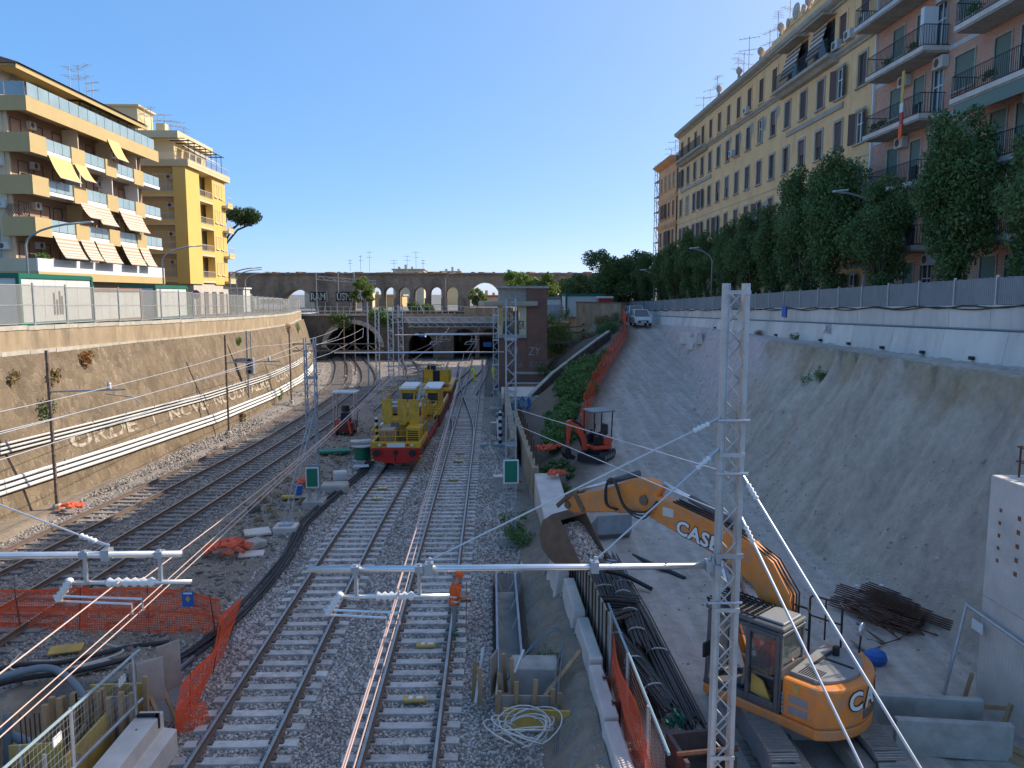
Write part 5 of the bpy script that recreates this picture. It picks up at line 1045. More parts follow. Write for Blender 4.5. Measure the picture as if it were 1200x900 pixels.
for y_, z_ in ((48.3, 24.7), (50.0, 24.6), (46.5, 25.0), (67.3, 24.6), (61.2, 15.3), (73.5, 14.6), (71, 21.7)): ac(YB, (FXR - 0.02, y_, z_), R(-90))
for k in range(len(YC)):
    if k % 3 == 0: b = MB(); b.bx(FXR - 0.02, FXR + 0.04, YC[k] + 1.38, YC[k] + 1.46, 8, 27.2); b.build('downpipe', 'plaster_yellow', YB)
# bare patches of fallen plaster
for y, z, w_, h_ in ((60.3, 23.2, 0.9, 0.8), (63.1, 22.9, 0.8, 1.0), (66.2, 23.1, 0.8, 0.9), (69.2, 22.9, 0.7, 1.0), (72, 23.3, 0.8, 0.6), (62.2, 16.2, 1.3, 0.9)):
    b = MB(); n_ = 9; b.poly(*[(FXR - 0.008, y + w_ * 0.6 * cos(a) * (0.7 + 0.5 * rnd.random()), z + h_ * 0.6 * sin(a) * (0.7 + 0.5 * rnd.random())) for a in np.linspace(0, 6.283, n_, endpoint=False)][::-1]); b.build('bare_plaster', 'trim_grey', YB)
# parapet with scroll ornaments
b = MB(); b.bx(FXR - 0.1, FXR + 0.25, YA, 62.0, 27.9, 28.75); b.bx(FXR - 0.05, FXR + 0.2, 62, YE, 27.9, 28.25); b.build('parapet', 'plaster_yellow', YB)
def scroll(y0, y1, h, nm='ornament'):
    n_ = 24; top = [(y0 + (y1 - y0) * k / n_, 28.75 + h * (0.25 + 0.75 * sin(pi * k / n_) ** 2) + 0.12 * sin(k * 1.6)) for k in range(n_ + 1)]
    b = MB(); b.prism([(y, z) for y, z in top] + [(y1, 28.7), (y0, 28.7)], FXR - 0.16, FXR + 0.1, 'x'); b.build(nm, 'plaster_yellow', YB)
    b = MB(); yc = (y0 + y1) / 2; b.lathe([(0.05, -0.1), (0.55, 0.0), (0.62, 0.1), (0.4, 0.25)], (FXR - 0.2, yc, 28.85 + h), 12, 'x'); b.build('shell', 'travertine', YB)
    for s in (-1, 1): b = MB(); b.lathe([(0.3, 0), (0.3, 0.12)], (FXR - 0.22, yc + s * (y1 - y0) * 0.3, 28.9 + h * 0.4), 12, 'x'); b.build('volute', 'travertine', YB)
scroll(49.2, 54.4, 0.9); scroll(54.8, 59.4, 0.55)
for y in (47.2, 55.0, 60.2, 64.5, 70.0, 76.0):
    b = MB(); b.lathe([(0.16, 0), (0.1, 0.25), (0.28, 0.5), (0.3, 0.7), (0.15, 0.92), (0.02, 0.98)], (FXR - 0.05, y, 28.3 if y > 62 else 28.75), 10); b.build('urn', 'travertine', YB, smooth=True)
b = MB(); b.bx(24, 30, 66, 70.5, 28, 30.4); b.bx(24, 29, 80, 83, 28, 29.8); b.bx(23, 23.8, 62.6, 63.2, 28, 30); b.build('roof_house', 'plaster_yellow', YB)
for i, (y, h) in enumerate([(52, 4.4), (54.6, 4.0), (57.2, 5.0), (61, 4.2), (64.6, 4.0), (67.5, 3.6), (70.4, 4.0), (73, 3.4), (76, 3.8), (80, 3.2), (84, 3.0), (88, 3.2)]):
    antenna(22.9 + 0.4 * (i % 3), y, 28.0, h, ORD[i] + ' roof antenna from the right on the long yellow building', 5, 0.7 * i, 'antennas on the long yellow building', 0.03)
# ------------------------------------------------------------------ far orange building and scaffold
OB = thing('orange_building', 'far orange building with heavy cornice beyond the long yellow one', 'building')
b = MB(); hs = []
zz_ = [23.0, 19.6, 16.2, 12.8, 9.6]; yy_ = [93.4, 95.6, 97.8, 100.0]
for z in zz_:
    for y in yy_: hs.append((y - 0.5, y + 0.5, z - 0.9, z + 0.9))
b.wall((FXR - 0.15, 0, 0), (0, 1, 0), (-1, 0, 0), 92.02, 101.4, 6.5, 25.4, hs, 0.2); b.build('facade', 'plaster_orange', OB); b = MB(); b.bx(FXR + 0.1, 34, 92.02, 101.4, 6.5, 25.4); b.bx(FXR - 0.15, FXR + 0.1, 101.2, 101.4, 6.5, 25.4); b.build('body', 'plaster_orange', OB)
for i, z in enumerate(zz_):
    for k, y in enumerate(yy_): window(OB, (FXR - 0.15, y, z - 0.9), R(-90), 1.0, 1.8, 'plain' if i == 0 else ('open' if (i + k) % 3 == 0 else 'shut'), 'plaster_orange', 'shutter_brown', 0.14)
for z, d in ((25.4, 0.9), (17.9, 0.3), (21.2, 0.2), (11.2, 0.25)): b = MB(); b.prism([(FXR - 0.15, z - 0.5), (FXR - 0.15 - d * 0.5, z - 0.3), (FXR - 0.15 - d, z), (FXR - 0.15 - d, z + 0.12), (FXR + 0.1, z + 0.14)], 91.9, 101.6, 'y'); b.build('cornice', 'plaster_orange', OB)
for i, (y, h) in enumerate([(93, 3), (95.5, 2.6), (98, 2.8), (100, 2.2)]): antenna(23, y, 25.5, h, ORD[i] + ' antenna from the right on the far orange building', 4, 0.6 * i, 'antennas on the far orange building')
SC = thing('scaffold', 'green and yellow scaffold tower beside the far orange building', 'scaffold', (22.2, 104.5, 6.6))
b = MB()
for x in (0, 1.2, 2.6):
    for y in (-1.4, 0, 1.4): b.tube([(x, y, 0), (x, y, 20)], 0.05, 5)
b.build('standard', 'galv_dull', SC)
for k in range(9): b = MB(); z = 2.0 * k + 1.6; b.bx(-0.1, 2.7, -1.5, 1.5, z, z + 0.08); b.build('deck', 'wood', SC); b = MB(); b.tube([(0, -1.4, z + 1), (2.6, -1.4, z + 1)], 0.035); b.tube([(0, -1.4, z), (0, 1.4, z + 2)], 0.035); b.tube([(0, 1.4, z + 1), (0, -1.4, z + 1)], 0.035); b.build('brace', 'green_sign' if k % 2 else 'train_yellow', SC)
# ------------------------------------------------------------------ brick apartment building
BB = thing('brick_building', 'red brick apartment building with green roller shutters at the right edge', 'building')
BXR = 22.05; FLB = [24.3, 21.15, 18.0, 14.85, 11.7]; Yb0, Yb1 = 26.0, 45.25
hs = []; items = []
for z in FLB + [8.6]:
    for y, w_, h_, s_, kd in ((42.75, 1.15, 1.55, 0.85, 'roller'), (40.45, 1.0, 2.3, 0.08, 'rollhalf'), (38.8, 1.0, 2.3, 0.08, 'plain'), (36.6, 1.5, 1.6, 0.85, 'roller'), (33.9, 1.1, 2.3, 0.08, 'roller'), (32.2, 1.1, 2.3, 0.08, 'rollhalf'), (29.4, 1.3, 1.6, 0.85, 'roller')):
        items.append((y, w_, h_, z + s_, kd)); hs.append((y - w_ / 2, y + w_ / 2, z + s_, z + s_ + h_))
b = MB(); b.wall((BXR, 0, 0), (0, 1, 0), (-1, 0, 0), Yb0, Yb1, 6.8, 30.2, hs, 0.25); b.build('facade', 'brick_facade', BB)
b = MB(); b.bx(BXR + 0.35, 35, Yb0, Yb1, 6.8, 27.6); b.bx(BXR + 0.2, 35, Yb0, Yb1, 27.6, 30.2); b.bx(BXR, BXR + 0.35, Yb0, Yb0 + 0.1, 6.8, 30.2); b.bx(BXR, BXR + 0.35, Yb1 - 0.1, Yb1 - 0.01, 26, 30.2); b.build('body', 'brick_facade', BB)
for k, (y, w_, h_, z, kd) in enumerate(items): window(BB, (BXR, y, z), R(-90), w_, h_, kd, 'travertine', 'shutter_green', 0.07)
for z in FLB:
    b = MB(); b.bx(BXR - 0.025, BXR + 0.05, Yb0, Yb1, z - 0.22, z + 0.0); b.build('white_band', 'white_dirty', BB)
    top = z == FLB[0]
    for y0, y1 in (((37.8, 45.3),) if top else ((37.9, 43.6),)) + ((30.4, 35.4),):
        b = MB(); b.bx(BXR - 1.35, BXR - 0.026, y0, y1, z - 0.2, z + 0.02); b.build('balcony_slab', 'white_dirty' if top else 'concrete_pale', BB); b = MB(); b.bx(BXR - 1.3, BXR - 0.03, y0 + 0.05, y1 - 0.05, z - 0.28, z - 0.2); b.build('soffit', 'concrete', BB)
        railing(BB, (BXR - 1.3, y0 + 0.05), (BXR - 1.3, y1 - 0.05), z, 1.0); railing(BB, (BXR - 1.3, y0 + 0.05), (BXR - 0.05, y0 + 0.05), z, 1.0); railing(BB, (BXR - 1.3, y1 - 0.05), (BXR - 0.05, y1 - 0.05), z, 1.0)
    ac(BB, (BXR - 0.02, 38.3, z - 0.95), R(-90)); ac(BB, (BXR - 0.02, 41.6, z - 0.95), R(-90)) if z in (FLB[1], FLB[2]) else None; ac(BB, (BXR - 0.02, 31.5, z - 0.95), R(-90))
b = MB(); b.bx(BXR - 1.2, BXR - 0.5, 38.2, 38.5, FLB[1] + 0.1, FLB[1] + 1.9); b.build('white_cupboard', 'white', BB)
for y, z, m_ in ((41.9, FLB[1] + 0.25, 'leaf_mid'), (39.4, FLB[1] + 0.3, 'leaf_light'), (43.0, FLB[2] + 0.3, 'leaf_dark'), (34.6, FLB[1] + 0.4, 'leaf_mid'), (33.2, FLB[2] + 0.4, 'leaf_dark'), (42.2, FLB[2] + 0.3, 'leaf_mid')): inst('balcony_plant', leaf_mesh('balcony_plant', [(0, 0, 0.15, 0.2, 0.45, 0.25)], 110, 0.08, m_, 0.5, 9, 0.1), BB, (BXR - 1.0, y, z))
b = MB(); b.bx(BXR - 1.28, BXR - 1.24, 30.5, 35.2, FLB[2] - 0.85, FLB[2] - 0.25); b.build('awning', 'shutter_green', BB)
for q, (z0, z1, m_) in enumerate([(17.35, 18.9, 'ply_yellow'), (16.9, 17.35, 'white'), (16.3, 16.9, 'train_red'), (15.6, 16.3, 'hivis_orange')]): b = MB(); b.bx(BXR - 1.42, BXR - 1.38, 39.3, 39.55 + 0.05 * (q % 2), z0 + 1.5, z1 + 1.5); b.build('flag_cloth', m_, BB)
b = MB(); b.bx(BXR - 0.12, BXR, 45.1, 45.24, 7, 26.0); b.bx(BXR - 0.12, BXR, 31.0, 31.12, 8, 12); b.build('downpipe', 'white', BB)
b = MB(); b.bx(25, 33, 30.5, 38.5, 30.2, 33.2); b.build('roof_house', 'brick_facade', BB)
# ------------------------------------------------------------------ street trees
TRK = [trunk_mesh(1.7, 0.13, 6, 3 + k).mesh('trunk', 'bark', True) for k in range(3)]
CRW = []
for k in range(4):
    bl = crown_blobs(0.9, 7.2, 1.75, 40, 30 + k) + crown_blobs(3.0, 6.6, 2.15, 14, 60 + k); CRW.append(leaf_mesh('crown', bl, 21000, 0.085, 'leaf_dark', 0.5, 70 + k, 0.35))
zR = zstR
spec = [(19.7, 27.2, 0.95, 'dark street tree cut by the right edge of the picture'), (19.5, 32.0, 1.16, 'largest dark street tree in front of the brick building'), (19.4, 38.2, 0.92, 'dark street tree at the joint of brick and yellow buildings'), (19.5, 44.3, 1.22, 'tall dark street tree at the near end of the yellow building'), (19.3, 47.6, 1.2, 'dark street tree second along the yellow building'), (19.5, 53.0, 1.0, 'dark street tree third along the yellow building'), (19.4, 57.5, 1.02, 'dark street tree fourth along the yellow building'), (19.4, 63.5, 0.98, 'dark street tree fifth along the yellow building'), (19.4, 69.0, 0.96, 'dark street tree sixth along the yellow building'), (19.3, 74.5, 1.05, 'dark street tree seventh along the yellow building'), (19.3, 80.5, 0.98, 'dark street tree eighth along the yellow building'), (19.2, 86.5, 0.95, 'dark street tree ninth along the yellow building'), (18.8, 93, 0.92, 'dark street tree in front of the far orange building')]
for i, (x, y, s, l) in enumerate(spec): tree('street_tree', l, (x, y, zR(y)), TRK[i % 3], CRW[i % 4], 'dark trees lining the right street', i * 1.7, (s * (0.80 if i % 2 else 0.87), s * 0.84, s))
bl = crown_blobs(1.5, 6.6, 3.4, 24, 88, flat=0.8)
cw = leaf_mesh('crown', bl, 15000, 0.12, 'leaf_dark', 0.55, 91, 0.45)
tree('street_tree', 'broad dark tree left of the tree row at the top of the ramp', (14.6, 97, 6.6), TRK[0], cw, 'dark trees lining the right street', 0.5, 1.15); tree('street_tree', 'smaller dark tree farthest left beside the site cabins', (11.0, 99, 6.6), TRK[1], cw, 'dark trees lining the right street', 2.5, 0.75); tree('street_tree', 'broad dark tree behind the white parked car', (17.6, 99, 6.6), TRK[2], cw, 'dark trees lining the right street', 4.0, 1.15)
lamp(20.8, 41, zR(41), 6.5, -3.6, 'street lamp arm reaching out of the trees on the right', 0, 'street lamps right'); lamp(18.9, 66, zR(66), 5.4, -2.6, 'street lamp hidden among the far trees on the right', 0, 'street lamps right'); lamp(18.6, 88, zR(88), 4.6, -2.2, 'street lamp at the far end of the tree row on the right', 0, 'street lamps right')
# ------------------------------------------------------------------ bridge abutment with tunnel mouths
def arch_wall(b, x0, x1, y0, y1, z0, z1, arches, n=12):
    """wall block between x0..x1 with arch openings (xa, xb, zspring, rise)"""
    xs = [x0]
    for xa, xb, zs, ri in arches:
        for k in range(n + 1): xs.append(xa + (xb - xa) * (1 - cos(pi * k / n)) / 2)
    xs.append(x1); xs = sorted(set(xs))
    def bot(x, eps):
        for xa, xb, zs, ri in arches:
            if xa - 1e-6 <= x <= xb + 1e-6 and xa < x + eps < xb:
                t = (x - (xa + xb) / 2) / ((xb - xa) / 2); return zs + ri * math.sqrt(max(0, 1 - t * t))
        return z0
    for a, c in zip(xs, xs[1:]):
        za = bot(a, 1e-4); zc = bot(c, -1e-4)
        for y, rev in ((y0, False), (y1, True)):
            q = [(a, y, za), (c, y, zc), (c, y, z1), (a, y, z1)]; b.poly(*(q[::-1] if rev else q))
        b.poly((a, y0, za), (a, y1, za), (c, y1, zc), (c, y0, zc)); b.poly((a, y0, z1), (c, y0, z1), (c, y1, z1), (a, y1, z1))
    for xa, xb, zs, ri in arches:
        b.poly((xa, y0, z0), (xa, y0, zs), (xa, y1, zs), (xa, y1, z0)); b.poly((xb, y0, z0), (xb, y1, z0), (xb, y1, zs), (xb, y0, zs))
    return b
PW = thing('tunnel_portal', 'dark stone bridge wall with the left tunnel mouth', 'tunnel portal')
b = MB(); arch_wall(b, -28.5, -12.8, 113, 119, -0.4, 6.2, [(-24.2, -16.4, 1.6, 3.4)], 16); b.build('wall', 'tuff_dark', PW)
b = MB(); n_ = 18
for k in range(n_):
    a0 = pi * k / n_; a1 = pi * (k + 1) / n_ - 0.012; c = (-20.3, 1.6)
    P = lambda a, r, rz: (c[0] - r * cos(a), c[1] + rz * sin(a))
    q = [P(a0, 3.9, 3.4), P(a1, 3.9, 3.4), P(a1, 4.55, 4.05), P(a0, 4.55, 4.05)]; v = MB(); v.prism(q, 112.85, 113.2, 'y'); v.build('voussoir', 'concrete', PW)
b = MB(); b.bx(-28.5, -12.8, 112.8, 113.3, 6.2, 6.5); b.build('coping', 'concrete', PW)
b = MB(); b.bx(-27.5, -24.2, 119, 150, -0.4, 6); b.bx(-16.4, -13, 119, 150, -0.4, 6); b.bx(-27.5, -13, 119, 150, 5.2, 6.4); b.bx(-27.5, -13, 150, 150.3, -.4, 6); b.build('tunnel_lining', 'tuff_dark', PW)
BR = thing('rail_bridge', 'stone rail bridge with low dark openings over the middle tracks', 'bridge')
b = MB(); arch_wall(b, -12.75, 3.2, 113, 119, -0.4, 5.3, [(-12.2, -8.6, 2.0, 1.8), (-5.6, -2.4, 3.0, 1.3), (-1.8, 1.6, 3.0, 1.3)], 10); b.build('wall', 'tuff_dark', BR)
b = MB(); b.bx(-12.75, 3.2, 112.7, 113.3, 5.3, 6.0); b.build('girder', 'concrete', BR); b = MB(); b.bx(-4.0, 3.2, 112.9, 113.4, 6.02, 7.4); b.bx(-12.7, -4.0, 112.95, 113.4, 6.02, 6.5); b.build('parapet', 'wall_band', BR)
b = MB()
for x in np.arange(-12.4, 3.2, 1.3): b.bx(x - 0.1, x + 0.1, 112.5, 112.72, 5.25, 6.0)
b.build('bracket', 'concrete', BR)
b = MB(); b.bx(-12.75, -12.2, 119, 128, -.4, 6); b.bx(-8.6, -5.6, 119, 142, -0.4, 6); b.bx(1.6, 3.2, 119, 142, -0.4, 6); b.bx(-12.7, -8.6, 150, 150.2, -.4, 6); b.bx(-13, 6, 168, 168.3, -0.5, 6.5); b.bx(-12.7, 3.2, 119, 142, 4.9, 6); b.build('pier_and_blocker', 'tuff_dark', BR)  # piers; the far back wall and deck slab are added to darken the openings
b = MB()
for x in np.arange(-27, 3.0, 0.9): b.tube([(x, 113.1, 6.4), (x, 113.1, 7.5)], 0.025, 4)
for z in (6.95, 7.5): b.tube([(-28, 113.1, z), (3, 113.1, z)], 0.025, 4)
tag(b.build('bridge_railing', 'galv_dull'), 'thin railing along the top of the dark bridge wall', 'railing')
# ------------------------------------------------------------------ aqueduct
AQ = thing('aqueduct', 'ancient brick aqueduct with arches closing the view', 'aqueduct')
pxs = lambda p: (p - 576) / 900 * 126 - 0
arches = [(-42.0, -37.6, 7.6, 2.4), (-33.8, -28.2, 6.9, 3.2)]
for c in (424, 443, 459.5, 476, 494, 512.5, 531): x = pxs(c); arches.append((x - 0.95, x + 0.95, 9.5, 0.95))
arches.append((pxs(551), pxs(586), 8.5, 2.7))
for c in (600, 618, 636, 654, 672, 690, 706, 722, 738, 752, 768, 784): x = pxs(c); arches.append((x - 0.95, x + 0.95, 9.5, 0.95))
b = MB(); arch_wall(b, -47, 34, 124.5, 128, 6.4, 12.5, arches, 12); b.build('arcade', 'aqueduct', AQ)
b = MB(); b.bx(-47, 34, 124.2, 128.3, 12.5, 12.75); b.build('cap', 'aqueduct', AQ)
b = MB()
for k in range(60): x = -46 + 79 * rnd.random(); b.box((x, 125 + rnd.random() * 2, 12.78), (rnd.uniform(.3, 1.4), 0.8, rnd.uniform(.08, .35)), rz=rnd.random())
b.build('broken_top', 'aqueduct', AQ)
b = MB()
for x in (pxs(434), pxs(451), pxs(468), pxs(485), pxs(503), pxs(522), pxs(541)): b.bx(x - 0.5, x + 0.5, 124.1, 124.5, 6.4, 8.7)
b.build('buttress', 'aqueduct', AQ)
# sunlit block far behind the arches and roof tops above
for i, (x0, x1, y, z0, z1, m_, l_) in enumerate([(-36, -24, 150, 6.6, 11.6, 'plaster_beige', 'beige wall seen through the wide left aqueduct arch'), (-29, -19, 165, 6.6, 9.0, 'plaster_ochre', 'ochre house seen through the small aqueduct arches'), (-24, -16.5, 190, 6.6, 15.2, 'plaster_beige', 'flat roofed house peeping above the aqueduct, left one'), (-13, -8, 200, 6.6, 15.0, 'plaster_cream', 'flat roofed house peeping above the aqueduct, right one'), (-4, 18, 170, 6.6, 8.8, 'plaster_orange', 'long low house seen through the right aqueduct arches')]):
    t = thing('house', l_, 'building', (0, y, 0), 0, 'houses beyond the aqueduct'); b = MB(); b.bx(x0, x1, 0, 10, z0, z1); b.build('wall', m_, t); b = MB(); b.bx(x0 - 0.3, x1 + 0.3, -0.3, 10.3, z1, z1 + 0.3); b.build('roof', 'roof_tile' if i == 4 else 'trim_grey', t)
    b = MB()
    for q in range(3): b.bx(x0 + 1 + q * 1.6, x0 + 1.6 + q * 1.6, 2, 3, z1 + 0.3, z1 + 0.9 + 0.5 * (q % 2))
    b.build('chimney', m_, t)
    for q in range(int((x1 - x0) / 2.4)): window(t, (x0 + 1.3 + q * 2.4, -0.02, z1 - 2.4), 0, 0.9, 1.4, 'shut', 'white_dirty', 'shutter_brown', 0.08)
for i, p in enumerate((415, 427, 437, 465, 480, 490, 498)): antenna((p - 576) / 900 * 190, 188, 14.8, 2.8 + (i % 3), ORD[i] + ' roof antenna from the left above the aqueduct', 3, 0.5 * i, 'antennas above the aqueduct', 0.05)
# billboards with graffiti
for x, s_, l_ in ((-28.0, 'RAM', 'left graffiti panel on the bridge in front of the aqueduct'), (-24.1, 'USM', 'right graffiti panel on the bridge in front of the aqueduct')):
    t = thing('billboard', l_, 'billboard', (x + 1.4, 119.5, 8.1), 0, 'graffiti panels on the bridge'); b = MB(); b.bx(-1.35, 1.35, 0, 0.12, 0, 1.75); b.build('frame', 'pvc_grey', t); b = MB(); b.bx(-1.2, 1.2, -0.02, -0.005, 0.14, 1.6); b.build('face', 'black', t); b = MB(); b.bx(-1.1, -1.0, 0.02, 0.1, -1.6, 0); b.bx(1.0, 1.1, 0.02, 0.1, -1.6, 0); b.build('leg', 'galv_dull', t)
    text_mesh('graffiti', s_, 1.5, 'white', t, frame_mtx((0, -0.03, 0.35), (1, 0, 0), (0, 0, 1)), 0.005, 0.03, 0.0, 0.75); text_mesh('graffiti', s_, 1.3, 'shutter_green', t, frame_mtx((0.0, -0.04, 0.42), (1, 0, 0), (0, 0, 1)), 0.005, 0.0, 0.0, 0.78)
# trees and plants around the bridge
LT = [leaf_mesh('crown', crown_blobs(1.6, 4.6, 1.7, 14, 120 + k, flat=0.8), 2600, 0.16, 'leaf_light', 0.55, 130 + k, 0.25) for k in range(2)]
TT = trunk_mesh(1.8, 0.1, 5, 44).mesh('trunk', 'bark')
for i, (p, y, z, s, l) in enumerate([(427, 117.5, 6.4, 1.15, 'small light green tree growing on the tunnel wall'), (607, 108, 6.0, 1.35, 'light green tree behind the brick tower, left one'), (621, 104, 6.0, 1.2, 'light green tree behind the brick tower, middle one'), (635, 102, 6.0, 1.25, 'light green tree behind the brick tower, right one'), (655, 104, 5.6, 1.2, 'light green tree right of the brick tower'), (560, 121.5, 6.4, 0.8, 'light green shrub tree inside the wide aqueduct arch'), (672, 106, 6.0, 1.1, 'light green tree near the site cabins on the right')]):
    tree('young_tree', l, ((p - 576) / 900 * y, y, z), TT, LT[i % 2], 'light green trees before the aqueduct', i * 1.3, s)
for i, (p, y, z, r_, m_, l_) in enumerate([(400, 112.6, 5.6, 1.5, 'leaf_dark', 'dark ivy clump hanging above the tunnel arch'), (445, 112.6, 6.2, 1.6, 'leaf_mid', 'green bush hanging over the bridge wall corner'), (298, 118, 7.4, 1.8, 'leaf_mid', 'round bush under the left aqueduct arch'), (486, 122, 7.4, 1.0, 'leaf_mid', 'low green bush before the small arches, left'), (502, 122, 7.2, 0.9, 'leaf_light', 'low green bush before the small arches, right')]):
    bush('far_bush', l_, ((p - 576) / 900 * y, y, z), [(0, 0, 0, r_, 0.8, r_ * .8), (r_ * .6, 0, -r_ * .4, r_ * .6, .6, r_ * .6), (-r_ * .6, 0, .2, r_ * .5, .6, r_ * .5)], 900, 0.17, m_, 'bush', 140 + i, 'bushes around the bridge')
# lamps and signs on the bridge level
lamp((545 - 576) / 900 * 121 - 3.0, 121, 6.6, 6.0, 1.2, 'street lamp standing before the small aqueduct arches', 0.2, 'lamps before the aqueduct'); b = MB()
t = thing('white_van', 'white van half hidden behind the far end of the street fence', 'van', (-29.2, 104, 6.9), 0.4)
b = MB(); b.prism([(-2.2, 0.4), (2.2, 0.4), (2.2, 1.0), (1.6, 1.15), (1.0, 1.9), (-2.2, 1.95)], -0.85, 0.85, 'y'); b.build('body', 'car_white', t, bev=0.06); b = MB(); b.prism([(0.95, 1.2), (1.5, 1.2), (1.0, 1.8)], -0.87, 0.87, 'y'); b.bx(-1.6, 0.7, -0.865, 0.865, 1.25, 1.75); b.build('window', 'glass', t)
for x in (-1.4, 1.4):
    for s in (-1, 1): b = MB(); b.lathe([(0.33, -0.1), (0.33, 0.1)], (x, s * 0.78, 0.33), 14, 'y'); b.build('wheel', 'rubber', t)
t = thing('kiosk', 'small white kiosk before the aqueduct at the end of the left street', 'kiosk', (-36.5, 110, 6.85)); b = MB(); b.bx(-2, 2, -1.5, 1.5, 0, 3.2); b.build('wall', 'white_dirty', t); b = MB(); b.bx(-2.2, 2.2, -1.7, 1.7, 3.2, 3.4); b.build('roof', 'white', t); b = MB(); b.bx(-0.6, 0.6, -1.53, -1.5, 0, 2.2); b.build('door', 'shutter_green', t)
# ------------------------------------------------------------------ brick signal tower
ST = thing('signal_tower', 'derelict red brick signal tower with overhanging concrete roof', 'tower', (0, 76, 0))
b = MB(); b.bx(3.5, 5.5, 0.0, 5.5, -0.3, 9.9); b.build('brick_shaft', 'brick_tower', ST)
b = MB(); b.bx(0.7, 3.5, 0.15, 5.2, -0.3, 5.0); b.build('brick_base', 'brick_tower', ST)
b = MB(); b.prism([(-1.3, 0.4), (-0.7, -0.5), (4.6, -0.5), (4.6, 5.2), (-1.3, 5.2)], 8.15, 8.62, 'z'); b.build('canopy_roof', 'trim_grey', ST, bev=0.1)
b = MB(); b.bx(0.7, 3.48, 0.5, 5.0, 8.6, 9.9); b.build('upper_block', 'concrete', ST); b = MB(); b.bx(0.6, 5.7, -0.1, 5.7, 9.9, 10.12); b.build('roof_slab', 'concrete', ST)
b = MB(); b.bx(0.4, 3.48, -0.1, 5.0, 5.0, 5.35); b.build('floor_slab', 'concrete', ST, bev=0.04)
for x, w_, m_ in ((0.6, 0.5, 'plaster_cream'), (2.75, 0.7, 'plaster_beige')): b = MB(); b.bx(x, x + w_, 0.02, 0.35, 5.35, 8.15); b.build('pillar', m_, ST)
b = MB(); b.bx(0.65, 1.0, 0.0, 0.02, 6.3, 7.7); b.build('yellow_panel', 'ply_yellow', ST)
b = MB(); b.bx(0.6, 3.4, 4.9, 5.0, 5.35, 6.6); b.bx(0.62, 0.75, 1.0, 4.9, 5.35, 6.0); b.build('parapet', 'plaster_beige', ST)
b = MB(); b.bx(1.2, 1.9, 1.6, 2.4, 5.35, 6.6); b.bx(1.4, 1.6, 1.2, 1.6, 5.35, 6.9); b.build('old_cabinet', 'pvc_grey', ST)
b = MB(); b.beam((1.1, 0.2, 7.6), (2.6, 0.2, 7.6), 0.06); b.beam((1.8, 0.2, 5.35), (1.8, 0.2, 8.1), 0.06); b.build('window_frame', 'brown_steel', ST)
b = MB(); b.bx(2.2, 5.9, -0.9, 0.6, -0.3, 1.5); b.build('plinth', 'brick_tower', ST); b = MB(); b.bx(2.1, 6.0, -1.0, 0.7, 1.5, 1.65); b.build('plinth_cap', 'concrete', ST)
for s_, x, z, sz, m_ in (('VII', 2.1, 3.4, 1.1, 'galv_dull'), ('ZY', 4.2, 3.3, 1.2, 'galv_dull'), ('KOP', 4.4, 2.1, 0.8, 'slat_grey'), ('PDR', 2.5, 2.0, 0.8, 'slat_grey')): text_mesh('graffiti', s_, sz, m_, ST, frame_mtx((x, -0.012 if x > 3.55 else 0.138, z), (1, 0, 0), (0, 0, 1)), 0.003, -0.005, 0.15, 0.8)
text_mesh('graffiti', 'SR', 1.2, 'black', ST, frame_mtx((3.0, 0.012, 5.9), (1, 0, 0), (0, 0, 1)), 0.003, 0, 0, 0.45)
bush('tower_plant', 'green plant on the ledge of the brick tower', (4.9, 75.0, 1.7), [(0, 0, 0.3, .7, .35, .6), (.5, 0, 0, .4, .3, .4)], 300, 0.12, 'leaf_dark', 'plant', 150)
# concrete platform with pipes in front of the tower
t = thing('concrete_platform', 'low concrete platform with pipe frame below the brick tower', 'platform', (0, 66, 0)); b = MB(); b.bx(0.9, 4.6, -3, 5.0, -0.3, 0.75); b.build('slab', 'concrete_pale', t); b = MB(); b.bx(1.2, 4.4, -2.95, -2.9, 0.75, 0.9); b.tube([(1.3, 1.5, 0.75), (1.3, 1.5, 1.5), (4.4, 1.5, 1.5), (4.4, 1.5, 0.75)], 0.05); b.build('pipe_frame', 'galv', t); b = MB(); b.bx(0.9, 4.6, -3.3, -3.0, -0.3, 0.3); b.build('step', 'brick_tower', t)
# blue graffiti wall near the mast
t = thing('low_wall', 'low plastered wall with blue graffiti right of the tracks', 'wall', (0, 0, 0)); b = MB(); b.bx(1.05, 1.4, 42, 66, -0.3, 1.35); b.build('wall', 'wall_band', t)
b = MB(); pts = [(-1.0, 0.0), (-0.8, 0.7), (-0.2, 0.6), (0.0, 1.1), (0.5, 0.9), (1.0, 1.3), (1.4, 0.9), (1.9, 1.2), (2.2, 0.5), (1.7, 0.1), (1.2, 0.3), (0.6, -0.1), (0.1, 0.2), (-0.5, -0.2)]
b = MB(); b.prism([(1.4 + 0.0, 0)] and [(1.05 + 0.55 * p_[0] + 0.75, 0.45 + p_[1] * 0.9) for p_ in pts], 57.9, 57.98, 'y'); b.build('graffiti_board', 'blue', t); b = MB(); b.prism([(1.05 + 0.40 * p_[0] + 0.85, 0.62 + p_[1] * 0.62) for p_ in pts], 57.88, 57.9, 'y'); b.build('graffiti', 'balcony_glass', t)
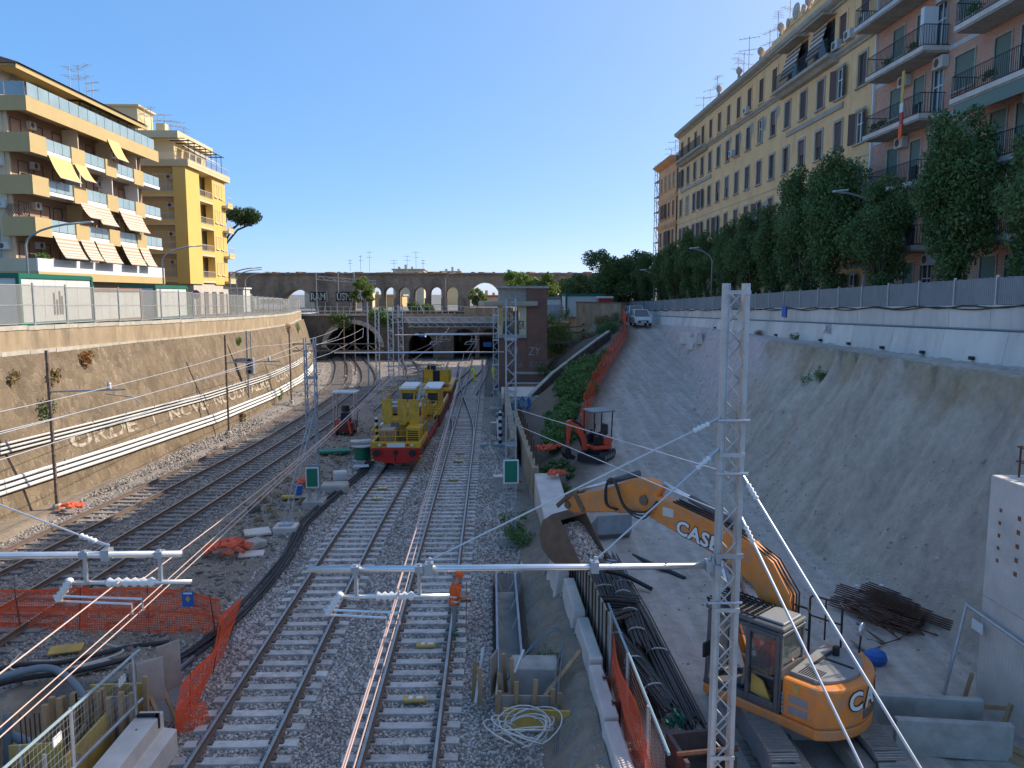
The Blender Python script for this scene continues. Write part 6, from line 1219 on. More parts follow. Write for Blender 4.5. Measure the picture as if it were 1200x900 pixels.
# ------------------------------------------------------------------ netting
def net(name, label, path, h, cell, rib, m='net_orange', posts=True, cat='fence', group=None, wob=0.05, pm='rust', lean=0.0, band=True):
    t = thing(name, label, cat, group=group); P = catmull(path, 10); L = [0]
    for a, c in zip(P, P[1:]): L.append(L[-1] + np.linalg.norm(c - a))
    ax = [[p[i] for p in P] for i in range(3)]; n = int(L[-1] / cell); nz = int(h / cell); b = MB()
    def pt(i, j):
        d = i * cell; x, y, z = (lerp(L, ax[k], d) for k in range(3)); f = j / nz; w = wob * sin(d * 2.1 + f * 2) * (0.4 + f)
        return (x + w + lean * f, y + w * 0.6, z + f * h * (1 + 0.06 * sin(d * 1.1)))
    for i in range(n + 1):
        for j in range(nz):
            a = pt(i, j); c = pt(i, j + 1); q = pt(i + rib / cell, j); r_ = pt(i + rib / cell, j + 1); b.poly(a, q, r_, c)
    for j in range(nz + 1):
        k = 3.0 if band and j in (nz, nz // 2) else 1.0
        for i in range(n):
            a = pt(i, j); c = pt(i + 1, j); b.poly((a[0], a[1], a[2] - rib / 2 * k), (c[0], c[1], c[2] - rib / 2 * k), (c[0], c[1], c[2] + rib / 2 * k), (a[0], a[1], a[2] + rib / 2 * k))
    b.build('netting', m, t)['kind'] = 'stuff'
    if posts:
        d = 0.0
        while d < L[-1]: i = d / cell; a = pt(i, 0); c = pt(i, nz); p = MB(); p.tube([(a[0], a[1], a[2] - 0.2), (c[0], c[1], c[2] + 0.08)], 0.014, 5); p.build('stake', pm, t); d += 2.0
    return t
Zs = zsite
net('net_fence', 'orange net fence running up along the left edge of the dirt ramp', [(XL(y) + 0.1, y, Zs(XL(y) + 0.1, y)) for y in (37, 42, 48, 54, 60, 66, 71, 76)], 1.15, 0.16, 0.055, wob=0.05, lean=-0.25)
net('net_fence', 'short orange net fence standing up at the top of the ramp', [(13.3, 76, Zs(13.3, 76)), (13.5, 79, 6.2), (13.6, 82, 6.3)], 1.4, 0.14, 0.09)
# ------------------------------------------------------------------ embankment walls and plants
t = thing('stepped_wall', 'dark diagonal retaining wall with pale coping climbing the embankment', 'wall')
P = [(2.6, 61, 0.2), (3.2, 64, 0.85), (5.3, 68, 2.2), (7.4, 70, 3.5), (9.9, 73, 4.9), (11.5, 75, 5.7)]
b = MB(); c = MB()
for p, q in zip(P, P[1:]):
    a = Vector((q[0] - p[0], q[1] - p[1], 0)).normalized(); nn = Vector((a.y, -a.x, 0)) * 0.2
    v = [(p[0] - nn.x, p[1] - nn.y, -0.3), (p[0] + nn.x, p[1] + nn.y, -0.3), (q[0] + nn.x, q[1] + nn.y, -0.3), (q[0] - nn.x, q[1] - nn.y, -0.3), (p[0] - nn.x, p[1] - nn.y, p[2]), (p[0] + nn.x, p[1] + nn.y, p[2]), (q[0] + nn.x, q[1] + nn.y, q[2]), (q[0] - nn.x, q[1] - nn.y, q[2])]
    b._add(v, [(0, 3, 2, 1), (4, 5, 6, 7), (0, 1, 5, 4), (1, 2, 6, 5), (2, 3, 7, 6), (3, 0, 4, 7)]); c.beam((p[0], p[1], p[2] + 0.06), (q[0], q[1], q[2] + 0.04), 0.34, 0.08)
b.build('wall', 'tuff_dark', t); c.build('coping', 'concrete', t)
t = thing('old_wall', 'stained plaster wall at the top of the embankment beside the ramp', 'wall'); b = MB(); b.prism([(9.0, 87.5), (13.4, 79.5), (13.8, 79.7), (9.4, 88)], 3.0, 8.4, 'z'); b.build('wall', 'wall_band', t); b = MB(); b.prism([(8.9, 87.5), (13.4, 79.3), (13.95, 79.6), (9.4, 88.1)], 8.4, 8.5, 'z'); b.build('coping', 'brown_steel', t)
hl = MB()
hx = list(np.arange(5.6, 13.6, 0.5)); hy = list(np.arange(76.5, 92, 0.8))
struct(grid(hx, hy, lambda x, y: 0.4 + 6.2 * min(1, max(0, (x - 6.6) / 5.0)) ** 0.8 * min(1, max(0.2, (y - 74) / 6)) + 0.2 * float(fbm(x, y, 0.9))).build('embankment', 'earth', smooth=True))
t = thing('pipe_rack', 'rusty pipes crossing from the tower to the embankment', 'pipes'); b = MB()
for z in (5.2, 5.8): b.beam((5.5, 80, z), (9.8, 84, z), 0.12); b.beam((9.8, 84, z), (11.0, 88, z + 0.8), 0.12)
b.beam((5.4, 79, 4.3), (9.3, 80, 4.4), 0.35, 0.25); b.build('pipe_run', 'brown_steel', t)
def clump(x0, x1, y0, y1, n, r0, r1, seed, fz, up=0.6):
    r = random.Random(seed); out = []
    for _ in range(n):
        x = r.uniform(x0, x1); y = r.uniform(y0, y1); s = r.uniform(r0, r1); out.append((x, y, fz(x, y) + s * up, s, s * 1.1, s * 0.85))
    return out
def edge_bush(name, label, y0, y1, f0, f1, n, r0, r1, cnt, sz, m, seed, cat='bush'):
    r = random.Random(seed); bl = []
    for _ in range(n): y = r.uniform(y0, y1); xl = XL(y); lo = lerp([26, 45, 60, 76], [1.9, 2.0, 2.6, 5.6], y); x = lo + (xl - lo) * r.uniform(f0, f1); s = r.uniform(r0, r1); bl.append((x, y, zsite(x, y) + s * 0.5, s, s * 1.2, s * 0.8))
    o = inst(name, leaf_mesh(name, bl, cnt, sz, m, 0.5, seed, 0.25)); return tag(o, label, cat, 'green bushes on the embankment')
edge_bush('bush', 'large green bush on the embankment left of the orange net', 50, 66, 0.45, 0.85, 30, 0.5, 1.0, 12000, 0.12, 'leaf_mid', 201); edge_bush('bush', 'green bush lower on the embankment above the red mini excavator', 40, 51, 0.35, 0.8, 18, 0.4, 0.75, 7000, 0.10, 'leaf_mid', 202)
edge_bush('bush', 'dark weeds at the foot of the embankment near the slim mast', 31, 38, 0.2, 0.9, 12, 0.2, 0.4, 2200, 0.08, 'leaf_dark', 203)
for i, (bl, n_, m_, l_) in enumerate([(clump(6.0, 8.2, 80.5, 84, 26, 0.6, 1.1, 5, lambda x, y: rnd.uniform(2.2, 7.0)), 6500, 'leaf_light', 'bright green bush between tower and embankment'), (clump(7.6, 13.0, 76.6, 80.5, 40, 0.3, 0.65, 6, lambda x, y: 0.5 + 6.2 * min(1, max(0, (x - 6.6) / 5.0)) ** 0.8 * min(1, max(0.2, (y - 74) / 6))), 7500, 'leaf_dry', 'dry straw coloured grass on the hill below the old wall'), (clump(11.2, 13.4, 77.6, 79.2, 8, 0.6, 1.0, 7, lambda x, y: 4.8 + (x - 11) * .5), 2400, 'leaf_mid', 'olive bush leaning on the end of the old wall'), (clump(5.9, 7.2, 77, 79, 6, 0.5, 0.9, 8, lambda x, y: 1.0), 1400, 'leaf_dark', 'dark bush at the foot of the brick tower'), (clump(2.0, 3.0, 29, 33, 8, 0.2, 0.4, 9, lambda x, y: 0.35), 900, 'leaf_dark', 'low weeds beside the concrete wall top'), (clump(0.4, 1.3, 27.6, 31, 9, 0.2, 0.4, 10, lambda x, y: 0.0), 1200, 'leaf_mid', 'green weeds at the foot of the slim lattice mast')]):
    tag(inst('weeds', leaf_mesh('weeds', bl, n_, 0.12 if i < 4 else 0.07, m_, 0.35, 210 + i, 0.2)), l_, 'bush')
for x, y, r_, m_, l_, n_ in ((14.2, 33.4, 0.55, 'leaf_mid', 'tuft of green grass on the gravel slope', 500), (16.4, 41, 0.3, 'leaf_mid', 'small weed at the foot of the concrete wall', 160), (16.5, 47, 0.3, 'leaf_dry', 'dry weed at the foot of the concrete wall', 160), (1.3, 18.0, 0.35, 'leaf_dark', 'small leafy plant against the concrete barriers', 260)):
    z = (zsite(x, y) if x > 2 else 0.1); bl = [(rnd.uniform(-r_, r_) * .7, rnd.uniform(-r_, r_), r_ * 0.5 + rnd.uniform(-r_, r_) * .3, r_ * 0.5, r_ * 0.5, r_ * 0.7) for _ in range(6)]
    tag(inst('plant', leaf_mesh('plant', bl, n_, 0.09, m_, 0.18, 231, 0.1), None, (x, y, z)), l_, 'plant')
# ------------------------------------------------------------------ concrete barriers (L units) and flat wall
def barrier(x, y0, y1, h, label, rz=0.0, dx=0.0):
    t = thing('concrete_barrier', label, 'concrete barrier', (x, (y0 + y1) / 2, -0.2), rz, 'concrete barrier units beside the trench'); L = (y1 - y0) / 2
    b = MB(); b.prism([(0.0, 0.0), (0.72, 0.0), (0.72, h + 0.2), (0.42, h + 0.2), (0.3, h * 0.5)], -L + 0.015, L - 0.015, 'y'); b.build('body', 'concrete_pale', t, bev=0.025)
    b = MB(); b.box((0.22, L - 0.3, h * 0.5), (0.03, 0.08, h * 0.8), ry=0.28); b.build('joint_strip', 'concrete', t)
for i, (x, a, c, h, l) in enumerate([(1.52, 21.9, 24.2, 1.25, 'farthest tilted concrete barrier unit under the bucket'), (1.72, 19.4, 21.8, 1.0, 'concrete barrier unit second from the bucket'), (1.84, 17.0, 19.35, 0.85, 'concrete barrier unit behind the leafy plant'), (1.84, 14.7, 16.95, 0.75, 'concrete barrier unit beside the formwork box'), (1.86, 12.2, 14.65, 0.7, 'nearest concrete barrier unit at the lower picture edge')]): barrier(x, a, c, h, l, 0.04 if i == 0 else 0.02)
t = thing('wall_slab', 'flat topped concrete wall beyond the barriers under the bucket arm', 'wall', (0, 0, 0)); b = MB(); b.prism([(1.9, 26.0), (2.9, 26.0), (3.05, 34.5), (1.95, 34.5)], -0.3, 1.15, 'z'); b.build('slab', 'concrete_pale', t, bev=0.03); b = MB(); b.prism([(1.85, 34.5), (2.15, 34.5), (1.7, 52), (1.4, 52)], -0.3, 1.4, 'z'); b.build('low_part', 'wall_band', t)
b = MB()
for k in range(16): y = 24.3 + 0.11 * k; b.tube([(1.8 + 0.3 * rnd.random(), y, -0.2), (1.85 + 0.3 * rnd.random(), y + 0.05, 0.9), (1.6 + 0.7 * rnd.random(), y + rnd.uniform(-.3, .3), 1.5)], 0.013, 4)
b.build('starter_bar', 'rust', t)
# rust posts along the low wall with orange mesh
t = thing('rusty_posts', 'row of rusty posts with wire beside the far retaining wall', 'fence'); 
for k, y in enumerate(np.arange(35, 50, 1.6)): b = MB(); b.bx(2.05 - (y - 35) * 0.02 - 0.04, 2.05 - (y - 35) * 0.02 + 0.04, y - 0.04, y + 0.04, 0, 2.3); b.build('post', 'rust', t)
for i, (x, y, z, s, l) in enumerate([(2.9, 33.6, 1.3, 0.42, 'heap of red netting lying on the flat concrete wall end'), (2.7, 39.6, 1.2, 0.5, 'crumpled orange netting near the rusty posts, left heap'), (3.3, 39.9, 1.25, 0.4, 'crumpled orange netting near the rusty posts, right heap'), (1.15, 36.8, 0.15, 0.4, 'crumpled orange netting beside the right green sign'), (-9.6, 27.5, 0.05, 0.75, 'crumpled orange net heap beside the left tracks'), (-9.2, 37.5, 0.05, 0.5, 'small red heap behind the blue bucket'), (-18.4, 33.2, 0.05, 0.45, 'orange net scraps at the foot of the near post')]):
    b = MB()
    for k in range(26): a = rnd.uniform(0, 6.3); q = s * rnd.uniform(0.2, 1); b.box((q * cos(a), q * sin(a), s * 0.35 * (1 - q / s / 1.3) + 0.03), (s * rnd.uniform(.25, .55), s * rnd.uniform(.2, .4), 0.03 + 0.1 * rnd.random()), rz=rnd.uniform(0, 3), rx=rnd.uniform(-.9, .9), ry=rnd.uniform(-.6, .6))
    tag(b.build('net_heap', 'orange_cloth', loc=(x, y, z)), l, 'netting', 'crumpled orange netting heaps')
dm('sheet_green', (0.40, 0.40, 0.34), 0.7, 0.1, col2=(0.32, 0.32, 0.28), scale=2, dirt=(0.2, 0.13, 0.08), dscale=3, damt=0.5, rnd_v=0.1)
# ------------------------------------------------------------------ steel pile fence
t = thing('sheet_fence', 'steel panel fence between rusty piles beside the barriers', 'fence')
for k in range(9):
    y = 23.6 - k * 1.05; x = 2.28 + 0.04 * k; b = MB(); b.bx(x - 0.09, x + 0.09, y - 0.01, y + 0.01, -0.2, 0.8); b.bx(x - 0.09, x - 0.07, y - 0.08, y + 0.08, -0.2, 0.8); b.bx(x + 0.07, x + 0.09, y - 0.08, y + 0.08, -0.2, 0.8); b.build('pile', 'rust_bright' if k % 2 else 'rust', t)
for k in range(14):
    y0 = 23.6 - k * 0.46; b = MB(); xx = 2.44 + 0.024 * k; b.bx(xx + 0.015 * (k % 2), xx + 0.04 + 0.015 * (k % 2), y0 - 0.43, y0, -0.1, 1.75 - 0.02 * (k % 3)); b.build('panel', 'sheet_green', t); b = MB(); b.bx(xx - 0.008, xx + 0.03, y0 - 0.46, y0 - 0.43, -0.1, 1.77); b.build('rib', 'rust', t)
t = thing('mesh_fence', 'orange backed wire mesh fence with blue top bar at the lower edge', 'fence')
for k, (y, h) in enumerate([(17.0, 2.0), (14.9, 2.0), (12.9, 2.0)]): b = MB(); b.tube([(2.75 + 0.02 * k, y, 0), (2.75 + .02 * k, y, h)], 0.04, 8); b.build('post', 'galv', t)
b = MB(); b.tube([(2.75, 17.4, 2.02), (2.83, 11.5, 1.96)], 0.03, 8); b.build('top_bar', 'balcony_glass', t)
b = MB()
for y in np.arange(11.6, 17.0, 0.1): b.bx(2.79, 2.797, y, y + 0.007, 0.1, 1.95)
for z in np.arange(0.1, 1.95, 0.12): b.bx(2.79, 2.797, 11.6, 17.0, z, z + 0.007)
b.build('wire_mesh', 'rust', t)
net('orange_net', 'strip of orange netting hung on the wire mesh fence', [(2.7, 16.6, 0.5), (2.72, 15.2, 0.3), (2.74, 13.8, 0.25), (2.76, 12.2, 0.2)], 1.1, 0.07, 0.028, posts=False, wob=0.04, cat='netting')
# ------------------------------------------------------------------ rebar bundles
def bundle(label, p, q, n, spread, m='rebar_dark', r=0.02, ties=3, layers=3, grp='dark bundles of reinforcing bars'):
    t = thing('rebar_bundle', label, 'steel bars', group=grp); p = Vector(p); q = Vector(q); d = (q - p).normalized(); s = d.cross(Vector((0, 0, 1))).normalized(); b = MB()
    for k in range(n):
        o = s * rnd.uniform(-spread, spread) + Vector((0, 0, rnd.uniform(0, spread * 0.9))) ; e = d * rnd.uniform(-0.25, 0.25); j = s * rnd.uniform(-0.05, 0.05); b.tube([p + o + e, p.lerp(q, 0.5) + o * 1.05 + j, q + o + e], r, 5)
    b.build('bars', m, t)['kind'] = 'stuff'
    for k in range(ties):
        c = p.lerp(q, (k + 0.7) / (ties + 0.4)); v = MB(); v.tube([c + s * spread * 1.15 * cos(a) + Vector((0, 0, spread * 0.45 + spread * 0.62 * sin(a))) for a in np.linspace(0, 6.28, 12)], 0.022, 5); v.build('tie', 'white_dirty', t)
bundle('long dark bundle of steel bars lying along the panel fence', (3.35, 15.6, 0.12), (3.5, 24.5, 0.12), 46, 0.30, ties=3); bundle('long dark bundle of steel bars on the ramp side', (4.25, 15.2, 0.1), (4.05, 26.5, 0.1), 36, 0.26, ties=2); bundle('upper bundle of steel bars resting on the others with white ties', (3.75, 18.2, 0.45), (3.85, 22.4, 0.5), 34, 0.2, ties=3); bundle('slanting bundle with teal painted bar ends near the mesh fence', (3.75, 15.2, 0.5), (2.95, 19.4, 0.6), 34, 0.2, ties=3)
bundle('short cross stack of dark bars on the bundles', (3.05, 20.9, 0.55), (3.95, 20.7, 0.55), 26, 0.3, ties=0); bundle('second short cross stack of dark bars behind the upper bundle', (3.0, 19.7, 0.5), (3.8, 20.2, 0.5), 20, 0.25, ties=0)
b = MB()
for k in range(20): a = rnd.uniform(0, 6.28); q = 0.19 * math.sqrt(rnd.random()); b.lathe([(0.024, 0), (0.024, -0.25)], (3.76 + q * cos(a), 15.0, 0.6 + q * sin(a)), 6, 'y')
o = b.build('bar_caps', 'green_sign'); o['kind'] = 'stuff'; o['label'] = 'teal painted ends of the slanting bar bundle'
b = MB()
for k in range(13): b.tube([(4.55 - 0.05 * (k % 2), 15.0 + k * 0.86, 0.08), (4.9, 15.3 + k * 0.86, 0.1)], 0.012, 4); 
for s in (0, 0.12, 0.24, 0.36): b.tube([(4.5 + s, 14.8, 0.1), (4.15 + s * 1.4, 27, 0.1)], 0.012, 4)
o = b.build('mesh_sheet', 'rebar_dark'); o['kind'] = 'stuff'; o['label'] = 'flat steel mesh sheets beside the dark bundles'
t = thing('loose_bars', 'long thin bars lying loose between ramp and slope', 'steel bars')
for k in range(7): b = MB(); b.tube([(8.4 - 0.4 * k * 0.3, 22.0 + 0.4 * k, 0.25), (8.0 + 0.12 * k, 27 + k * 0.5, 0.3), (7.6 + 0.25 * k, 33 + 0.3 * k, 0.9 + 0.03 * k)], 0.03, 5); b.build('long_bar', 'brown_steel', t)
def bent_bars(label, c, L, W, rz, n, m='rust'):
    t = thing('bent_bars', label, 'steel bars', c, rz, 'rusty bent bars on the site'); b = MB()
    for k in range(n): o = k * 0.032; z = 0.05 + 0.25 * (k % 5) / 5; b.tube([(0, o, z), (L, o, z), (L + 0.25, o - W, z), (0.4, o - W - 0.1, z)], 0.02, 5)
    b.build('bars', m, t)['kind'] = 'stuff'; b = MB(); b.bx(0.5, 0.6, 0.2, 0.34, 0.36, 0.38); b.build('paper_tag', 'white', t)
bent_bars('straight rusty bars lying at the slope foot, right pile', (11.0, 21.9, 0.4), 2.7, 0.25, R(-62), 16); bent_bars('rusty bent stirrups in a tangled pile, left pile', (10.4, 22.2, 0.25), 2.6, 0.9, R(-55), 14)
b = MB()
for k in range(30): a = R(-60) + rnd.uniform(-.5, .3); x = 10.45 + rnd.uniform(-.4, .6); y = 20.6 + rnd.uniform(-.6, .8); b.tube([(x, y, 0.2 + rnd.random() * .3), (x + 1.3 * cos(a), y + 1.3 * sin(a), 0.25 + rnd.random() * 0.25), (x + 0.9 * cos(a + 1), y + 1.3 * sin(a + .8), 0.2)], 0.02, 5)
o = b.build('tangled_bars', 'rust'); o['kind'] = 'stuff'; o['label'] = 'loose tangle of rusty stirrups between the two piles'
for k, (x, y, l) in enumerate([(9.75, 18.9, 'grey board leaning beside the mirror'), (10.1, 19.3, 'brown board lying beside the tangled bars')]): b = MB(); b.box((x, y, 0.25), (0.6, 0.5, 0.05), rz=0.5 + k, rx=0.2); tag(b.build('board', 'ply_grey'), l, 'board', 'boards by the rusty bars')
b = MB(); b.ball((9.55, 18.0, 0.3), 0.25, 10, 6, (1.2, 1.0, 0.9)); tag(b.build('blue_sack', 'blue', smooth=False), 'blue plastic sack on the ground behind the excavator', 'sack')
# ------------------------------------------------------------------ concrete pier, precast channel
t = thing('concrete_pier', 'tall pale concrete pier with rusty starter bars at the right edge', 'pier', (11.0, 15.6, 0.0)); b = MB(); b.bx(0, 3.2, -3.6, 0.7, -0.2, 5.35); b.build('shaft', 'concrete_pale', t, bev=0.02)
b = MB()
for k in range(10): b.tube([(0.45 + 0.23 * (k % 5) + (0.1 if k > 4 else 0), 0.45 - 0.5 * (k // 5), 5.3), (0.45 + 0.23 * (k % 5) + (.1 if k > 4 else 0), 0.45 - 0.5 * (k // 5), 6.05)], 0.022, 5)
for z in (5.7, 6.02): b.tube([(0.4, 0.5, z), (1.8, 0.5, z)], 0.015, 4); b.tube([(0.4, 0.5, z), (0.4, -0.6, z)], 0.015, 4)
b.build('starter_bar', 'rust', t); b = MB(); b.bx(0.85, 1.5, 0.28, 0.36, 5.35, 5.95); b.build('steel_plate', 'rust_bright', t)
b = MB()
for k in range(5): b.bx(-0.006, 0.0, -0.35, -0.25, 3.4 + 0.3 * k, 3.5 + 0.3 * k); b.bx(-0.006, 0, 0.25, 0.33, 3.5 + 0.28 * k, 3.58 + 0.28 * k)
for k in range(5): b.bx(0.3, 0.36, -3.606, -3.6, 3 + .3 * k, 3.1 + .3 * k)
b.build('rust_spot', 'rust_bright', t); b = MB(); b.bx(-0.004, 0.001, -3.6, 0.7, 2.6, 2.615); b.build('form_joint', 'concrete', t)
t = thing('precast_channel', 'grey precast channel element lying beside the excavator', 'precast element', (9.2, 14.55, 0.15), R(-8)); b = MB(); b.bx(-1.1, 1.1, -0.52, -0.36, 0, 0.75); b.bx(-1.25, 0.95, 0.36, 0.52, 0, 0.78); b.build('side_wall', 'concrete', t, bev=0.015); b = MB(); b.bx(-1.1, 0.95, -0.36, 0.36, 0, 0.14); b.build('floor', 'concrete', t)
t = thing('prop_barrier', 'leaning steel prop with mesh panel against the pier', 'barrier', (10.8, 16.3, 0.1)); b = MB(); b.tube([(-0.4, 0.2, 0), (0.05, 0.3, 2.2)], 0.04); b.tube([(0.05, 0.3, 2.15), (0.12, -3.2, 2.0)], 0.04); b.build('pole', 'galv', t); b = MB(); b.bx(0.02, 0.04, -0.35, 0.02, 1.72, 1.95); b.build('tag_plate', 'white', t)
b = MB()
for k in range(30): b.bx(0.06, 0.063, -3.2 + k * 0.11, -3.197 + k * 0.11, 0.2, 2.0)
b.build('mesh', 'galv', t); b = MB(); b.beam((-0.25, -0.3, 0.05), (-0.1, -1.6, 0.7), 0.09); b.beam((-0.4, -1.7, 0), (-0.1, -1.6, 0.8), 0.08); b.beam((-0.2, -0.2, 0.0), (-0.1, -0.3, 0.8), 0.08); b.build('timber', 'wood', t)
for k, (x, y, l, w) in enumerate([(10.3, 13.9, 2.6, 'left'), (10.75, 13.6, 2.8, 'right')]): b = MB(); b.box((x, y, 0.2), (0.28, l, 0.08), rz=R(28)); tag(b.build('plank', 'wood'), w + ' of two planks lying at the foot of the pier', 'plank', 'planks at the pier foot')
# spare bucket and hose
t = thing('spare_bucket', 'grey excavator bucket lying behind the raised arm', 'bucket', (4.35, 27.6, 0.25), R(10)); b = MB(); pr = [(-0.6, 1.1), (-0.55, 0.4), (-0.25, 0.02), (0.25, 0.0), (0.6, 0.3)]
for x in (-0.65, 0.62): b.prism(pr, x, x + 0.03, 'x')
for (a, c) in zip(pr, pr[1:]): b.beam(((-0.65), (a[0] + c[0]) / 2, (a[1] + c[1]) / 2), (0.65, (a[0] + c[0]) / 2, (a[1] + c[1]) / 2), math.hypot(a[0] - c[0], a[1] - c[1]), 0.03, up=(0, -(c[1] - a[1]), (c[0] - a[0])) if True else (0, 0, 1))
b.build('shell', 'case_grey', t); b = MB()
for k in range(6): b.box((-0.55 + k * 0.22, 0.66, 0.35), (0.09, 0.2, 0.05))
b.build('tooth', 'steel_worn', t); b = MB(); b.bx(-0.65, 0.65, -0.62, -0.58, 0.4, 1.1); b.build('back_plate', 'galv_dull', t)
b = MB(); b.tube(catmull([(4.9, 25.8, 0.25), (5.4, 24.9, 0.25), (5.9, 24.2, 0.22), (6.2, 23.7, 0.2)], 6), 0.08, 8); tag(b.build('black_hose', 'rubber', smooth=True), 'short thick black hose lying on the ramp', 'hose')
b = MB(); b.tube(catmull([(3.6, 23.4, 0.6), (4.2, 23.2, 0.5), (4.9, 22.6, 0.3)], 6), 0.07, 8); tag(b.build('black_hose', 'rubber', smooth=True), 'black hose draped over the bar bundles', 'hose')
t = thing('steel_skip', 'low rusty steel box at the lower edge beside the excavator track', 'steel box', (3.95, 13.6, 0.1), R(8)); b = MB(); b.bx(-0.5, 0.5, -0.5, 0.5, 0, 0.12); b.bx(-0.5, -0.42, -0.5, 0.5, 0.1, 0.7); b.bx(0.42, 0.5, -0.5, 0.5, 0.1, 0.7); b.bx(-0.42, 0.42, 0.42, 0.5, 0.1, 0.7); b.build('body', 'rebar_dark', t); b = MB(); b.tube([(-0.6, -0.3, 0.75), (0.6, -0.3, 0.75)], 0.05); b.build('bar', 'rust', t)
# trench lining frame, debris between track and barriers
t = thing('trench_frame', 'steel channel frame set in the open trench beside the track', 'trench frame'); b = MB(); b.bx(0.1, 0.16, 17.8, 25.0, -0.7, 0.12); b.build('left_side', 'galv_dull', t); b = MB(); b.bx(0.72, 0.78, 17.7, 24.6, -0.7, 0.14); b.build('right_side', 'galv_dull', t); b = MB(); b.bx(0.16, 0.72, 17.8, 24.8, -0.72, -0.62); b.build('bottom', 'concrete', t)
for k, y in enumerate((24.0, 22.4, 21.0)): b = MB(); b.tube([(0.14, y + 0.3, 0.05), (0.3, y, -0.25), (0.55, y, -0.25), (0.74, y + 0.3, 0.05)], 0.015, 5); b.build('strap', 'white_dirty', t)
t = thing('formwork_box', 'timber formwork box around a concrete block near the cable coil', 'formwork', (0.45, 16.6, -0.15), R(-3))
b = MB(); b.bx(-0.05, 1.05, 0.5, 1.2, 0.0, 0.75); b.build('concrete_block', 'concrete', t, bev=0.03)
for k, (c, d, rz, m_) in enumerate([((0.3, -0.45, 0.3), (1.3, 0.04, 0.6), 0, 'ply_grey'), ((-0.35, 0.15, 0.3), (0.04, 1.2, 0.6), 0, 'ply_grey'), ((0.55, -0.85, 0.25), (1.45, 0.05, 0.5), -0.06, 'ply_yellow'), ((-0.45, 0.6, 0.6), (0.5, 0.04, 0.9), 1.3, 'ply_grey')]): b = MB(); b.box(c, d, rz=rz); b.build('board', m_, t)
for k, (x, y, h) in enumerate([(-0.3, -0.5, 0.75), (0.1, -0.52, 0.95), (0.5, -0.52, 1.0), (0.9, -0.5, 0.8), (1.05, -0.5, 0.7), (-0.75, 0.2, 0.9), (-0.9, 0.4, 1.0), (-0.2, 0.75, 1.0), (0.0, 0.3, 1.1), (-0.3, 0.1, 0.8)]): b = MB(); b.box((x, y, h / 2), (0.1, 0.06, h), rx=rnd.uniform(-.1, .1), ry=rnd.uniform(-.08, .08)); b.build('stake', 'wood', t)
b = MB(); b.beam((0.75, -0.1, 0.4), (1.6, 0.9, 1.0), 0.1, 0.06); b.build('brace', 'wood', t); b = MB(); b.beam((0.05, 0.2, 0.8), (0.25, 0.9, 1.0), 0.05); b.beam((-0.85, 0.1, 0.1), (-0.7, 0.6, 1.2), 0.06); b.build('pale_batten', 'white_dirty', t)
t = thing('cable_coil', 'tangled coil of pale grey cable in front of the formwork box', 'cable'); r_ = random.Random(12)
for k in range(9):
    R_ = r_.uniform(0.45, 0.75); cx, cy = 0.65 + r_.uniform(-.2, .2), 15.25 + r_.uniform(-.3, .3); ph = r_.random() * 6; tl = r_.uniform(-.5, .5)
    b = MB(); b.tube([(cx + R_ * cos(a + ph), cy + 0.75 * R_ * sin(a + ph), 0.05 + 0.3 * abs(sin(a + tl)) + 0.02 * k) for a in np.linspace(0, r_.uniform(5, 7.5), 26)], 0.016, 5); b.build('loop', 'white_dirty', t, smooth=True)
for k in range(2): b = MB(); b.tube(catmull([(1.2 + 0.1 * k, 13.6, -0.1), (1.35, 15.4, 0.1), (1.55 - .1 * k, 16.8, 0.6), (1.75, 18.0, 0.95), (1.4, 17.9 + 0.2 * k, 1.1), (0.7, 17.6, 0.6), (0.35, 17.3, 0.2)], 8), 0.016, 5); b.build('loose_end', 'pvc_grey', t, smooth=True)
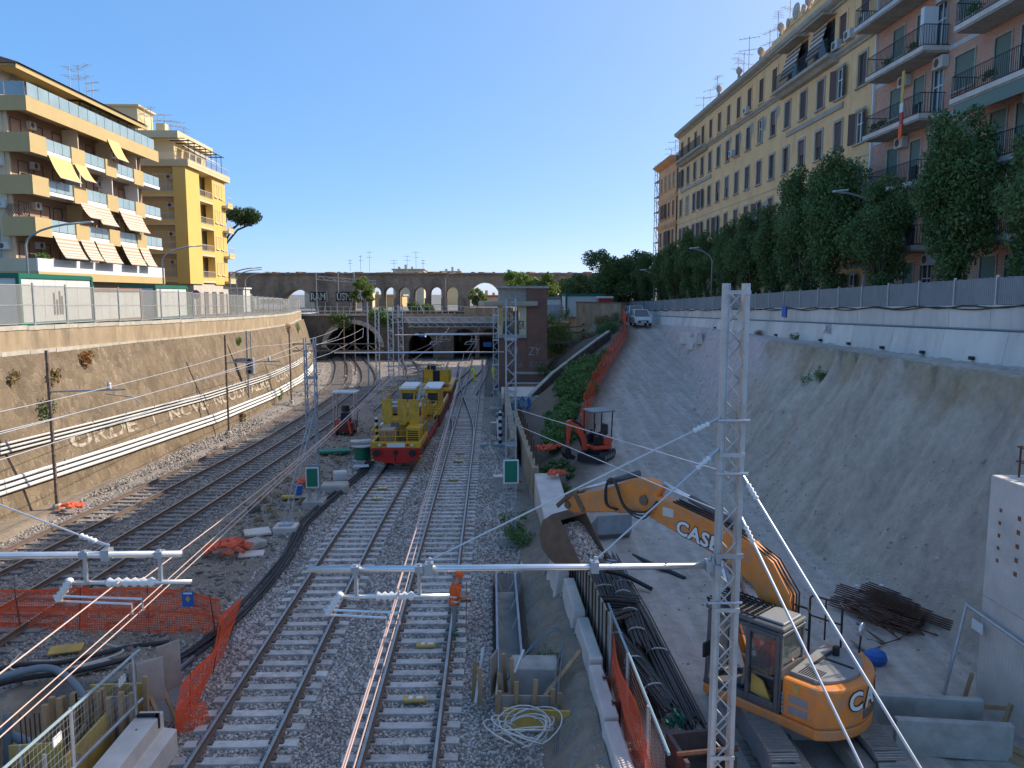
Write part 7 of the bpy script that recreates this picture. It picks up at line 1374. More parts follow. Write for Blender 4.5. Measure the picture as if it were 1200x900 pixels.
# ------------------------------------------------------------------ parked cars and cabins at the top of the ramp
def car(label, loc, rz, m, name='parked_car', pickup=False):
    t = thing(name, label, 'car', loc, rz, 'vehicles at the top of the ramp'); b = MB()
    b.prism([(-2.05, 0.35), (2.0, 0.35), (2.08, 0.62), (2.02, 0.86), (1.1, 0.98), (-2.0, 0.98), (-2.1, 0.7)], -0.86, 0.86, 'y'); b.build('body', m, t, bev=0.06)
    b = MB(); v = [(-1.95, -0.8, 0.96), (1.05, -0.8, 0.96), (1.05, 0.8, 0.96), (-1.95, 0.8, 0.96), (-1.7, -0.66, 1.6), (0.3, -0.66, 1.62), (0.3, 0.66, 1.62), (-1.7, 0.66, 1.6)]; b._add(v, [(0, 3, 2, 1), (4, 5, 6, 7), (0, 1, 5, 4), (1, 2, 6, 5), (2, 3, 7, 6), (3, 0, 4, 7)]); b.build('windows', 'glass', t, bev=0.05)
    b = MB(); b.bx(-1.72, 0.34, -0.68, 0.68, 1.6, 1.67); b.build('roof', m, t, bev=0.03)
    for s in (-1, 1):
        for y0, z0, y1, z1 in ((1.05, 0.97, 0.3, 1.61), (-0.5, 0.97, -0.5, 1.61), (-1.95, 0.97, -1.7, 1.6)): b = MB(); b.beam((y0, s * 0.81, z0), (y1, s * 0.67, z1), 0.08); b.build('pillar', m, t)
        b = MB(); b.bx(1.98, 2.07, s * 0.62 - 0.18, s * 0.62 + 0.18, 0.68, 0.84); b.build('headlight', 'reflect', t); b = MB(); b.box((0.95, s * 0.98, 1.05), (0.12, 0.2, 0.14)); b.build('mirror', m, t)
        for x in (-1.35, 1.3): b = MB(); b.lathe([(0.2, -0.11), (0.32, -0.1), (0.34, -0.05), (0.34, 0.05), (0.32, 0.1), (0.2, 0.11)], (x, s * 0.76, 0.34), 16, 'y'); w = b.build('wheel', 'rubber', t); b = MB(); b.lathe([(0.2, -0.12), (0.2, 0.12)], (x, s * 0.76, 0.34), 12, 'y'); b.build('rim', 'galv', w)
    b = MB(); b.bx(2.06, 2.1, -0.5, 0.5, 0.4, 0.62); b.build('grille', 'black', t); b = MB(); b.bx(2.09, 2.11, -0.26, 0.26, 0.42, 0.53); b.build('number_plate', 'white', t)
    return t
car('white off road car parked at the top of the ramp', (15.1, 77.8, 6.12), R(-92), 'car_white'); car('dark parked car half hidden behind the old wall', (14.2, 86.5, 6.5), R(-88), 'car_dark')
car('second white car behind the off road car', (15.7, 84, 6.4), R(-90), 'car_white')
cabin(12.6, 86.5, 92.0, 6.7, 2.6, 'white site cabin with dark green frame above the embankment', w=4.2, group='site cabins above the embankment'); cabin(8.4, 92, 104, 6.4, 2.5, 'row cabin with pale panels left of the green framed cabin', 'pvc_grey', 3.0, 'site cabins above the embankment')
t = thing('red_container', 'small red box with white lid beside the green framed cabin', 'container', (13.0, 84.5, 6.5)); b = MB(); b.bx(-1.3, 0.2, -0.8, 0.8, 0, 2.4); b.build('body', 'train_red', t); b = MB(); b.bx(-1.35, .25, -.85, .85, 2.4, 2.6); b.build('lid', 'white', t)
t = thing('corrugated_fence', 'grey corrugated fence between tower trees and the old wall', 'fence', (0, 0, 0)); b = MB()
for k in range(30): x = 6.4 + k * 0.16; b.bx(x, x + 0.13, 91 + 0.04 * (k % 2) - k * 0.02, 91.05 + 0.04 * (k % 2) - k * 0.02, 6.2, 8.1)
b.build('sheet', 'galv_dull', t)
for k, w in enumerate(('nearest', 'middle', 'farthest')): b = MB(); b.prism([(-0.32, 0), (0.32, 0), (0.16, 0.9), (-0.16, 0.9)], -0.75, 0.75, 'y'); yy = 57.5 + 2.0 * k; tag(b.build('barrier_block', 'concrete_pale', loc=(15.6 + 0.1 * k, yy, zsite(15.6, yy) - 0.05), rz=R(-12 + 14 * k), bev=0.05), w + ' of three concrete blocks at the wall foot near the ramp top', 'concrete block', 'concrete blocks near the ramp top')
# ------------------------------------------------------------------ people
def person(name, label, loc, rz, J, Rr, E_, color, extra=(), cat='person', grp=None, sc=1.0):
    """J joints, Rr radii, E_ edges; one skinned body; color(center)->material index"""
    keys = list(J); me = bpy.data.meshes.new(name); me.from_pydata([J[k] for k in keys], [(keys.index(a), keys.index(c)) for a, c in E_], [])
    o = bpy.data.objects.new(name, me); COL.objects.link(o); o.modifiers.new('skin', 'SKIN'); s = o.modifiers.new('sub', 'SUBSURF'); s.levels = 2; s.render_levels = 2
    if not me.skin_vertices: me.skin_vertices.new() if hasattr(me.skin_vertices, 'new') else None
    return o
def make_body(name, J, Rr, E_, mats, color):
    bm = bmesh.new(); sk = bm.verts.layers.skin.verify(); vs = {}
    for k, p in J.items():
        v = bm.verts.new(p); r = Rr[k]; v[sk].radius = r if isinstance(r, tuple) else (r, r); v[sk].use_root = (k == 'pelvis'); vs[k] = v
    for a, c in E_: bm.edges.new((vs[a], vs[c]))
    me = bpy.data.meshes.new(name); bm.to_mesh(me); bm.free(); o = bpy.data.objects.new(name, me); COL.objects.link(o)
    o.modifiers.new('skin', 'SKIN'); s = o.modifiers.new('sub', 'SUBSURF'); s.levels = 2
    dg = bpy.context.evaluated_depsgraph_get(); dg.update(); m2 = bpy.data.meshes.new_from_object(o.evaluated_get(dg)); bpy.data.objects.remove(o); bpy.data.meshes.remove(me); m2.name = name
    m2.materials.clear()
    for m_ in mats: m2.materials.append(M[m_])
    for p in m2.polygons: p.material_index = color(p.center); p.use_smooth = True
    return m2
def skeleton(hipz, lean=0.0, armL=None, armR=None, legL=None, legR=None, head_t=(0, 0.03), fingers=True):
    J = {}; Rr = {}; E_ = []
    def add(k, p, r, par=None):
        J[k] = p; Rr[k] = r
        if par: E_.append((par, k))
    add('pelvis', (0, 0, hipz), (0.15, 0.11)); add('waist', (0, lean * 0.3, hipz + 0.17), (0.14, 0.10), 'pelvis'); add('chest', (0, lean * 0.75, hipz + 0.38), (0.165, 0.115), 'waist'); add('neck', (0, lean * 1.05, hipz + 0.56), 0.06, 'chest')
    hx, hy = head_t; add('jaw', (hx * .5, lean * 1.1 + hy, hipz + 0.63), (0.065, 0.075), 'neck'); add('skull', (hx, lean * 1.1 + hy, hipz + 0.74), (0.08, 0.098), 'jaw'); add('crown', (hx, lean * 1.1 + hy * .8, hipz + 0.815), 0.05, 'skull')
    for s, arm, leg, n in ((-1, armL, legL, 'l'), (1, armR, legR, 'r')):
        add('sh' + n, (s * 0.19, lean * 0.95, hipz + 0.49), 0.065, 'chest'); add('el' + n, arm[0], 0.05, 'sh' + n); add('wr' + n, arm[1], 0.033, 'el' + n)
        d = (Vector(arm[1]) - Vector(arm[0])).normalized(); a = d.cross(Vector((s * 1.0, 0.3, 0.2))).normalized(); pl = Vector(arm[1]) + d * 0.07; add('pa' + n, tuple(pl), (0.04, 0.02), 'wr' + n)
        if fingers:
            for q in range(4): f = pl + a * (q - 1.5) * 0.022 + d * 0.06; add('f%d%s' % (q, n), tuple(f), 0.010, 'pa' + n); add('g%d%s' % (q, n), tuple(f + d * (0.035 - 0.006 * abs(q - 1.4)) + Vector((-s * 0.02, 0, 0))), 0.008, 'f%d%s' % (q, n))
            th = Vector(arm[1]) + d * 0.03 - a * 0.035; add('t' + n, tuple(th), 0.011, 'wr' + n); add('u' + n, tuple(th + d * 0.04 - a * 0.01), 0.009, 't' + n)
        add('hip' + n, (s * 0.095, 0, hipz - 0.06), 0.095, 'pelvis'); add('kn' + n, leg[0], 0.062, 'hip' + n); add('an' + n, leg[1], 0.04, 'kn' + n); add('he' + n, (leg[1][0], leg[1][1] - 0.02, leg[1][2] - 0.06), 0.045, 'an' + n); add('to' + n, (leg[1][0] + s * 0.02, leg[1][1] + 0.17, leg[1][2] - 0.075), (0.045, 0.03), 'he' + n)
    return J, Rr, E_
def head_bits(t, c, helm, face=True, hair='black'):
    # nose, ears, eyes and helmet or hair as children
    x, y, z = c
    b = MB(); b.ball((x, y + 0.1, z - 0.03), 0.018, 6, 4, (0.8, 1.2, 1.4)); b.ball((x - 0.085, y, z - 0.02), 0.022, 6, 4, (0.5, 1, 1.5)); b.ball((x + 0.085, y, z - 0.02), 0.022, 6, 4, (0.5, 1, 1.5)); b.build('nose_and_ears', 'skin', t, smooth=True)
    b = MB(); b.ball((x - 0.032, y + 0.088, z), 0.012, 6, 4); b.ball((x + 0.032, y + 0.088, z), 0.012, 6, 4); b.box((x, y + 0.092, z - 0.065), (0.05, 0.012, 0.008)); b.build('eyes_and_mouth', 'black', t)
    b = MB(); b.lathe([(0.115, 0.02), (0.118, 0.06), (0.1, 0.12), (0.06, 0.15), (0.005, 0.16)], (x, y, z), 14); 
    if helm: b.lathe([(0.15, 0.018), (0.15, 0.03), (0.1, 0.035)], (x, y + 0.02, z), 14)
    b.build('helmet' if helm else 'hair', helm or hair, t, smooth=True)
def vest(t, hipz, lean, m, stripes=True):
    def ring(f, w, d, y): return [(w * cos(a), y + d * sin(a), hipz + f) for a in np.linspace(0, 6.283, 14, endpoint=False)]
    rs = [ring(-0.02, 0.185, 0.145, 0), ring(0.12, 0.18, 0.14, lean * 0.25), ring(0.3, 0.2, 0.15, lean * 0.6), ring(0.44, 0.19, 0.135, lean * 0.9), ring(0.52, 0.12, 0.10, lean * 1.0)]; b = MB()
    for r_ in rs: b.v += r_
    for i in range(4):
        for j in range(14): b.f.append((i * 14 + j, i * 14 + (j + 1) % 14, (i + 1) * 14 + (j + 1) % 14, (i + 1) * 14 + j)); b.m.append(0)
    b.build('vest', m, t, smooth=True)
    if stripes:
        for f in (0.05, 0.19):
            b = MB(); r0 = ring(f, 0.19, 0.15, lean * 0.3); r1 = ring(f + 0.05, 0.192, 0.151, lean * 0.35); b.v = r0 + r1; b.f = [(j, (j + 1) % 14, 14 + (j + 1) % 14, 14 + j) for j in range(14)]; b.m = [0] * 14; b.build('reflective_band', 'reflect', t)
def stand(name, label, loc, rz, armL, armR, legL, legR, mats, helm, vm, lean=0.0, head_t=(0, 0.03), grp=None):
    hipz = 0.93; J, Rr, E_ = skeleton(hipz, lean, armL, armR, legL, legR, head_t)
    t = thing(name, label, 'person', loc, rz, grp)
    def col(c):
        if c.z < 0.1: return 3
        if c.z < hipz + 0.06 and abs(c.x) < 0.2: return 2
        if c.z > hipz + 0.57 and abs(c.x) < 0.12: return 0
        for s, a in ((-1, armL), (1, armR)):
            if (Vector(c) - Vector(a[1])).length < 0.2 and abs(c.x) > 0.15 or (Vector(c) - Vector(a[1])).length < 0.12: return 0
        return 1
    me = make_body('body', J, Rr, E_, mats, col); inst('body', me, t); head_bits(t, (head_t[0], lean * 1.1 + head_t[1], hipz + 0.74), helm); vest(t, hipz, lean, vm); return t
stand('person', 'worker in orange vest and grey trousers standing by the right near track', (-1.08, 20.7, -0.2), R(-70), [(-0.27, -0.02, 1.14), (-0.24, 0.14, 0.95)], [(0.27, 0.06, 1.16), (0.2, 0.32, 1.12)], [(-0.1, 0.06, 0.48), (-0.11, 0.0, 0.1)], [(0.1, -0.02, 0.48), (0.12, -0.08, 0.1)], ['skin', 'hivis_orange', 'trouser', 'green_sign'], 'hivis_orange', 'hivis_orange', 0.08, (0, 0.06))
stand('person', 'far worker in yellow clothing bending on the track, left one', (-1.8, 83.5, -0.2), R(60), [(-0.27, 0.25, 1.1), (-0.2, 0.45, 0.9)], [(0.27, 0.25, 1.1), (0.2, 0.45, 0.9)], [(-0.1, 0.1, 0.5), (-0.12, 0.0, 0.1)], [(0.1, 0.1, 0.5), (0.12, -0.1, 0.1)], ['skin', 'hivis_yellow', 'hivis_yellow', 'black'], 'hivis_yellow', 'hivis_yellow', 0.35, (0, 0.12), 'far workers in yellow')
stand('person', 'far worker in yellow clothing standing beside the track, right one', (0.2, 85.2, -0.2), R(120), [(-0.27, 0.0, 1.15), (-0.25, 0.1, 0.92)], [(0.28, 0.02, 1.15), (0.26, 0.12, 0.92)], [(-0.1, 0.02, 0.48), (-0.1, 0.0, 0.1)], [(0.1, 0.02, 0.48), (0.12, -0.04, 0.1)], ['skin', 'hivis_yellow', 'hivis_yellow', 'black'], 'white', 'hivis_yellow', 0.03, grp='far workers in yellow')
t = thing('marking_staff', 'thin wooden staff held upright in front of the worker', 'staff', (-0.74, 20.75, -0.2)); b = MB(); b.tube([(0, 0, 0), (0.02, 0, 1.5)], 0.018, 6); b.build('pole', 'wood', t); b = MB(); b.box((0, 0, 0.95), (0.3, 0.03, 0.05)); b.build('crosspiece', 'rust_bright', t)
# ------------------------------------------------------------------ large orange excavator
EX = thing('excavator', 'large orange tracked excavator with raised arm and loaded bucket', 'excavator', (6.3, 14.75, 0.1))
HD = R(41); UT = Matrix.Rotation(HD, 4, 'Z')
def U(): b = MB(); b.T = UT; return b
# undercarriage
sh = MB(); sh.bx(-0.27, 0.27, -0.08, 0.08, 0, 0.03)
for yy in (-0.05, 0.0, 0.05): sh.bx(-0.27, 0.27, yy - 0.008, yy + 0.008, 0.03, 0.05)
SHOE = sh.mesh('track_shoe', 'track_steel')
for s in (-1, 1):
    cx = s * 0.98; L2 = 1.55; r_ = 0.4; b = MB(); b.bx(cx - 0.18, cx + 0.18, -L2, L2, 0.18, 0.72); b.build('track_frame', 'case_grey', EX, bev=0.03)
    per = 4 * L2 + 2 * pi * r_; nsh = 46
    for k in range(nsh):
        d = k * per / nsh
        if d < 2 * L2: p = (-L2 + d, 2 * r_ + 0.02); a = 0
        elif d < 2 * L2 + pi * r_: th = (d - 2 * L2) / r_; p = (L2 + r_ * sin(th), r_ + 0.02 + r_ * cos(th)); a = -th
        elif d < 4 * L2 + pi * r_: p = (L2 - (d - 2 * L2 - pi * r_), 0.02); a = pi
        else: th = (d - 4 * L2 - pi * r_) / r_; p = (-L2 - r_ * sin(th), r_ + 0.02 - r_ * cos(th)); a = pi - th
        inst('track_shoe', SHOE, EX, (cx, p[0], p[1]), rot=(a, 0, 0))
    for yy in (-L2, L2): b = MB(); b.lathe([(0.34, -0.12), (0.36, 0), (0.34, 0.12)], (cx, yy, 0.42), 18, 'x'); b.build('sprocket', 'track_steel', EX)
    for k in range(5): b = MB(); b.lathe([(0.12, -0.14), (0.12, 0.14)], (cx, -1.1 + k * 0.55, 0.18), 12, 'x'); b.build('roller', 'track_steel', EX)
    b = MB(); b.prism([(cx - s * 0.25, 0.62), (cx - s * 0.55, 0.55), (cx - s * 0.58, 0.3), (cx - s * 0.25, 0.3)], -1.75, 1.5, 'y'); b.build('side_beam', 'track_steel', EX)
b = MB(); b.bx(-0.7, 0.7, -0.6, 0.6, 0.4, 0.75); b.lathe([(0.6, 0.7), (0.6, 0.9)], n=20); b.build('carbody', 'case_grey', EX, bev=0.03)
# upper structure
hw = 1.06; Rt = 1.36
arc = [(Rt * sin(a), -Rt * cos(a)) for a in np.linspace(R(-52), R(58), 18)]
base = [(-hw, 1.62), (-hw, -0.75)] + arc + [(hw, -0.6), (hw, 1.0), (0.5, 1.25), (0.0, 1.62)]
b = U(); b.prism(base, 0.84, 1.06, 'z'); b.build('base_frame', 'case_orange', EX, bev=0.04)
rear = [(-hw, -0.14), (-hw, -0.78)] + arc + [(hw, -0.62), (hw, 0.0), (-0.1, -0.14)]
b = U(); b.prism([(x * 1.005, y * 1.005) for x, y in rear], 1.065, 1.86, 'z'); b.build('engine_housing', 'case_orange', EX, bev=0.09, smooth=False)
top = [(-0.86, -0.2), (-0.86, -0.72)] + [(0.84 * x, 0.84 * y) for x, y in arc] + [(0.8, -0.4), (0.8, -0.1)]
b = U(); b.prism(top, 1.862, 1.93, 'z'); b.build('engine_hood', 'case_grey', EX, bev=0.03)
b = U()
for k in range(9): b.bx(-0.8, -0.42, -0.72 + k * 0.045, -0.695 + k * 0.045, 1.931, 1.94)
b.build('hood_grille', 'black', EX)
b = U(); b.bx(-0.25, 0.55, -0.42, -0.36, 1.931, 1.95); b.bx(0.1, 0.16, -1.0, -0.42, 1.931, 1.945); b.build('hood_seam', 'black', EX)
b = U(); b.bx(-hw - 0.012, -hw + 0.01, -0.72, -0.22, 1.12, 1.6); b.build('side_door', 'case_orange', EX, bev=0.01)
b = U()
for z in (1.2, 1.42): b.bx(-hw - 0.02, -hw - 0.008, -0.68, -0.3, z, z + 0.15)
for k in range(5): b.bx(-hw - 0.022, -hw - 0.01, -0.2, -0.16, 1.15 + k * 0.09, 1.21 + k * 0.09)
b.build('side_grille', 'case_grey', EX)
b = U(); b.bx(-hw - 0.018, -hw - 0.012, -0.5, -0.38, 1.64, 1.8); b.build('warning_label', 'ply_yellow', EX)
b = U(); b.bx(0.25, hw, 0.02, 1.0, 1.06, 1.55); b.build('tool_box', 'case_orange', EX, bev=0.05); b = U(); b.bx(0.3, hw - 0.05, 0.05, 0.95, 1.55, 1.6); b.build('walkway', 'case_grey', EX)
b = U(); b.prism([(-0.05, 1.06), (-0.05, 1.5), (0.5, 2.0), (0.75, 2.0), (1.0, 1.1)], 0.0, 0.06, 'x'); b.prism([(-0.05, 1.06), (-0.05, 1.5), (0.5, 2.0), (0.75, 2.0), (1.0, 1.1)], 0.38, 0.44, 'x'); b.build('boom_bracket', 'case_orange', EX)
for i, ch in enumerate('CASE'):
    a = R(-18 + i * 18); P_ = Vector((Rt * 1.012 * sin(a), -Rt * 1.012 * cos(a), 1.42)); mt = UT @ frame_mtx(P_, (cos(a), sin(a), 0), (0, 0, 1)); text_mesh('lettering', ch, 0.5, 'black', EX, mt, 0.004, 0.036); mt2 = UT @ frame_mtx(P_ * 1.0 + Vector((0.006 * sin(a), -0.006 * cos(a), 0)), (cos(a), sin(a), 0), (0, 0, 1)); text_mesh('lettering', ch, 0.5, 'white', EX, mt2, 0.004, 0.014)
b = U()
for k in range(6): a = R(-4 + 9 * k); b.box((Rt * 1.006 * sin(a), -Rt * 1.006 * cos(a), 1.25), (0.2, 0.01, 0.16), rz=a)
b.build('model_plate', 'brown_steel', EX)
# cab
cx0, cx1, cy0, cy1, cz0, cz1 = -1.04, -0.12, -0.12, 1.62, 1.06, 2.70
b = U(); b.bx(cx0, cx1, cy0, cy1, cz0, cz0 + 0.08); b.bx(cx0, cx1, cy0, cy0 + 0.06, cz0, cz0 + 0.9); b.build('cab_floor', 'dark_plastic', EX)
b = U()
for x, y in ((cx0 + 0.04, cy0 + 0.06), (cx1 - 0.04, cy0 + 0.06), (cx0 + 0.04, cy1 - 0.06), (cx1 - 0.04, cy1 - 0.06), (cx0 + 0.04, 0.62)): b.beam((x, y, cz0), (x, y - (0.06 if y > 1 else 0), cz1), 0.1, 0.1)
for z in (cz0 + 0.1, cz1 - 0.06):
    b.beam((cx0 + 0.04, cy0, z), (cx0 + 0.04, cy1 - 0.05, z), 0.09); b.beam((cx1 - 0.04, cy0, z), (cx1 - 0.04, cy1 - 0.05, z), 0.09); b.beam((cx0, cy0 + 0.05, z), (cx1, cy0 + 0.05, z), 0.09); b.beam((cx0, cy1 - 0.1, z), (cx1, cy1 - 0.1, z), 0.09)
b.build('cab_frame', 'dark_plastic', EX, bev=0.02)
b = U(); b.prism([(cx0 - 0.02, cy0 - 0.02), (cx1 + 0.02, cy0 - 0.02), (cx1 + 0.02, cy1), (cx0 - 0.02, cy1)], cz1, cz1 + 0.1, 'z'); b.build('cab_roof', 'dark_plastic', EX, bev=0.06)
b = U(); b.bx(cx0 + 0.12, cx1 - 0.08, cy0 + 0.06, 0.5, cz1 + 0.1, cz1 + 0.15); b.build('roof_hatch', 'case_grey', EX, bev=0.02)
b = U()
for k in range(8): x = cx0 + 0.08 + k * 0.11; b.tube([(x, 0.5, cz1 + 0.14), (x, cy1 + 0.02, cz1 + 0.2)], 0.018, 5)
for k in range(7): y = 0.54 + k * 0.125; b.tube([(cx0 + 0.05, y, cz1 + 0.15 + 0.06 * (y - 0.5)), (cx1 - 0.05, y, cz1 + 0.15 + 0.06 * (y - 0.5))], 0.018, 5)
for x in (cx0 + 0.08, cx1 - 0.08): b.tube([(x, cy1 - 0.1, cz1), (x, cy1, cz1 + 0.2)], 0.025, 5); b.tube([(x, 0.55, cz1), (x, 0.52, cz1 + 0.15)], 0.025, 5)
b.build('roof_guard', 'black', EX)
b = U(); b.bx(cx0 + 0.03, cx0 + 0.04, cy0 + 0.12, 0.57, cz0 + 0.75, cz1 - 0.12); b.build('door_glass', 'clear_glass', EX)
b = U(); b.bx(cx0 + 0.1, cx1 - 0.1, cy0 + 0.03, cy0 + 0.04, cz0 + 0.95, cz1 - 0.1); b.build('rear_glass', 'clear_glass', EX); b = U(); b.bx(cx1 - 0.05, cx1 - 0.04, cy0 + 0.1, cy1 - 0.15, cz0 + 0.9, cz1 - 0.1); b.build('right_glass', 'clear_glass', EX); b = U(); b.bx(cx0 + 0.1, cx1 - 0.1, cy1 - 0.09, cy1 - 0.08, cz0 + 0.15, cz1 - 0.1); b.build('windscreen', 'clear_glass', EX)
b = U(); b.bx(cx0 - 0.05, cx0 - 0.005, cy0 + 0.05, cy0 + 0.13, cz0 + 0.06, cz1 - 0.06); b.bx(cx0 - 0.05, cx0 - 0.005, 0.56, 0.64, cz0 + 0.06, cz1 - 0.06); b.bx(cx0 - 0.05, cx0 - .005, cy0 + 0.13, 0.56, cz1 - 0.14, cz1 - 0.06); b.bx(cx0 - 0.05, cx0 - .005, cy0 + 0.13, 0.56, cz0 + 0.06, cz0 + 0.2); b.bx(cx0 - 0.05, cx0 - .005, cy0 + 0.13, 0.56, cz0 + 0.66, cz0 + 0.72); dr = b.build('door', 'dark_plastic', EX, bev=0.015)
b = U(); b.tube([(cx0 - 0.07, 0.5, cz0 + 0.45), (cx0 - 0.07, 0.5, cz0 + 0.75)], 0.02, 6); b.build('handle', 'black', dr)
b = U(); b.prism([(0.1, cz0 + 0.12), (0.56, cz0 + 0.2), (0.56, cz0 + 0.6), (0.3, cz0 + 0.5)], cx0 + 0.06, cx0 + 0.1, 'x'); b.build('inner_console', 'ply_yellow', EX)
b = U(); b.bx(-0.85, -0.35, 0.05, 0.55, cz0 + 0.3, cz0 + 0.55); b.bx(-0.85, -0.35, 0.0, 0.14, cz0 + 0.5, cz0 + 1.2); b.build('seat', 'rubber', EX, bev=0.05)
b = U(); b.beam((-0.95, 1.28, 1.7), (-1.35, 1.35, 2.0), 0.03); b.box((-1.38, 1.35, 2.0), (0.2, 0.05, 0.3)); b.build('mirror', 'black', EX)
b = U(); b.tube([(0.95, -0.75, 1.9), (0.95, -0.78, 2.35)], 0.02, 5); b.build('mirror_stem', 'black', EX); b = U(); b.lathe([(0.005, -0.02), (0.14, 0.0), (0.14, 0.03)], (0.95, -0.8, 2.42), 16, 'y'); b.build('round_mirror', 'alu', EX, smooth=True)
b = U()
for x0, y0, x1, y1 in ((0.25, -0.02, 0.25, 0.5), (1.0, -0.35, 1.0, 0.35)):
    b.tube([(x0, y0, 1.86), (x0, y0, 2.72), (x0, y0 + 0.06, 2.8), (x1, y1 - 0.06, 2.8), (x1, y1, 2.72), (x1, y1, 1.5)], 0.025, 6); b.tube([(x0, y0, 2.35), (x1, y1, 2.35)], 0.02, 6); b.tube([(x0, (y0 + y1) / 2, 1.9), (x0, (y0 + y1) / 2, 2.8)], 0.02, 6)
b.build('hand_rail', 'black', EX)
b = U(); b.lathe([(0.07, 1.93), (0.07, 2.1), (0.05, 2.12)], (0.45, -0.5, 0), 10); b.build('exhaust', 'black', EX)
# boom, stick
XB = 0.22
boom = [(0.35, 1.45), (0.28, 2.4), (0.36, 3.15), (0.75, 3.72), (1.25, 4.02), (1.8, 4.2), (3.2, 4.48), (3.75, 4.55), (4.15, 4.5), (4.3, 4.3), (4.2, 4.08), (3.6, 3.92), (2.4, 3.62), (1.75, 3.42), (1.2, 3.1), (0.85, 2.6), (0.72, 2.0), (0.7, 1.45)]
boom = [(y, z - 0.1) for y, z in boom]
b = U(); b.prism(boom, XB - 0.17, XB + 0.17, 'x'); b.build('boom', 'case_orange', EX, bev=0.03)
stick = [(3.62, 4.78), (4.0, 4.92), (4.5, 4.86), (5.2, 4.5), (6.55, 4.02), (6.78, 3.82), (6.7, 3.62), (6.45, 3.58), (5.2, 3.86), (4.45, 3.98), (4.0, 4.2), (3.75, 4.55)]
stick = [(y, z - 0.1) for y, z in stick]
b = U(); b.prism(stick, XB - 0.13, XB + 0.13, 'x'); b.build('stick', 'case_orange', EX, bev=0.03)
b = U(); b.lathe([(0.12, -0.22), (0.12, 0.22)], (XB, 4.1, 4.3), 12, 'x'); b.lathe([(0.09, -0.2), (0.09, 0.2)], (XB, 6.62, 3.66), 12, 'x'); b.lathe([(0.1, -0.24), (0.1, 0.24)], (XB, 0.52, 1.7), 12, 'x'); b.build('pin', 'bucket_brown', EX)
def cyl(p, q, f, r1, r2, nm, m1='dark_plastic'):
    P = Vector((XB + p[0], p[1], p[2] - 0.1)); Q = Vector((XB + q[0], q[1], q[2] - 0.1)); b = U(); b.tube([P, P.lerp(Q, f)], r1, 12); o = b.build(nm, m1, EX, smooth=True); b = U(); b.tube([P.lerp(Q, f), Q], r2, 10); b.build('piston_rod', 'alu', o, smooth=True)
cyl((0, 1.7, 4.32), (0, 3.66, 4.86), 0.62, 0.085, 0.05, 'stick_cylinder'); cyl((0, 4.4, 4.98), (0, 6.35, 4.18), 0.5, 0.075, 0.045, 'bucket_cylinder')
for s in (-0.27, 0.27): cyl((s, 1.15, 1.35), (s, 1.95, 3.62), 0.55, 0.08, 0.05, 'boom_cylinder', 'case_orange')
b = U()
for k in range(3): x = XB - 0.12 + 0.12 * k; b.tube([(x, 0.27, 1.9), (x, 0.27, 3.05), (x, 0.72, 3.66), (x, 1.75, 4.13), (x, 3.3, 4.42)], 0.022, 6)
for k in range(3): x = XB - 0.17 - 0.03 * k; b.tube(catmull([(x, 3.7, 4.35), (x - 0.1, 4.0, 4.05 - 0.08 * k), (x - 0.08, 4.6, 4.05), (x, 5.0, 4.6), (x, 5.25, 4.55 - 0.05 * k), (x - 0.05, 5.2, 4.0), (x, 4.9, 3.9)], 5), 0.022, 6)
b.build('hydraulic_hose', 'rubber', EX, smooth=True)
b = U(); b.bx(XB - 0.18, XB - 0.172, 3.25, 3.55, 4.05, 4.25); b.build('warning_label', 'white_dirty', EX); b = U(); b.box((XB - 0.24, 1.95, 3.42), (0.14, 0.16, 0.16)); b.build('work_lamp', 'black', EX, bev=0.03)
sl_ = math.atan2(0.42, 2.2)
for m_, bo, off in (('black', 0.034, 0.0), ('white', 0.014, 0.006)):
    mt = UT @ frame_mtx((XB - 0.174 - off, 2.62, 3.63), (0, -cos(sl_), -sin(sl_)), (0, -sin(sl_), cos(sl_))); text_mesh('lettering', 'CASE', 0.45, m_, EX, mt, 0.003, bo, 0, 1.05, spacing=1.06)
# bucket linkage + bucket
b = U()
for s in (-0.17, 0.17): b.beam((XB + s, 6.05, 3.6), (XB + s, 6.42, 4.08), 0.05, 0.12); b.beam((XB + s, 6.4, 4.08), (XB + s, 7.0, 3.55), 0.05, 0.12)
b.build('linkage', 'bucket_brown', EX, bev=0.015)
bp = [(6.55, 3.42), (6.85, 3.5), (7.2, 3.25), (7.32, 2.85), (7.2, 2.5), (6.85, 2.26), (6.3, 2.16), (5.7, 2.3)]; bp = [(y, z - 0.1) for y, z in bp]
hwB = 0.5; b = U()
for s in (-1, 1): x = XB + s * hwB; b.prism(bp, x - 0.02, x + 0.02, 'x')
b.build('bucket_side', 'bucket_brown', EX, bev=0.01); b = U()
for (a, c) in list(zip(bp, bp[1:])):
    n_ = Vector((0, -(c[1] - a[1]), c[0] - a[0])).normalized() * 0.03
    b._add([(XB - hwB, a[0], a[1]), (XB + hwB, a[0], a[1]), (XB + hwB, c[0], c[1]), (XB - hwB, c[0], c[1]), (XB - hwB, a[0] + n_.y, a[1] + n_.z), (XB + hwB, a[0] + n_.y, a[1] + n_.z), (XB + hwB, c[0] + n_.y, c[1] + n_.z), (XB - hwB, c[0] + n_.y, c[1] + n_.z)], [(0, 3, 2, 1), (4, 5, 6, 7), (0, 1, 5, 4), (1, 2, 6, 5), (2, 3, 7, 6), (3, 0, 4, 7)])
b.build('bucket_shell', 'bucket_brown', EX)
for k in range(5): b = U(); x = XB - hwB + 0.1 + k * (2 * hwB - 0.2) / 4; b.prism([(5.78, 2.17), (5.74, 2.27), (5.42, 2.31), (5.42, 2.27)], x - 0.055, x + 0.055, 'x'); b.build('tooth', 'steel_worn', EX)
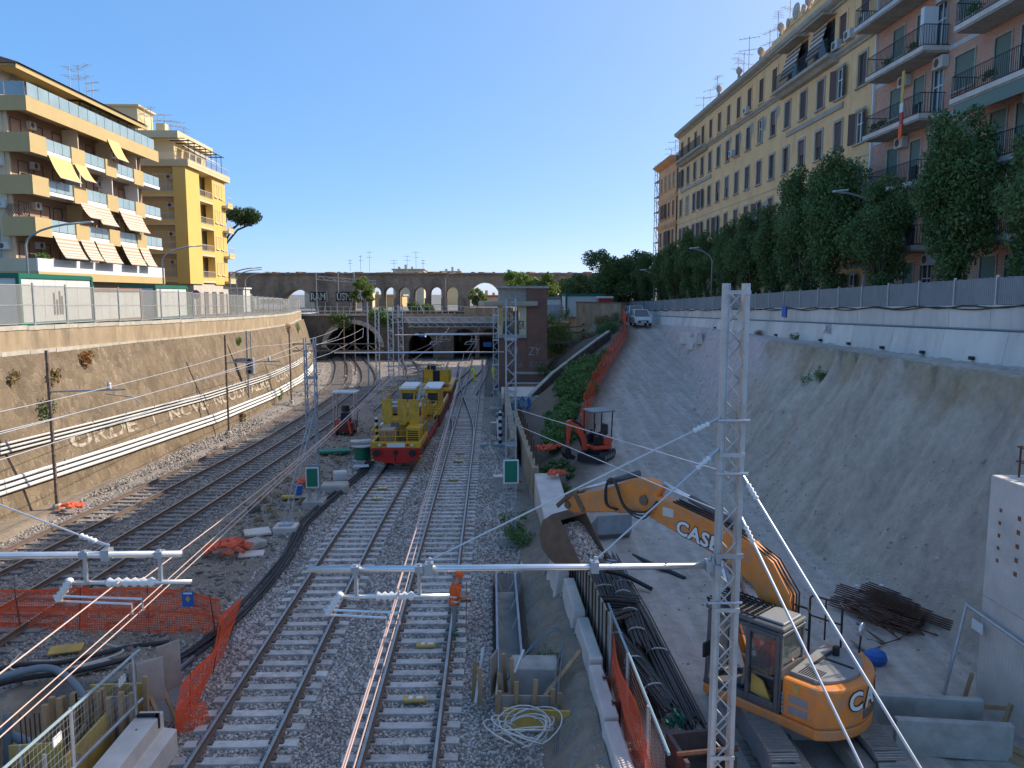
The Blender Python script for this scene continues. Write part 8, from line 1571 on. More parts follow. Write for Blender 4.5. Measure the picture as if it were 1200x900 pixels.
b = U(); b.bx(XB - hwB, XB + hwB, 5.62, 5.78, 2.17, 2.24); b.build('cutting_edge', 'steel_worn', EX)
# gravel in the bucket
r_ = np.random.RandomState(3); pts = []; szs = []
for k in range(900):
    u = r_.rand(); x = XB + (r_.rand() * 2 - 1) * (hwB - 0.06); y = 5.85 + u * 0.95; z = 2.3 + u * 0.78 + 0.12 * sin(pi * u) * (1 - abs((x - XB) / hwB)) - 0.06 * r_.rand(); w = EX.matrix_world @ Vector((0, 0, 0)); p = UT @ Vector((x, y, z)); pts.append((p.x + 6.3, p.y + 14.75, p.z + 0.1)); szs.append(0.028 + 0.03 * r_.rand())
g_ = U(); g_.prism([(5.8, 2.18), (6.6, 3.0), (6.9, 3.02), (7.0, 2.6), (6.6, 2.25)], XB - hwB + 0.03, XB + hwB - 0.03, 'x'); sg = scatter('gravel_load', pts, szs, 'stone_bit'); sg['label'] = 'crushed stone filling the raised bucket'
o = g_.build('gravel_core', 'ballast', loc=(6.3, 14.75, 0.1)); o['kind'] = 'stuff'; o['label'] = 'packed stone below the surface of the bucket load'
# operator
hz = 0.62
J, Rr, E_ = skeleton(hz, 0.03, [(-0.27, 0.12, hz + 0.24), (-0.22, 0.38, hz + 0.2)], [(0.27, 0.12, hz + 0.24), (0.2, 0.38, hz + 0.2)], [(-0.13, 0.42, hz + 0.02), (-0.14, 0.5, 0.14)], [(0.13, 0.42, hz + 0.02), (0.14, 0.5, 0.14)])
OP = thing('person', 'excavator operator in red shirt seated in the cab', 'person', tuple(Vector((6.3, 14.75, 0.1)) + UT @ Vector((-0.62, 0.36, cz0 + 0.02))), HD)
def col(c):
    if c.z < 0.15: return 3
    if c.z < hz + 0.08 and c.y < 0.6 and abs(c.x) < 0.22 and not (c.z > hz + 0.1): return 2
    if c.z > hz + 0.56: return 0
    if c.y > 0.1 and c.z > hz + 0.1: return 0
    return 1
inst('body', make_body('body', J, Rr, E_, ['skin', 'shirt_red', 'khaki', 'navy'], col), OP); head_bits(OP, (0, 0.06, hz + 0.74), None)
# ------------------------------------------------------------------ red mini excavator
mx, my = 5.15, 36.6; ME = thing('mini_excavator', 'red mini excavator with dark canopy on the dirt ramp', 'mini excavator', (mx, my, zsite(mx, my) + 0.02)); MT = Matrix.Rotation(R(112), 4, 'Z'); MTt = Matrix.Rotation(R(150), 4, 'Z')
def V_(tr=None): b = MB(); b.T = tr or MT; return b
for s in (-1, 1):
    b = V_(MTt); b.prism([(-0.85, 0.28), (-0.8, 0.1), (-0.65, 0.0), (0.65, 0.0), (0.8, 0.1), (0.85, 0.28), (0.7, 0.45), (-0.7, 0.45)], s * 0.5 - 0.13, s * 0.5 + 0.13, 'x'); b.build('crawler', 'rubber', ME, bev=0.03)
    for k in range(4): b = V_(MTt); b.lathe([(0.12, -0.01), (0.12, 0.01)], (s * 0.64, -0.5 + k * 0.33, 0.2), 10, 'x'); b.build('roller', 'case_grey', ME)
b = V_(MTt); b.bx(-0.4, 0.4, -0.4, 0.4, 0.2, 0.5); b.build('chassis', 'black', ME); b = V_(MTt); b.prism([(1.0, 0.05), (1.08, 0.0), (1.05, 0.4), (0.98, 0.4)], -0.62, 0.62, 'x'); b.bx(-0.35, -0.25, 0.4, 1.0, 0.15, 0.25); b.bx(.25, .35, .4, 1.0, .15, .25); b.build('dozer_blade', 'black', ME)
ar = [(0.68 * sin(a), -0.68 * cos(a)) for a in np.linspace(R(-70), R(70), 12)]
b = V_(); b.prism([(-0.6, 0.55)] + ar + [(0.6, 0.55)], 0.55, 0.75, 'z'); b.prism([(x, y) for x, y in ar] + [(0.62, 0.0), (-0.62, 0.0)], 0.75, 1.15, 'z'); b.build('body', 'mini_red', ME, bev=0.06)
b = V_(); b.bx(-0.45, 0.45, 0.05, 0.5, 0.76, 0.79); b.build('floor_mat', 'black', ME); b = V_(); b.bx(-0.25, 0.25, -0.35, 0.1, 1.15, 1.25); b.bx(-0.25, 0.25, -0.42, -0.32, 1.2, 1.7); b.build('seat', 'rubber', ME, bev=0.04); b = V_(); b.bx(-0.5, -0.3, 0.0, 0.35, 0.8, 1.2); b.bx(0.3, 0.5, 0.0, 0.35, 0.8, 1.2); b.build('console', 'black', ME, bev=0.03); b = V_(); b.bx(0.36, 0.44, 0.1, 0.2, 1.2, 1.4); b.bx(-0.44, -0.36, 0.1, 0.2, 1.2, 1.4); b.build('lever', 'black', ME); b = V_(); b.bx(-0.3, -0.1, -0.72, -0.66, 0.85, 1.0); b.build('label_plate', 'white', ME)
b = V_()
for x in (-0.5, 0.5): b.tube([(x, -0.45, 1.1), (x, -0.5, 2.35)], 0.035, 6); b.tube([(x, 0.5, 0.75), (x, 0.5, 2.35)], 0.035, 6)
b.build('canopy_post', 'black', ME); b = V_(); b.prism([(-0.6, -0.62), (0.6, -0.62), (0.62, 0.45), (0.4, 0.62), (-0.4, 0.62), (-0.62, 0.45)], 2.35, 2.43, 'z'); b.build('canopy_roof', 'case_grey', ME, bev=0.03)
b = V_(); b.prism([(0.6, 0.5), (0.75, 1.2), (1.1, 1.75), (1.5, 1.95), (1.62, 1.85), (1.3, 1.55), (1.0, 1.05), (0.85, 0.5)], -0.1, 0.1, 'x'); b.build('boom', 'mini_red', ME, bev=0.02); b = V_(); b.prism([(1.45, 2.02), (1.7, 1.98), (1.78, 1.3), (1.72, 0.75), (1.62, 0.75), (1.55, 1.3), (1.42, 1.85)], -0.08, 0.08, 'x'); b.build('stick', 'mini_red', ME, bev=0.02)
b = V_(); b.tube([(0, 0.95, 1.7), (0, 1.5, 2.05)], 0.05, 8); b.tube([(0, 0.9, 0.7), (0, 1.15, 1.35)], 0.05, 8); b.tube([(0, 1.72, 1.7), (0, 1.85, 0.85)], 0.04, 8); b.build('cylinder', 'black', ME); b = V_(); b.prism([(1.62, 0.78), (1.85, 0.75), (1.95, 0.45), (1.75, 0.15), (1.4, 0.1), (1.3, 0.25), (1.55, 0.4)], -0.22, 0.22, 'x'); b.build('bucket', 'black', ME, bev=0.02); b = V_(); b.tube([(0.0, 0.6, 1.0), (0.05, 0.75, 1.55), (0, 1.1, 1.85)], 0.03, 6); b.build('hose', 'rubber', ME); b = V_(); b.ball((-0.55, 0.5, 1.75), 0.1, 8, 5, (1, .4, 1.2)); b.build('mirror', 'black', ME)
b = V_(); b.bx(-0.35, 0.35, 1.05, 1.4, 1.35, 1.7) if False else None
# ------------------------------------------------------------------ yellow work train
def wheelset(t, y, m='track_steel'):
    b = MB(); b.lathe([(0.43, -0.06), (0.46, -0.05), (0.46, -0.04), (0.42, 0.06)], (0.75, y, 0.43), 20, 'x'); b.lathe([(0.42, -0.06), (0.46, 0.04), (0.46, 0.05), (0.43, 0.06)], (-0.75, y, 0.43), 20, 'x'); b.tube([(-0.75, y, 0.43), (0.75, y, 0.43)], 0.08, 8); b.build('wheelset', m, t)
W1 = thing('rail_crane_wagon', 'front yellow rail work vehicle with red bumper and raised work platform', 'rail vehicle', (-5.11, 40.2, 0), -0.033, 'yellow work train')
for y in (1.4, 4.6, 7.4): wheelset(W1, y)
b = MB(); b.prism([(-1.3, 0.95), (-1.15, 0.52), (-0.35, 0.38), (0.35, 0.38), (1.15, 0.52), (1.3, 0.95), (1.3, 1.2), (-1.3, 1.2)], 0.0, 0.16, 'y'); b.build('bumper_beam', 'train_red', W1, bev=0.02)
b = MB(); b.bx(-1.3, 1.3, 0.16, 9.2, 0.85, 1.2); b.bx(-0.9, 0.9, 0.2, 9.0, 0.5, 0.85); b.build('underframe', 'train_dark', W1)
b = MB(); b.bx(-1.33, 1.33, 0.02, 0.2, 1.2, 1.52); b.bx(-1.33, -1.2, 0.2, 3.4, 1.2, 1.52); b.bx(1.2, 1.33, 0.2, 3.4, 1.2, 1.52); b.build('front_band', 'train_yellow', W1, bev=0.02)
b = MB(); b.bx(-1.25, 1.25, 0.2, 9.2, 1.2, 1.26); b.build('deck', 'brown_steel', W1)
b = MB(); b.bx(-0.45, 0.5, -0.005, 0.02, 1.25, 1.47); b.build('number_panel', 'white', W1)
for x in (-0.95, 0.95): b = MB(); b.lathe([(0.2, -0.42), (0.21, -0.38), (0.1, -0.35), (0.1, 0.0)], (x, 0, 1.0), 16, 'y'); b.build('buffer', 'black', W1)
b = MB(); b.box((0, -0.08, 0.98), (0.18, 0.2, 0.2)); b.tube([(0, -0.15, 0.9), (0.02, -0.2, 0.5)], 0.03); b.build('coupling_hook', 'black', W1)
for x, m_ in ((-0.85, 'reflect'), (-0.6, 'train_red'), (0.65, 'train_red'), (0.88, 'reflect')): b = MB(); b.lathe([(0.07, -0.03), (0.07, 0.02)], (x, 0, 1.37), 12, 'y'); b.build('lamp', m_, W1)
b = MB()
for x in (-1.28, -0.55, 0.0, 0.6, 1.28): b.tube([(x, 0.08, 1.5), (x, 0.08, 2.15)], 0.025, 6)
b.tube([(-1.28, 3.2, 2.15), (-1.28, 0.08, 2.15), (1.28, 0.08, 2.15), (1.28, 3.2, 2.15)], 0.028, 6); b.tube([(-1.28, 0.08, 1.82), (1.28, 0.08, 1.82)], 0.02, 6)
for y in (1.1, 2.2, 3.2): b.tube([(-1.28, y, 1.5), (-1.28, y, 2.15)], 0.025); b.tube([(1.28, y, 1.5), (1.28, y, 2.15)], 0.025)
b.build('railing', 'train_yellow', W1)
b = MB(); b.bx(-1.0, -0.2, 0.8, 2.0, 1.26, 1.95); b.build('crate', 'wood', W1); b = MB(); b.bx(0.4, 1.15, 1.2, 2.6, 1.26, 2.1); b.build('engine_box', 'train_yellow', W1, bev=0.04); b = MB(); b.bx(-0.95, -0.25, 0.85, 1.95, 1.95, 2.0); b.build('crate_lid', 'ply_grey', W1)
for k in range(4): b = MB(); b.bx(-1.2 + 0.16 * k, -1.08 + 0.16 * k, 2.2, 8.0, 2.0, 2.1); b.build('long_rail', 'alu', W1)
b = MB(); b.bx(-0.15, 0.5, 3.0, 3.8, 1.26, 2.2); b.lathe([(0.5, 1.26), (0.5, 1.6)], (0.2, 3.4, 0), 14); b.build('column', 'train_yellow', W1, bev=0.03)
b = MB()
for z in (1.7, 1.95): b.bx(-0.16, 0.51, 2.97, 2.99, z, z + 0.05)
b.build('column_rib', 'ply_yellow', W1)
b = MB(); b.bx(-1.1, 1.1, 2.6, 6.2, 2.15, 2.3); b.build('platform_floor', 'train_yellow', W1)
for x0, x1 in ((-1.12, -0.55), (-0.25, 0.3), (0.35, 0.95)): 
    b = MB(); b.prism([(x0, 2.25), (x0 + 0.1, 2.02), (x1 - 0.1, 2.02), (x1, 2.25), (x1, 3.45), (x0, 3.45)], 2.55, 2.62, 'y'); b.build('platform_panel', 'train_yellow', W1); b = MB(); b.bx(x0 + 0.12, x0 + 0.18, 2.53, 2.55, 2.2, 3.4); b.bx(x1 - 0.18, x1 - 0.12, 2.53, 2.55, 2.2, 3.4); b.build('panel_rib', 'ply_yellow', W1)
for s in (-1, 1):
    for k in range(4): b = MB(); b.bx(s * 1.1 - 0.03, s * 1.1 + 0.03, 2.65 + k * 0.9, 3.5 + k * 0.9, 2.3, 3.45 - 0.5 * (k % 2)); b.build('platform_panel', 'train_yellow', W1)
b = MB(); b.bx(-0.7, -0.2, 2.7, 3.4, 3.1, 3.25); b.bx(-0.9, 0.8, 4.2, 6.0, 2.4, 2.8); b.build('platform_gear', 'galv_dull', W1)
b = MB()
for y in (6.6, 8.8):
    for x in (0.9, 1.3): b.tube([(x, y, 1.2), (x, y, 2.5)], 0.03)
for z in (1.8, 2.5): b.tube([(0.9, 6.6, z), (1.3, 6.6, z), (1.3, 8.8, z), (0.9, 8.8, z)], 0.03)
for k in range(5): b.beam((0.9, 6.58, 0.6 + k * 0.28), (1.3, 6.58, 0.6 + k * 0.28), 0.04)
b.build('ladder_cage', 'train_yellow', W1)
for k in range(5): b = MB(); b.bx(0.5, 1.05, 1.185, 1.2, 1.4 + k * 0.12, 1.46 + k * 0.12); b.build('vent_slat', 'black', W1)
for s in (-1, 1):
    b = MB(); b.bx(s * 1.31 - 0.01, s * 1.31 + 0.01, 3.4, 9.1, 0.9, 1.15); b.build('side_sill', 'train_red', W1)
    for y in (1.4, 4.6, 7.4): b = MB(); b.bx(s * 1.0 - 0.06, s * 1.0 + 0.06, y - 0.35, y + 0.35, 0.35, 0.6); b.build('axle_box', 'black', W1)
    for k in range(4): b = MB(); b.bx(s * 1.25 - 0.16, s * 1.25 + 0.06, 0.5, 0.9, 0.4 + 0.22 * k, 0.43 + 0.22 * k); b.build('step', 'train_yellow', W1)
b = MB(); b.tube([(-1.05, 2.58, 3.45), (-1.05, 2.58, 4.0), (1.0, 2.58, 4.0), (1.0, 2.58, 3.45)], 0.025); b.tube([(-1.1, 2.6, 3.75), (-1.1, 6.1, 3.75), (1.1, 6.1, 3.75), (1.1, 2.6, 3.75)], 0.022); b.build('guard_pipe', 'train_yellow', W1); b = MB(); b.lathe([(0.3, -0.2), (0.3, 0.2)], (-0.6, 7.4, 1.6), 14, 'x'); b.lathe([(0.42, -0.25), (0.42, -0.2)], (-0.6, 7.4, 1.6), 14, 'x'); b.lathe([(0.42, 0.2), (0.42, 0.25)], (-0.6, 7.4, 1.6), 14, 'x'); b.build('cable_reel', 'brown_steel', W1)
W2 = thing('rail_tractor', 'yellow rail tractor with white cab roof behind the front vehicle', 'rail vehicle', (-4.79, 50.6, 0), -0.012, 'yellow work train')
for y in (1.6, 6.2): wheelset(W2, y)
b = MB(); b.bx(-1.35, 1.35, 0, 8.5, 0.55, 1.35); b.build('underframe', 'train_dark', W2, bev=0.03); b = MB(); b.bx(-1.35, 1.35, -0.05, 0.3, 1.35, 1.75); b.bx(-1.35, -1.25, 0.3, 8.4, 1.35, 1.7); b.bx(1.25, 1.35, 0.3, 8.4, 1.35, 1.7); b.build('band', 'train_yellow', W2)
b = MB(); b.bx(-0.2, 0.6, -0.07, -0.05, 1.42, 1.65); b.build('number_panel', 'white', W2)
for x in (-0.95, 0.95): b = MB(); b.lathe([(0.2, -0.5), (0.1, -0.45), (0.1, 0.0)], (x, 0, 1.0), 14, 'y'); b.build('buffer', 'black', W2)
for x, m_ in ((-1.05, 'reflect'), (0.9, 'train_red'), (1.1, 'reflect')): b = MB(); b.lathe([(0.08, -0.08), (0.08, -0.05)], (x, 0, 1.55), 12, 'y'); b.build('lamp', m_, W2)
for x0, x1, z1 in ((-1.3, -0.35, 3.0), (0.35, 1.3, 3.0)):
    b = MB(); b.bx(x0, x0 + 0.12, 0.4, 3.6, 1.4, z1); b.bx(x1 - 0.12, x1, 0.4, 3.6, 1.4, z1); b.bx(x0 + 0.12, x1 - 0.12, 0.4, 0.5, 1.4, 2.05); b.bx(x0 + 0.12, x1 - .12, 3.5, 3.6, 1.4, z1); b.bx(x0 + .12, x1 - .12, 0.4, .5, z1 - 0.25, z1); b.build('cab', 'train_yellow', W2, bev=0.02); b = MB(); b.bx(x0 + 0.12, x1 - 0.12, 0.45, 0.47, 2.05, z1 - 0.25); b.build('cab_window', 'glass', W2); b = MB(); b.bx(x0 - 0.1, x1 + 0.1, 0.3, 3.7, z1, z1 + 0.14); b.build('cab_roof', 'white', W2, bev=0.04)
b = MB(); b.bx(-0.3, 0.3, 0.6, 3, 1.4, 2.6); b.bx(-0.25, 0.45, 0.2, 0.6, 1.8, 2.4); b.build('engine', 'galv_dull', W2, bev=0.04); b = MB(); b.tube([(-0.1, 0.5, 2.2), (0.1, 0.6, 3.4)], 0.12, 8); b.build('crane_arm', 'white_dirty', W2); b = MB(); b.bx(-0.8, 0.8, 4.2, 6.4, 1.36, 1.75); b.build('bonnet', 'train_yellow', W2, bev=0.05)
W3 = thing('rail_trailer', 'farthest yellow rail wagon with open cage on top', 'rail vehicle', (-4.66, 63.5, 0), 0.0, 'yellow work train')
for y in (1.4, 7): wheelset(W3, y)
b = MB(); b.bx(-1.3, 1.3, 0, 9, 0.6, 1.3); b.build('underframe', 'train_dark', W3); b = MB(); b.bx(-1.3, 1.3, 0, 9, 1.3, 1.5); b.build('side_wall', 'train_yellow', W3)
b = MB(); b.bx(-1.1, -0.3, 1, 1.1, 2.0, 3.0); b.bx(0.3, 1.1, 1, 1.1, 2.0, 3.0); b.bx(-1.1, 1.1, 1.0, 4, 1.85, 2.0); b.bx(-1.12, -1.05, 1, 4, 2, 3.0); b.bx(1.05, 1.12, 1, 4, 2, 3.0); b.bx(-0.4, 0.4, 2.2, 3, 1.5, 1.85); b.build('cage', 'train_yellow', W3); b = MB(); b.bx(-0.3, 0.3, 1.2, 1.6, 2.0, 2.9); b.bx(-0.9, -0.2, 2.5, 3.5, 2.4, 3.2); b.build('cage_gear', 'black', W3); b = MB()
for x in (-1.1, -0.5, 0.2, 0.9): b.tube([(x, 1.05, 3.0), (x, 1.05, 3.4)], 0.03)
b.build('cage_rail', 'train_yellow', W3)
# small tamping machine between the tracks
t = thing('small_machine', 'small open machine with a white frame roof between the tracks', 'machine', (-9.95, 52, -0.2)); b = MB()
for x in (-0.7, 0.7):
    for y in (-0.5, 0.6): b.tube([(x, y, 0.4), (x, y, 2.9)], 0.05, 6)
b.build('frame', 'galv', t); b = MB(); b.bx(-0.85, 0.85, -0.7, 0.8, 2.9, 2.98); b.build('roof', 'white_dirty', t); b = MB(); b.bx(-0.6, 0.6, -0.8, 0.9, 0.3, 0.9); b.build('body', 'train_dark', t, bev=0.05); b = MB(); b.bx(-0.3, 0.3, -0.2, 0.5, 0.9, 1.5); b.lathe([(0.3, 1.6), (0.25, 2.0)], n=10); b.build('engine', 'black', t); b = MB(); b.beam((-0.6, -0.9, 0.2), (-0.4, -0.9, 1.2), 0.15); b.beam((0.5, -0.9, 0.2), (0.3, -0.9, 1.2), 0.12); b.build('tool', 'mini_red', t); b = MB()
for x in (-0.5, 0.5):
    for y in (-0.5, 0.6): b.lathe([(0.25, -0.08), (0.25, 0.08)], (x, y, 0.25), 12, 'x')
b.build('wheel', 'rubber', t)
# ------------------------------------------------------------------ left foreground
G_ = 'orange net fence at the lower left'
net('net_fence', 'orange net fence crossing in front of the left tracks', [(-17.5, 21.4, -0.2), (-15, 21.3, -0.2), (-13, 21.4, -0.2), (-11.55, 21.3, -0.2)], 1.2, 0.07, 0.023, cat='fence', group=G_)
net('net_fence', 'doubled orange net fence with the small blue notice', [(-11.7, 21.1, -0.2), (-10, 21.1, -0.2), (-8.4, 20.9, -0.2), (-7.4, 20.6, -0.2)], 1.2, 0.065, 0.024, cat='fence', group=G_, wob=0.07)
net('net_fence', 'orange net fence sagging along the near track down to the beam', [(-7.35, 20.6, -0.2), (-7.1, 19.0, -0.2), (-6.95, 17.4, -0.2), (-6.9, 15.9, -0.25)], 1.1, 0.065, 0.026, cat='fence', group=G_, wob=0.1, lean=0.25)
net('net_fence', 'torn end of orange net lying beside the pale beam', [(-6.9, 15.9, -0.2), (-6.6, 16.05, -0.2), (-6.35, 16.3, -0.2)], 0.5, 0.06, 0.02, cat='fence', group=G_, posts=False)
t = thing('blue_notice', 'small blue notice with yellow mark hanging on the orange net', 'notice', (-8.5, 20.85, 0.85)); b = MB(); b.bx(-0.16, 0.16, -0.01, 0.0, -0.22, 0.22); b.build('board', 'blue', t); b = MB(); b.prism([(0, 0.1), (0.07, 0), (0, -0.1), (-0.07, 0)], -0.016, -0.011, 'y'); b.build('mark', 'ply_yellow', t); b = MB(); b.bx(-0.12, 0.12, -0.016, -0.011, 0.14, 0.19); b.build('text_line', 'white', t)
t = thing('edge_beam', 'pale concrete edge beam with a lower flange beside the pit', 'beam'); b = MB(); b.prism([(-7.35, -0.6), (-6.6, -0.6), (-6.6, 0.28), (-6.86, 0.32), (-6.86, 0.68), (-7.35, 0.68)], 9.5, 15.3, 'y'); b.build('beam', 'concrete_pale', t, bev=0.015)
b = MB()
for y in (12.0, 13.3, 14.6): b.lathe([(0.025, 0.66), (0.025, 0.69)], (-7.1, y, 0), 8)
b.build('insert', 'brown_steel', t)
t = thing('guard_rail', 'galvanised guard rail with wire mesh around the formwork pit', 'guard rail')
Pp = [(-7.3, 15.05), (-7.45, 13.0), (-7.6, 11.0)]
for x, y in Pp:
    b = MB(); b.tube([(x, y, 0.3), (x, y, 2.05)], 0.034, 8); b.build('post', 'galv', t); b = MB(); b.bx(x, x + 0.45, y - 0.03, y + 0.03, 0.70, 0.76); b.bx(x + 0.4, x + 0.46, y - 0.03, y + 0.03, 0.45, 0.76); b.build('clamp', 'black', t); b = MB(); b.box((x - 0.12, y - 0.25, 1.62), (0.02, 0.26, 0.16)); b.build('tag_plate', 'white', t)
for z in (2.02, 0.95): b = MB(); b.tube([(-7.28, 15.3, z), (-7.65, 10, z)], 0.028, 8); b.build('rail', 'balcony_glass' if z > 1.5 else 'galv', t)
b = MB()
for k in range(52): y = 10 + k * 0.1; x = lerp([10, 15.3], [-7.66, -7.3], y); b.bx(x - 0.002, x + 0.002, y, y + 0.004, 0.85, 2.0)
for z in np.arange(1.0, 2.0, 0.15): b.beam((-7.3, 15.2, z), (-7.66, 10, z), 0.004)
b.build('wire_mesh', 'galv_dull', t)
for k, (x, y) in enumerate([(-8.6, 11.6), (-7.9, 12.9), (-8.5, 13.2)]): b = MB(); b.tube([(x, y, -0.5), (x, y, 1.25)], 0.03, 6); b.build('inner_post', 'galv', t)
# formwork boards
t = thing('formwork', 'yellow and brown timber formwork boards in the pit behind the guard rail', 'formwork')
for k, (c, d, rz, m_) in enumerate([((-8.6, 15.2, -0.1), (1.2, 0.04, 1.0), 0.05, 'ply_yellow'), ((-8.0, 15.75, 0.3), (1.0, 0.04, 0.9), 0.05, 'ply_yellow'), ((-8.1, 15.3, 0.05), (1.0, 0.04, 1.3), 0.1, 'ply_grey'), ((-7.55, 16.3, 0.5), (0.5, 0.04, 1.0), 0.7, 'ply_grey'), ((-7.4, 16.9, 0.55), (0.5, 0.04, 1.1), 0.9, 'ply_grey'), ((-7.8, 16.6, 0.45), (0.6, 0.04, 0.8), 0.5, 'ply_grey'), ((-8.9, 14.3, -0.3), (0.9, 0.04, 1.2), 0.1, 'ply_yellow'), ((-7.9, 14.4, 0.0), (0.04, 1.6, 1.0), 0.0, 'ply_yellow')]): b = MB(); b.box((c[0], c[1], c[2] + 0.3), (d[0] * 1.1, d[1] * 1.1, d[2]), rz=rz); b.build('board', m_, t)
for k in range(16): x = -9.0 + 1.6 * (k % 8) / 7; y = 15.1 - 0.3 * (k // 8) + 0.9 * (k % 8) / 7 * (k // 8); b = MB(); b.box((x, y, 0.4), (0.1, 0.09, 1.4 + 0.3 * rnd.random()), rx=rnd.uniform(-.05, .05)); b.build('stud', 'wood', t)
for p, q in (((-8.9, 14.1, -0.6), (-8.3, 15.0, 0.6)), ((-7.1, 15.9, -0.2), (-7.6, 16.3, 0.5)), ((-7.0, 16.3, -0.2), (-7.5, 16.7, 0.5)), ((-8.4, 13.3, -0.8), (-8.0, 14.3, 0.6)), ((-8.2, 12.6, -0.6), (-7.8, 13.8, 0.7))): b = MB(); b.beam(p, q, 0.08, 0.06); b.build('brace', 'wood', t)
b = MB(); b.bx(-10.2, -7.5, 12.2, 12.5, -0.9, -0.5); b.bx(-9.5, -7.6, 13.0, 13.6, -0.9, -0.75); b.build('concrete_sill', 'concrete', t)
t = thing('rebar_cage', 'rusty upright bars at the pit edge in the lower left corner', 'steel bars'); b = MB()
for k in range(26): y = 11.8 + 0.11 * k; x = -9.9 + 0.04 * k; b.tube([(x, y, -1.2), (x, y, 0.35 + 0.15 * rnd.random())], 0.014, 5)
for k in range(20): x = -10.0 + 0.1 * k; b.tube([(x, 15.6, -1.2), (x, 15.6, 0.35 + 0.15 * rnd.random())], 0.014, 5)
for z in (-0.6, -0.2, 0.2): b.tube([(-9.9, 11.8, z), (-8.9, 14.6, z)], 0.012, 4)
b.build('bars', 'rust', t)['kind'] = 'stuff'
def pipe(label, pts, r, m='pvc_grey'): b = MB(); b.tube(catmull(pts, 6), r, 10); tag(b.build('pipe', m, smooth=True), label, 'pipe', 'grey plastic pipes in the pit')
pipe('thick grey pipe curving over the pit from the left edge', [(-12.8, 17.2, 0.2), (-11.8, 17.6, 0.25), (-10.9, 18.1, 0.25), (-10.0, 17.6, 0.15), (-9.0, 16.7, -0.2)], 0.09); pipe('upright grey pipe stub in the pit', [(-10.6, 16.0, -1.0), (-10.6, 16.1, 0.0), (-10.62, 16.15, 0.2)], 0.09); pipe('lower grey pipe slanting through the pit', [(-11.8, 16.6, -0.2), (-10.6, 16.2, -0.35), (-9.4, 15.7, -0.5), (-8.8, 15.5, -0.6)], 0.1); pipe('dark grey pipe along the far pit edge towards the net', [(-8.6, 15.6, -0.1), (-8.1, 17.5, -0.08), (-7.8, 19.3, -0.1)], 0.06); pipe('black flexible hose across the ballast behind the pit', [(-13.5, 17.6, -0.1), (-12.2, 18.8, -0.05), (-11.0, 19.0, -0.05), (-9.8, 19.9, -0.1), (-8.8, 20.2, -0.1)], 0.06, 'rubber'); pipe('second black hose crossing the pit edge', [(-12.8, 17.0, 0.0), (-11.6, 18.0, 0.0), (-10.4, 18.4, 0.0), (-9.4, 19.3, -0.1)], 0.07, 'rubber')
pipe('thin white cable looping on the ballast behind the pit', [(-12.4, 19.6, -0.05), (-12.0, 18.5, 0.05), (-11.2, 18.6, -0.1), (-10.3, 19.1, -0.1), (-9.8, 19.7, -0.1), (-10.6, 20.2, -0.1)], 0.02, 'white_dirty')
for k, (x, y, m_, l) in enumerate([(-11.5, 19.0, 'ply_grey', 'square brown board on the ballast behind the pit'), (-11.4, 19.9, 'ply_yellow', 'small yellow board on the ballast behind the pit'), (-10.2, 18.9, 'concrete', 'flat grey sheet at the pit edge')]): b = MB(); b.box((x, y, -0.12), (0.8, 0.5, 0.04), rz=0.3 * k); tag(b.build('board', m_), l, 'board', 'boards behind the pit')
# debris between the track pairs
deb = [('concrete_slab', 'flat pale concrete slab lying on the dirt strip', (-9.3, 29.8, -0.05), (1.0, 0.8, 0.12), 0.4, 'concrete_pale'), ('concrete_lump', 'grey concrete lump beside the strut footing', (-9.0, 28.3, -0.05), (0.8, 0.7, 0.3), 0.9, 'concrete'), ('concrete_slab', 'small grey slab in front of the strut footing', (-8.8, 27.4, -0.12), (0.9, 0.6, 0.08), 0.2, 'concrete_pale'), ('cable_trough', 'grey cable trough block beside the left green sign', (-7.6, 36.6, 0.0), (1.3, 0.9, 0.45), 0.1, 'concrete'), ('pallet_board', 'wooden board under the blue bucket', (-9.0, 35.4, -0.1), (1.6, 0.7, 0.06), 0.2, 'ply_grey'), ('white_board', 'white board leaning over the green cable drum', (-7.6, 44.2, 0.85), (1.2, 0.6, 0.05), 0.3, 'white_dirty'), ('steel_plate', 'grey steel plate on the black cables near the train', (-7.1, 41.2, 0.02), (0.8, 0.6, 0.04), 0.2, 'galv'), ('stone_block', 'brown stone block by the debris strip', (-10.4, 33.0, 0.0), (0.5, 0.5, 0.4), 0.5, 'tuff_dark'), ('yellow_case', 'small yellow case beside the blue bucket', (-9.4, 34.9, 0.0), (0.6, 0.3, 0.15), 0.1, 'ply_yellow'), ('timber_stack', 'stack of grey timber left of the train bumper', (-7.7, 46.6, 0.05), (1.6, 1.2, 0.3), 0.1, 'ply_grey'), ('green_sheet', 'green sheet on the dirt strip left of the drum', (-9.4, 45.2, 0.05), (1.9, 0.9, 0.15), 0.2, 'green_sign'), ('white_sack', 'white sack beside the left green sign', (-7.7, 38.4, 0.15), (0.7, 0.5, 0.55), 0.3, 'white_dirty')]
for nm, l, p, d, rz, m_ in deb:
    t_ = MB(); t_.box((0, 0, 0), d); o = t_.build(nm, m_, loc=p, rz=rz, bev=min(d) * 0.25); tag(o, l, nm.replace('_', ' '), 'odd pieces lying between the tracks')
b = MB(); b.lathe([(0.16, 0), (0.19, 0.4), (0.19, 0.42)], n=14); o = b.build('blue_bucket', 'blue', loc=(-9.1, 35.6, -0.05)); b = MB(); b.tube([(-0.18, 0, 0.4), (0, -0.1, 0.55), (0.18, 0, 0.4)], 0.012, 5); b.build('handle', 'galv', o); tag(o, 'blue plastic bucket beside the left green sign', 'bucket')
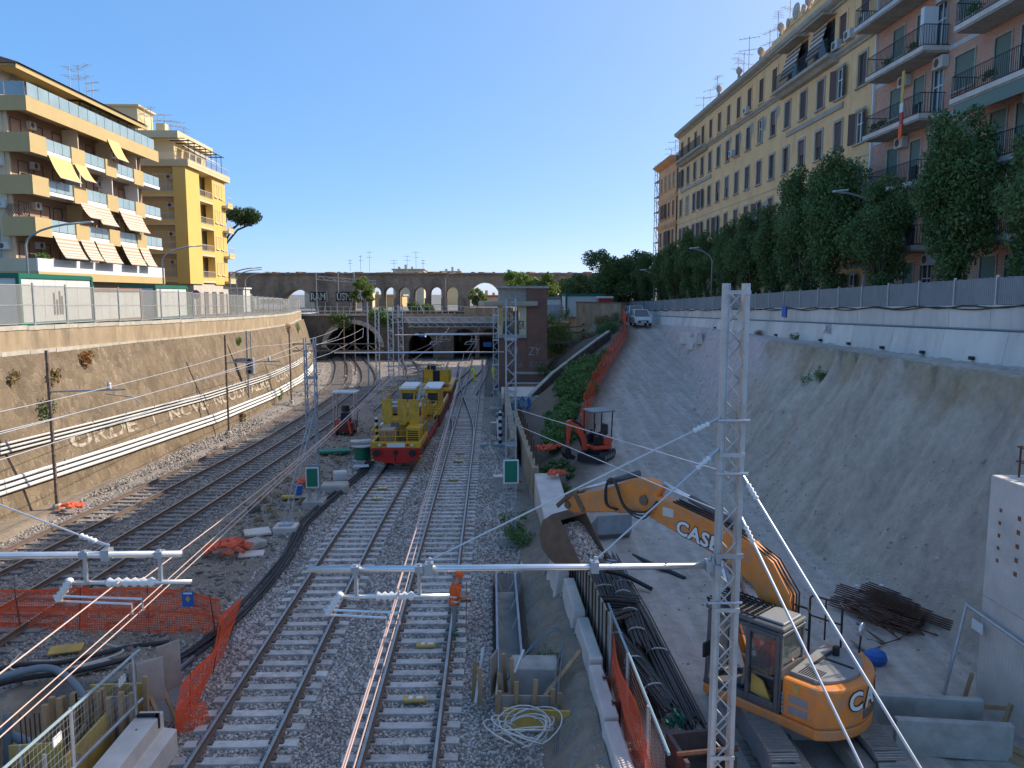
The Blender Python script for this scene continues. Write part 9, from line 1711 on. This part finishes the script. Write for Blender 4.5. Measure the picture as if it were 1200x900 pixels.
t = thing('cable_drum', 'green cable drum left of the train', 'cable drum', (-7.5, 43.9, -0.2)); b = MB(); b.lathe([(0.45, 0.0), (0.45, 0.8)], n=18); b.build('drum', 'green_sign', t); b = MB(); b.lathe([(0.62, 0.8), (0.62, 0.86)], n=18); b.lathe([(0.62, -0.02), (0.62, 0.03)], n=18); b.build('flange', 'white_dirty', t)
r_ = random.Random(31); b = MB()
for k in range(420):
    y = 14 + 40 * r_.random() ** 1.2; x = r_.uniform(-11.3, -8.2)
    if 12 < y < 18.5: continue
    b.box((x, y, zbed(x, y) + 0.04), (r_.uniform(.05, .3), r_.uniform(.03, .12), r_.uniform(.02, .1)), rz=r_.uniform(0, 3), rx=r_.uniform(-.4, .4))
o = b.build('rubble', 'stone_brown'); o['kind'] = 'stuff'; o['label'] = 'small rubble scattered on the dirt strip'
bl = [(r_.uniform(-10.8, -8.6), r_.uniform(26, 46), -0.1, 0.25, 0.3, 0.18) for _ in range(18)]; o = inst('dry_weeds', leaf_mesh('dry_weeds', bl, 1500, 0.07, 'leaf_dry', 0.25, 301, 0.1)); o['kind'] = 'stuff'; o['label'] = 'dry weeds on the dirt strip between the tracks'
# small stones and clods on the ramp
pts = []; sz = []
for k in range(1900):
    y = 14 + 50 * r_.random(); x = r_.uniform(XL(y) + 0.3, XR(y) + 2.5)
    if r_.random() < 0.5 and x < XR(y) - 0.4: x = XR(y) + r_.uniform(-0.6, 1.2)
    pts.append((x, y, zsite(x, y) + 0.01)); sz.append(r_.uniform(0.015, 0.06) if r_.random() > 0.008 else r_.uniform(0.07, 0.13))
o = scatter('loose_stones', pts, sz, 'stone_tan'); o['label'] = 'loose stones and clods on the dirt ramp and slope foot'
for nm, x, y in (('signal_box', 0.15, 52), ('signal_box', 0.3, 36.4)):
    b = MB(); b.bx(-0.2, 0.2, -0.2, 0.2, -0.25, 0.55); o = b.build(nm, 'concrete', loc=(x, y, 0), bev=0.02); tag(o, 'small grey relay box beside the turnout' if y > 40 else 'small grey relay box behind the slim mast', 'relay box', 'trackside relay boxes'); b = MB(); b.bx(-0.23, 0.23, -0.23, 0.23, 0.55, 0.6); b.build('lid', 'concrete_pale', o)
b = MB(); b.box((0.5, 53.4, -0.1), (0.28, 8, 0.16)); tag(b.build('cable_duct', 'concrete_pale'), 'narrow pale cable duct beside the right near track', 'cable duct')
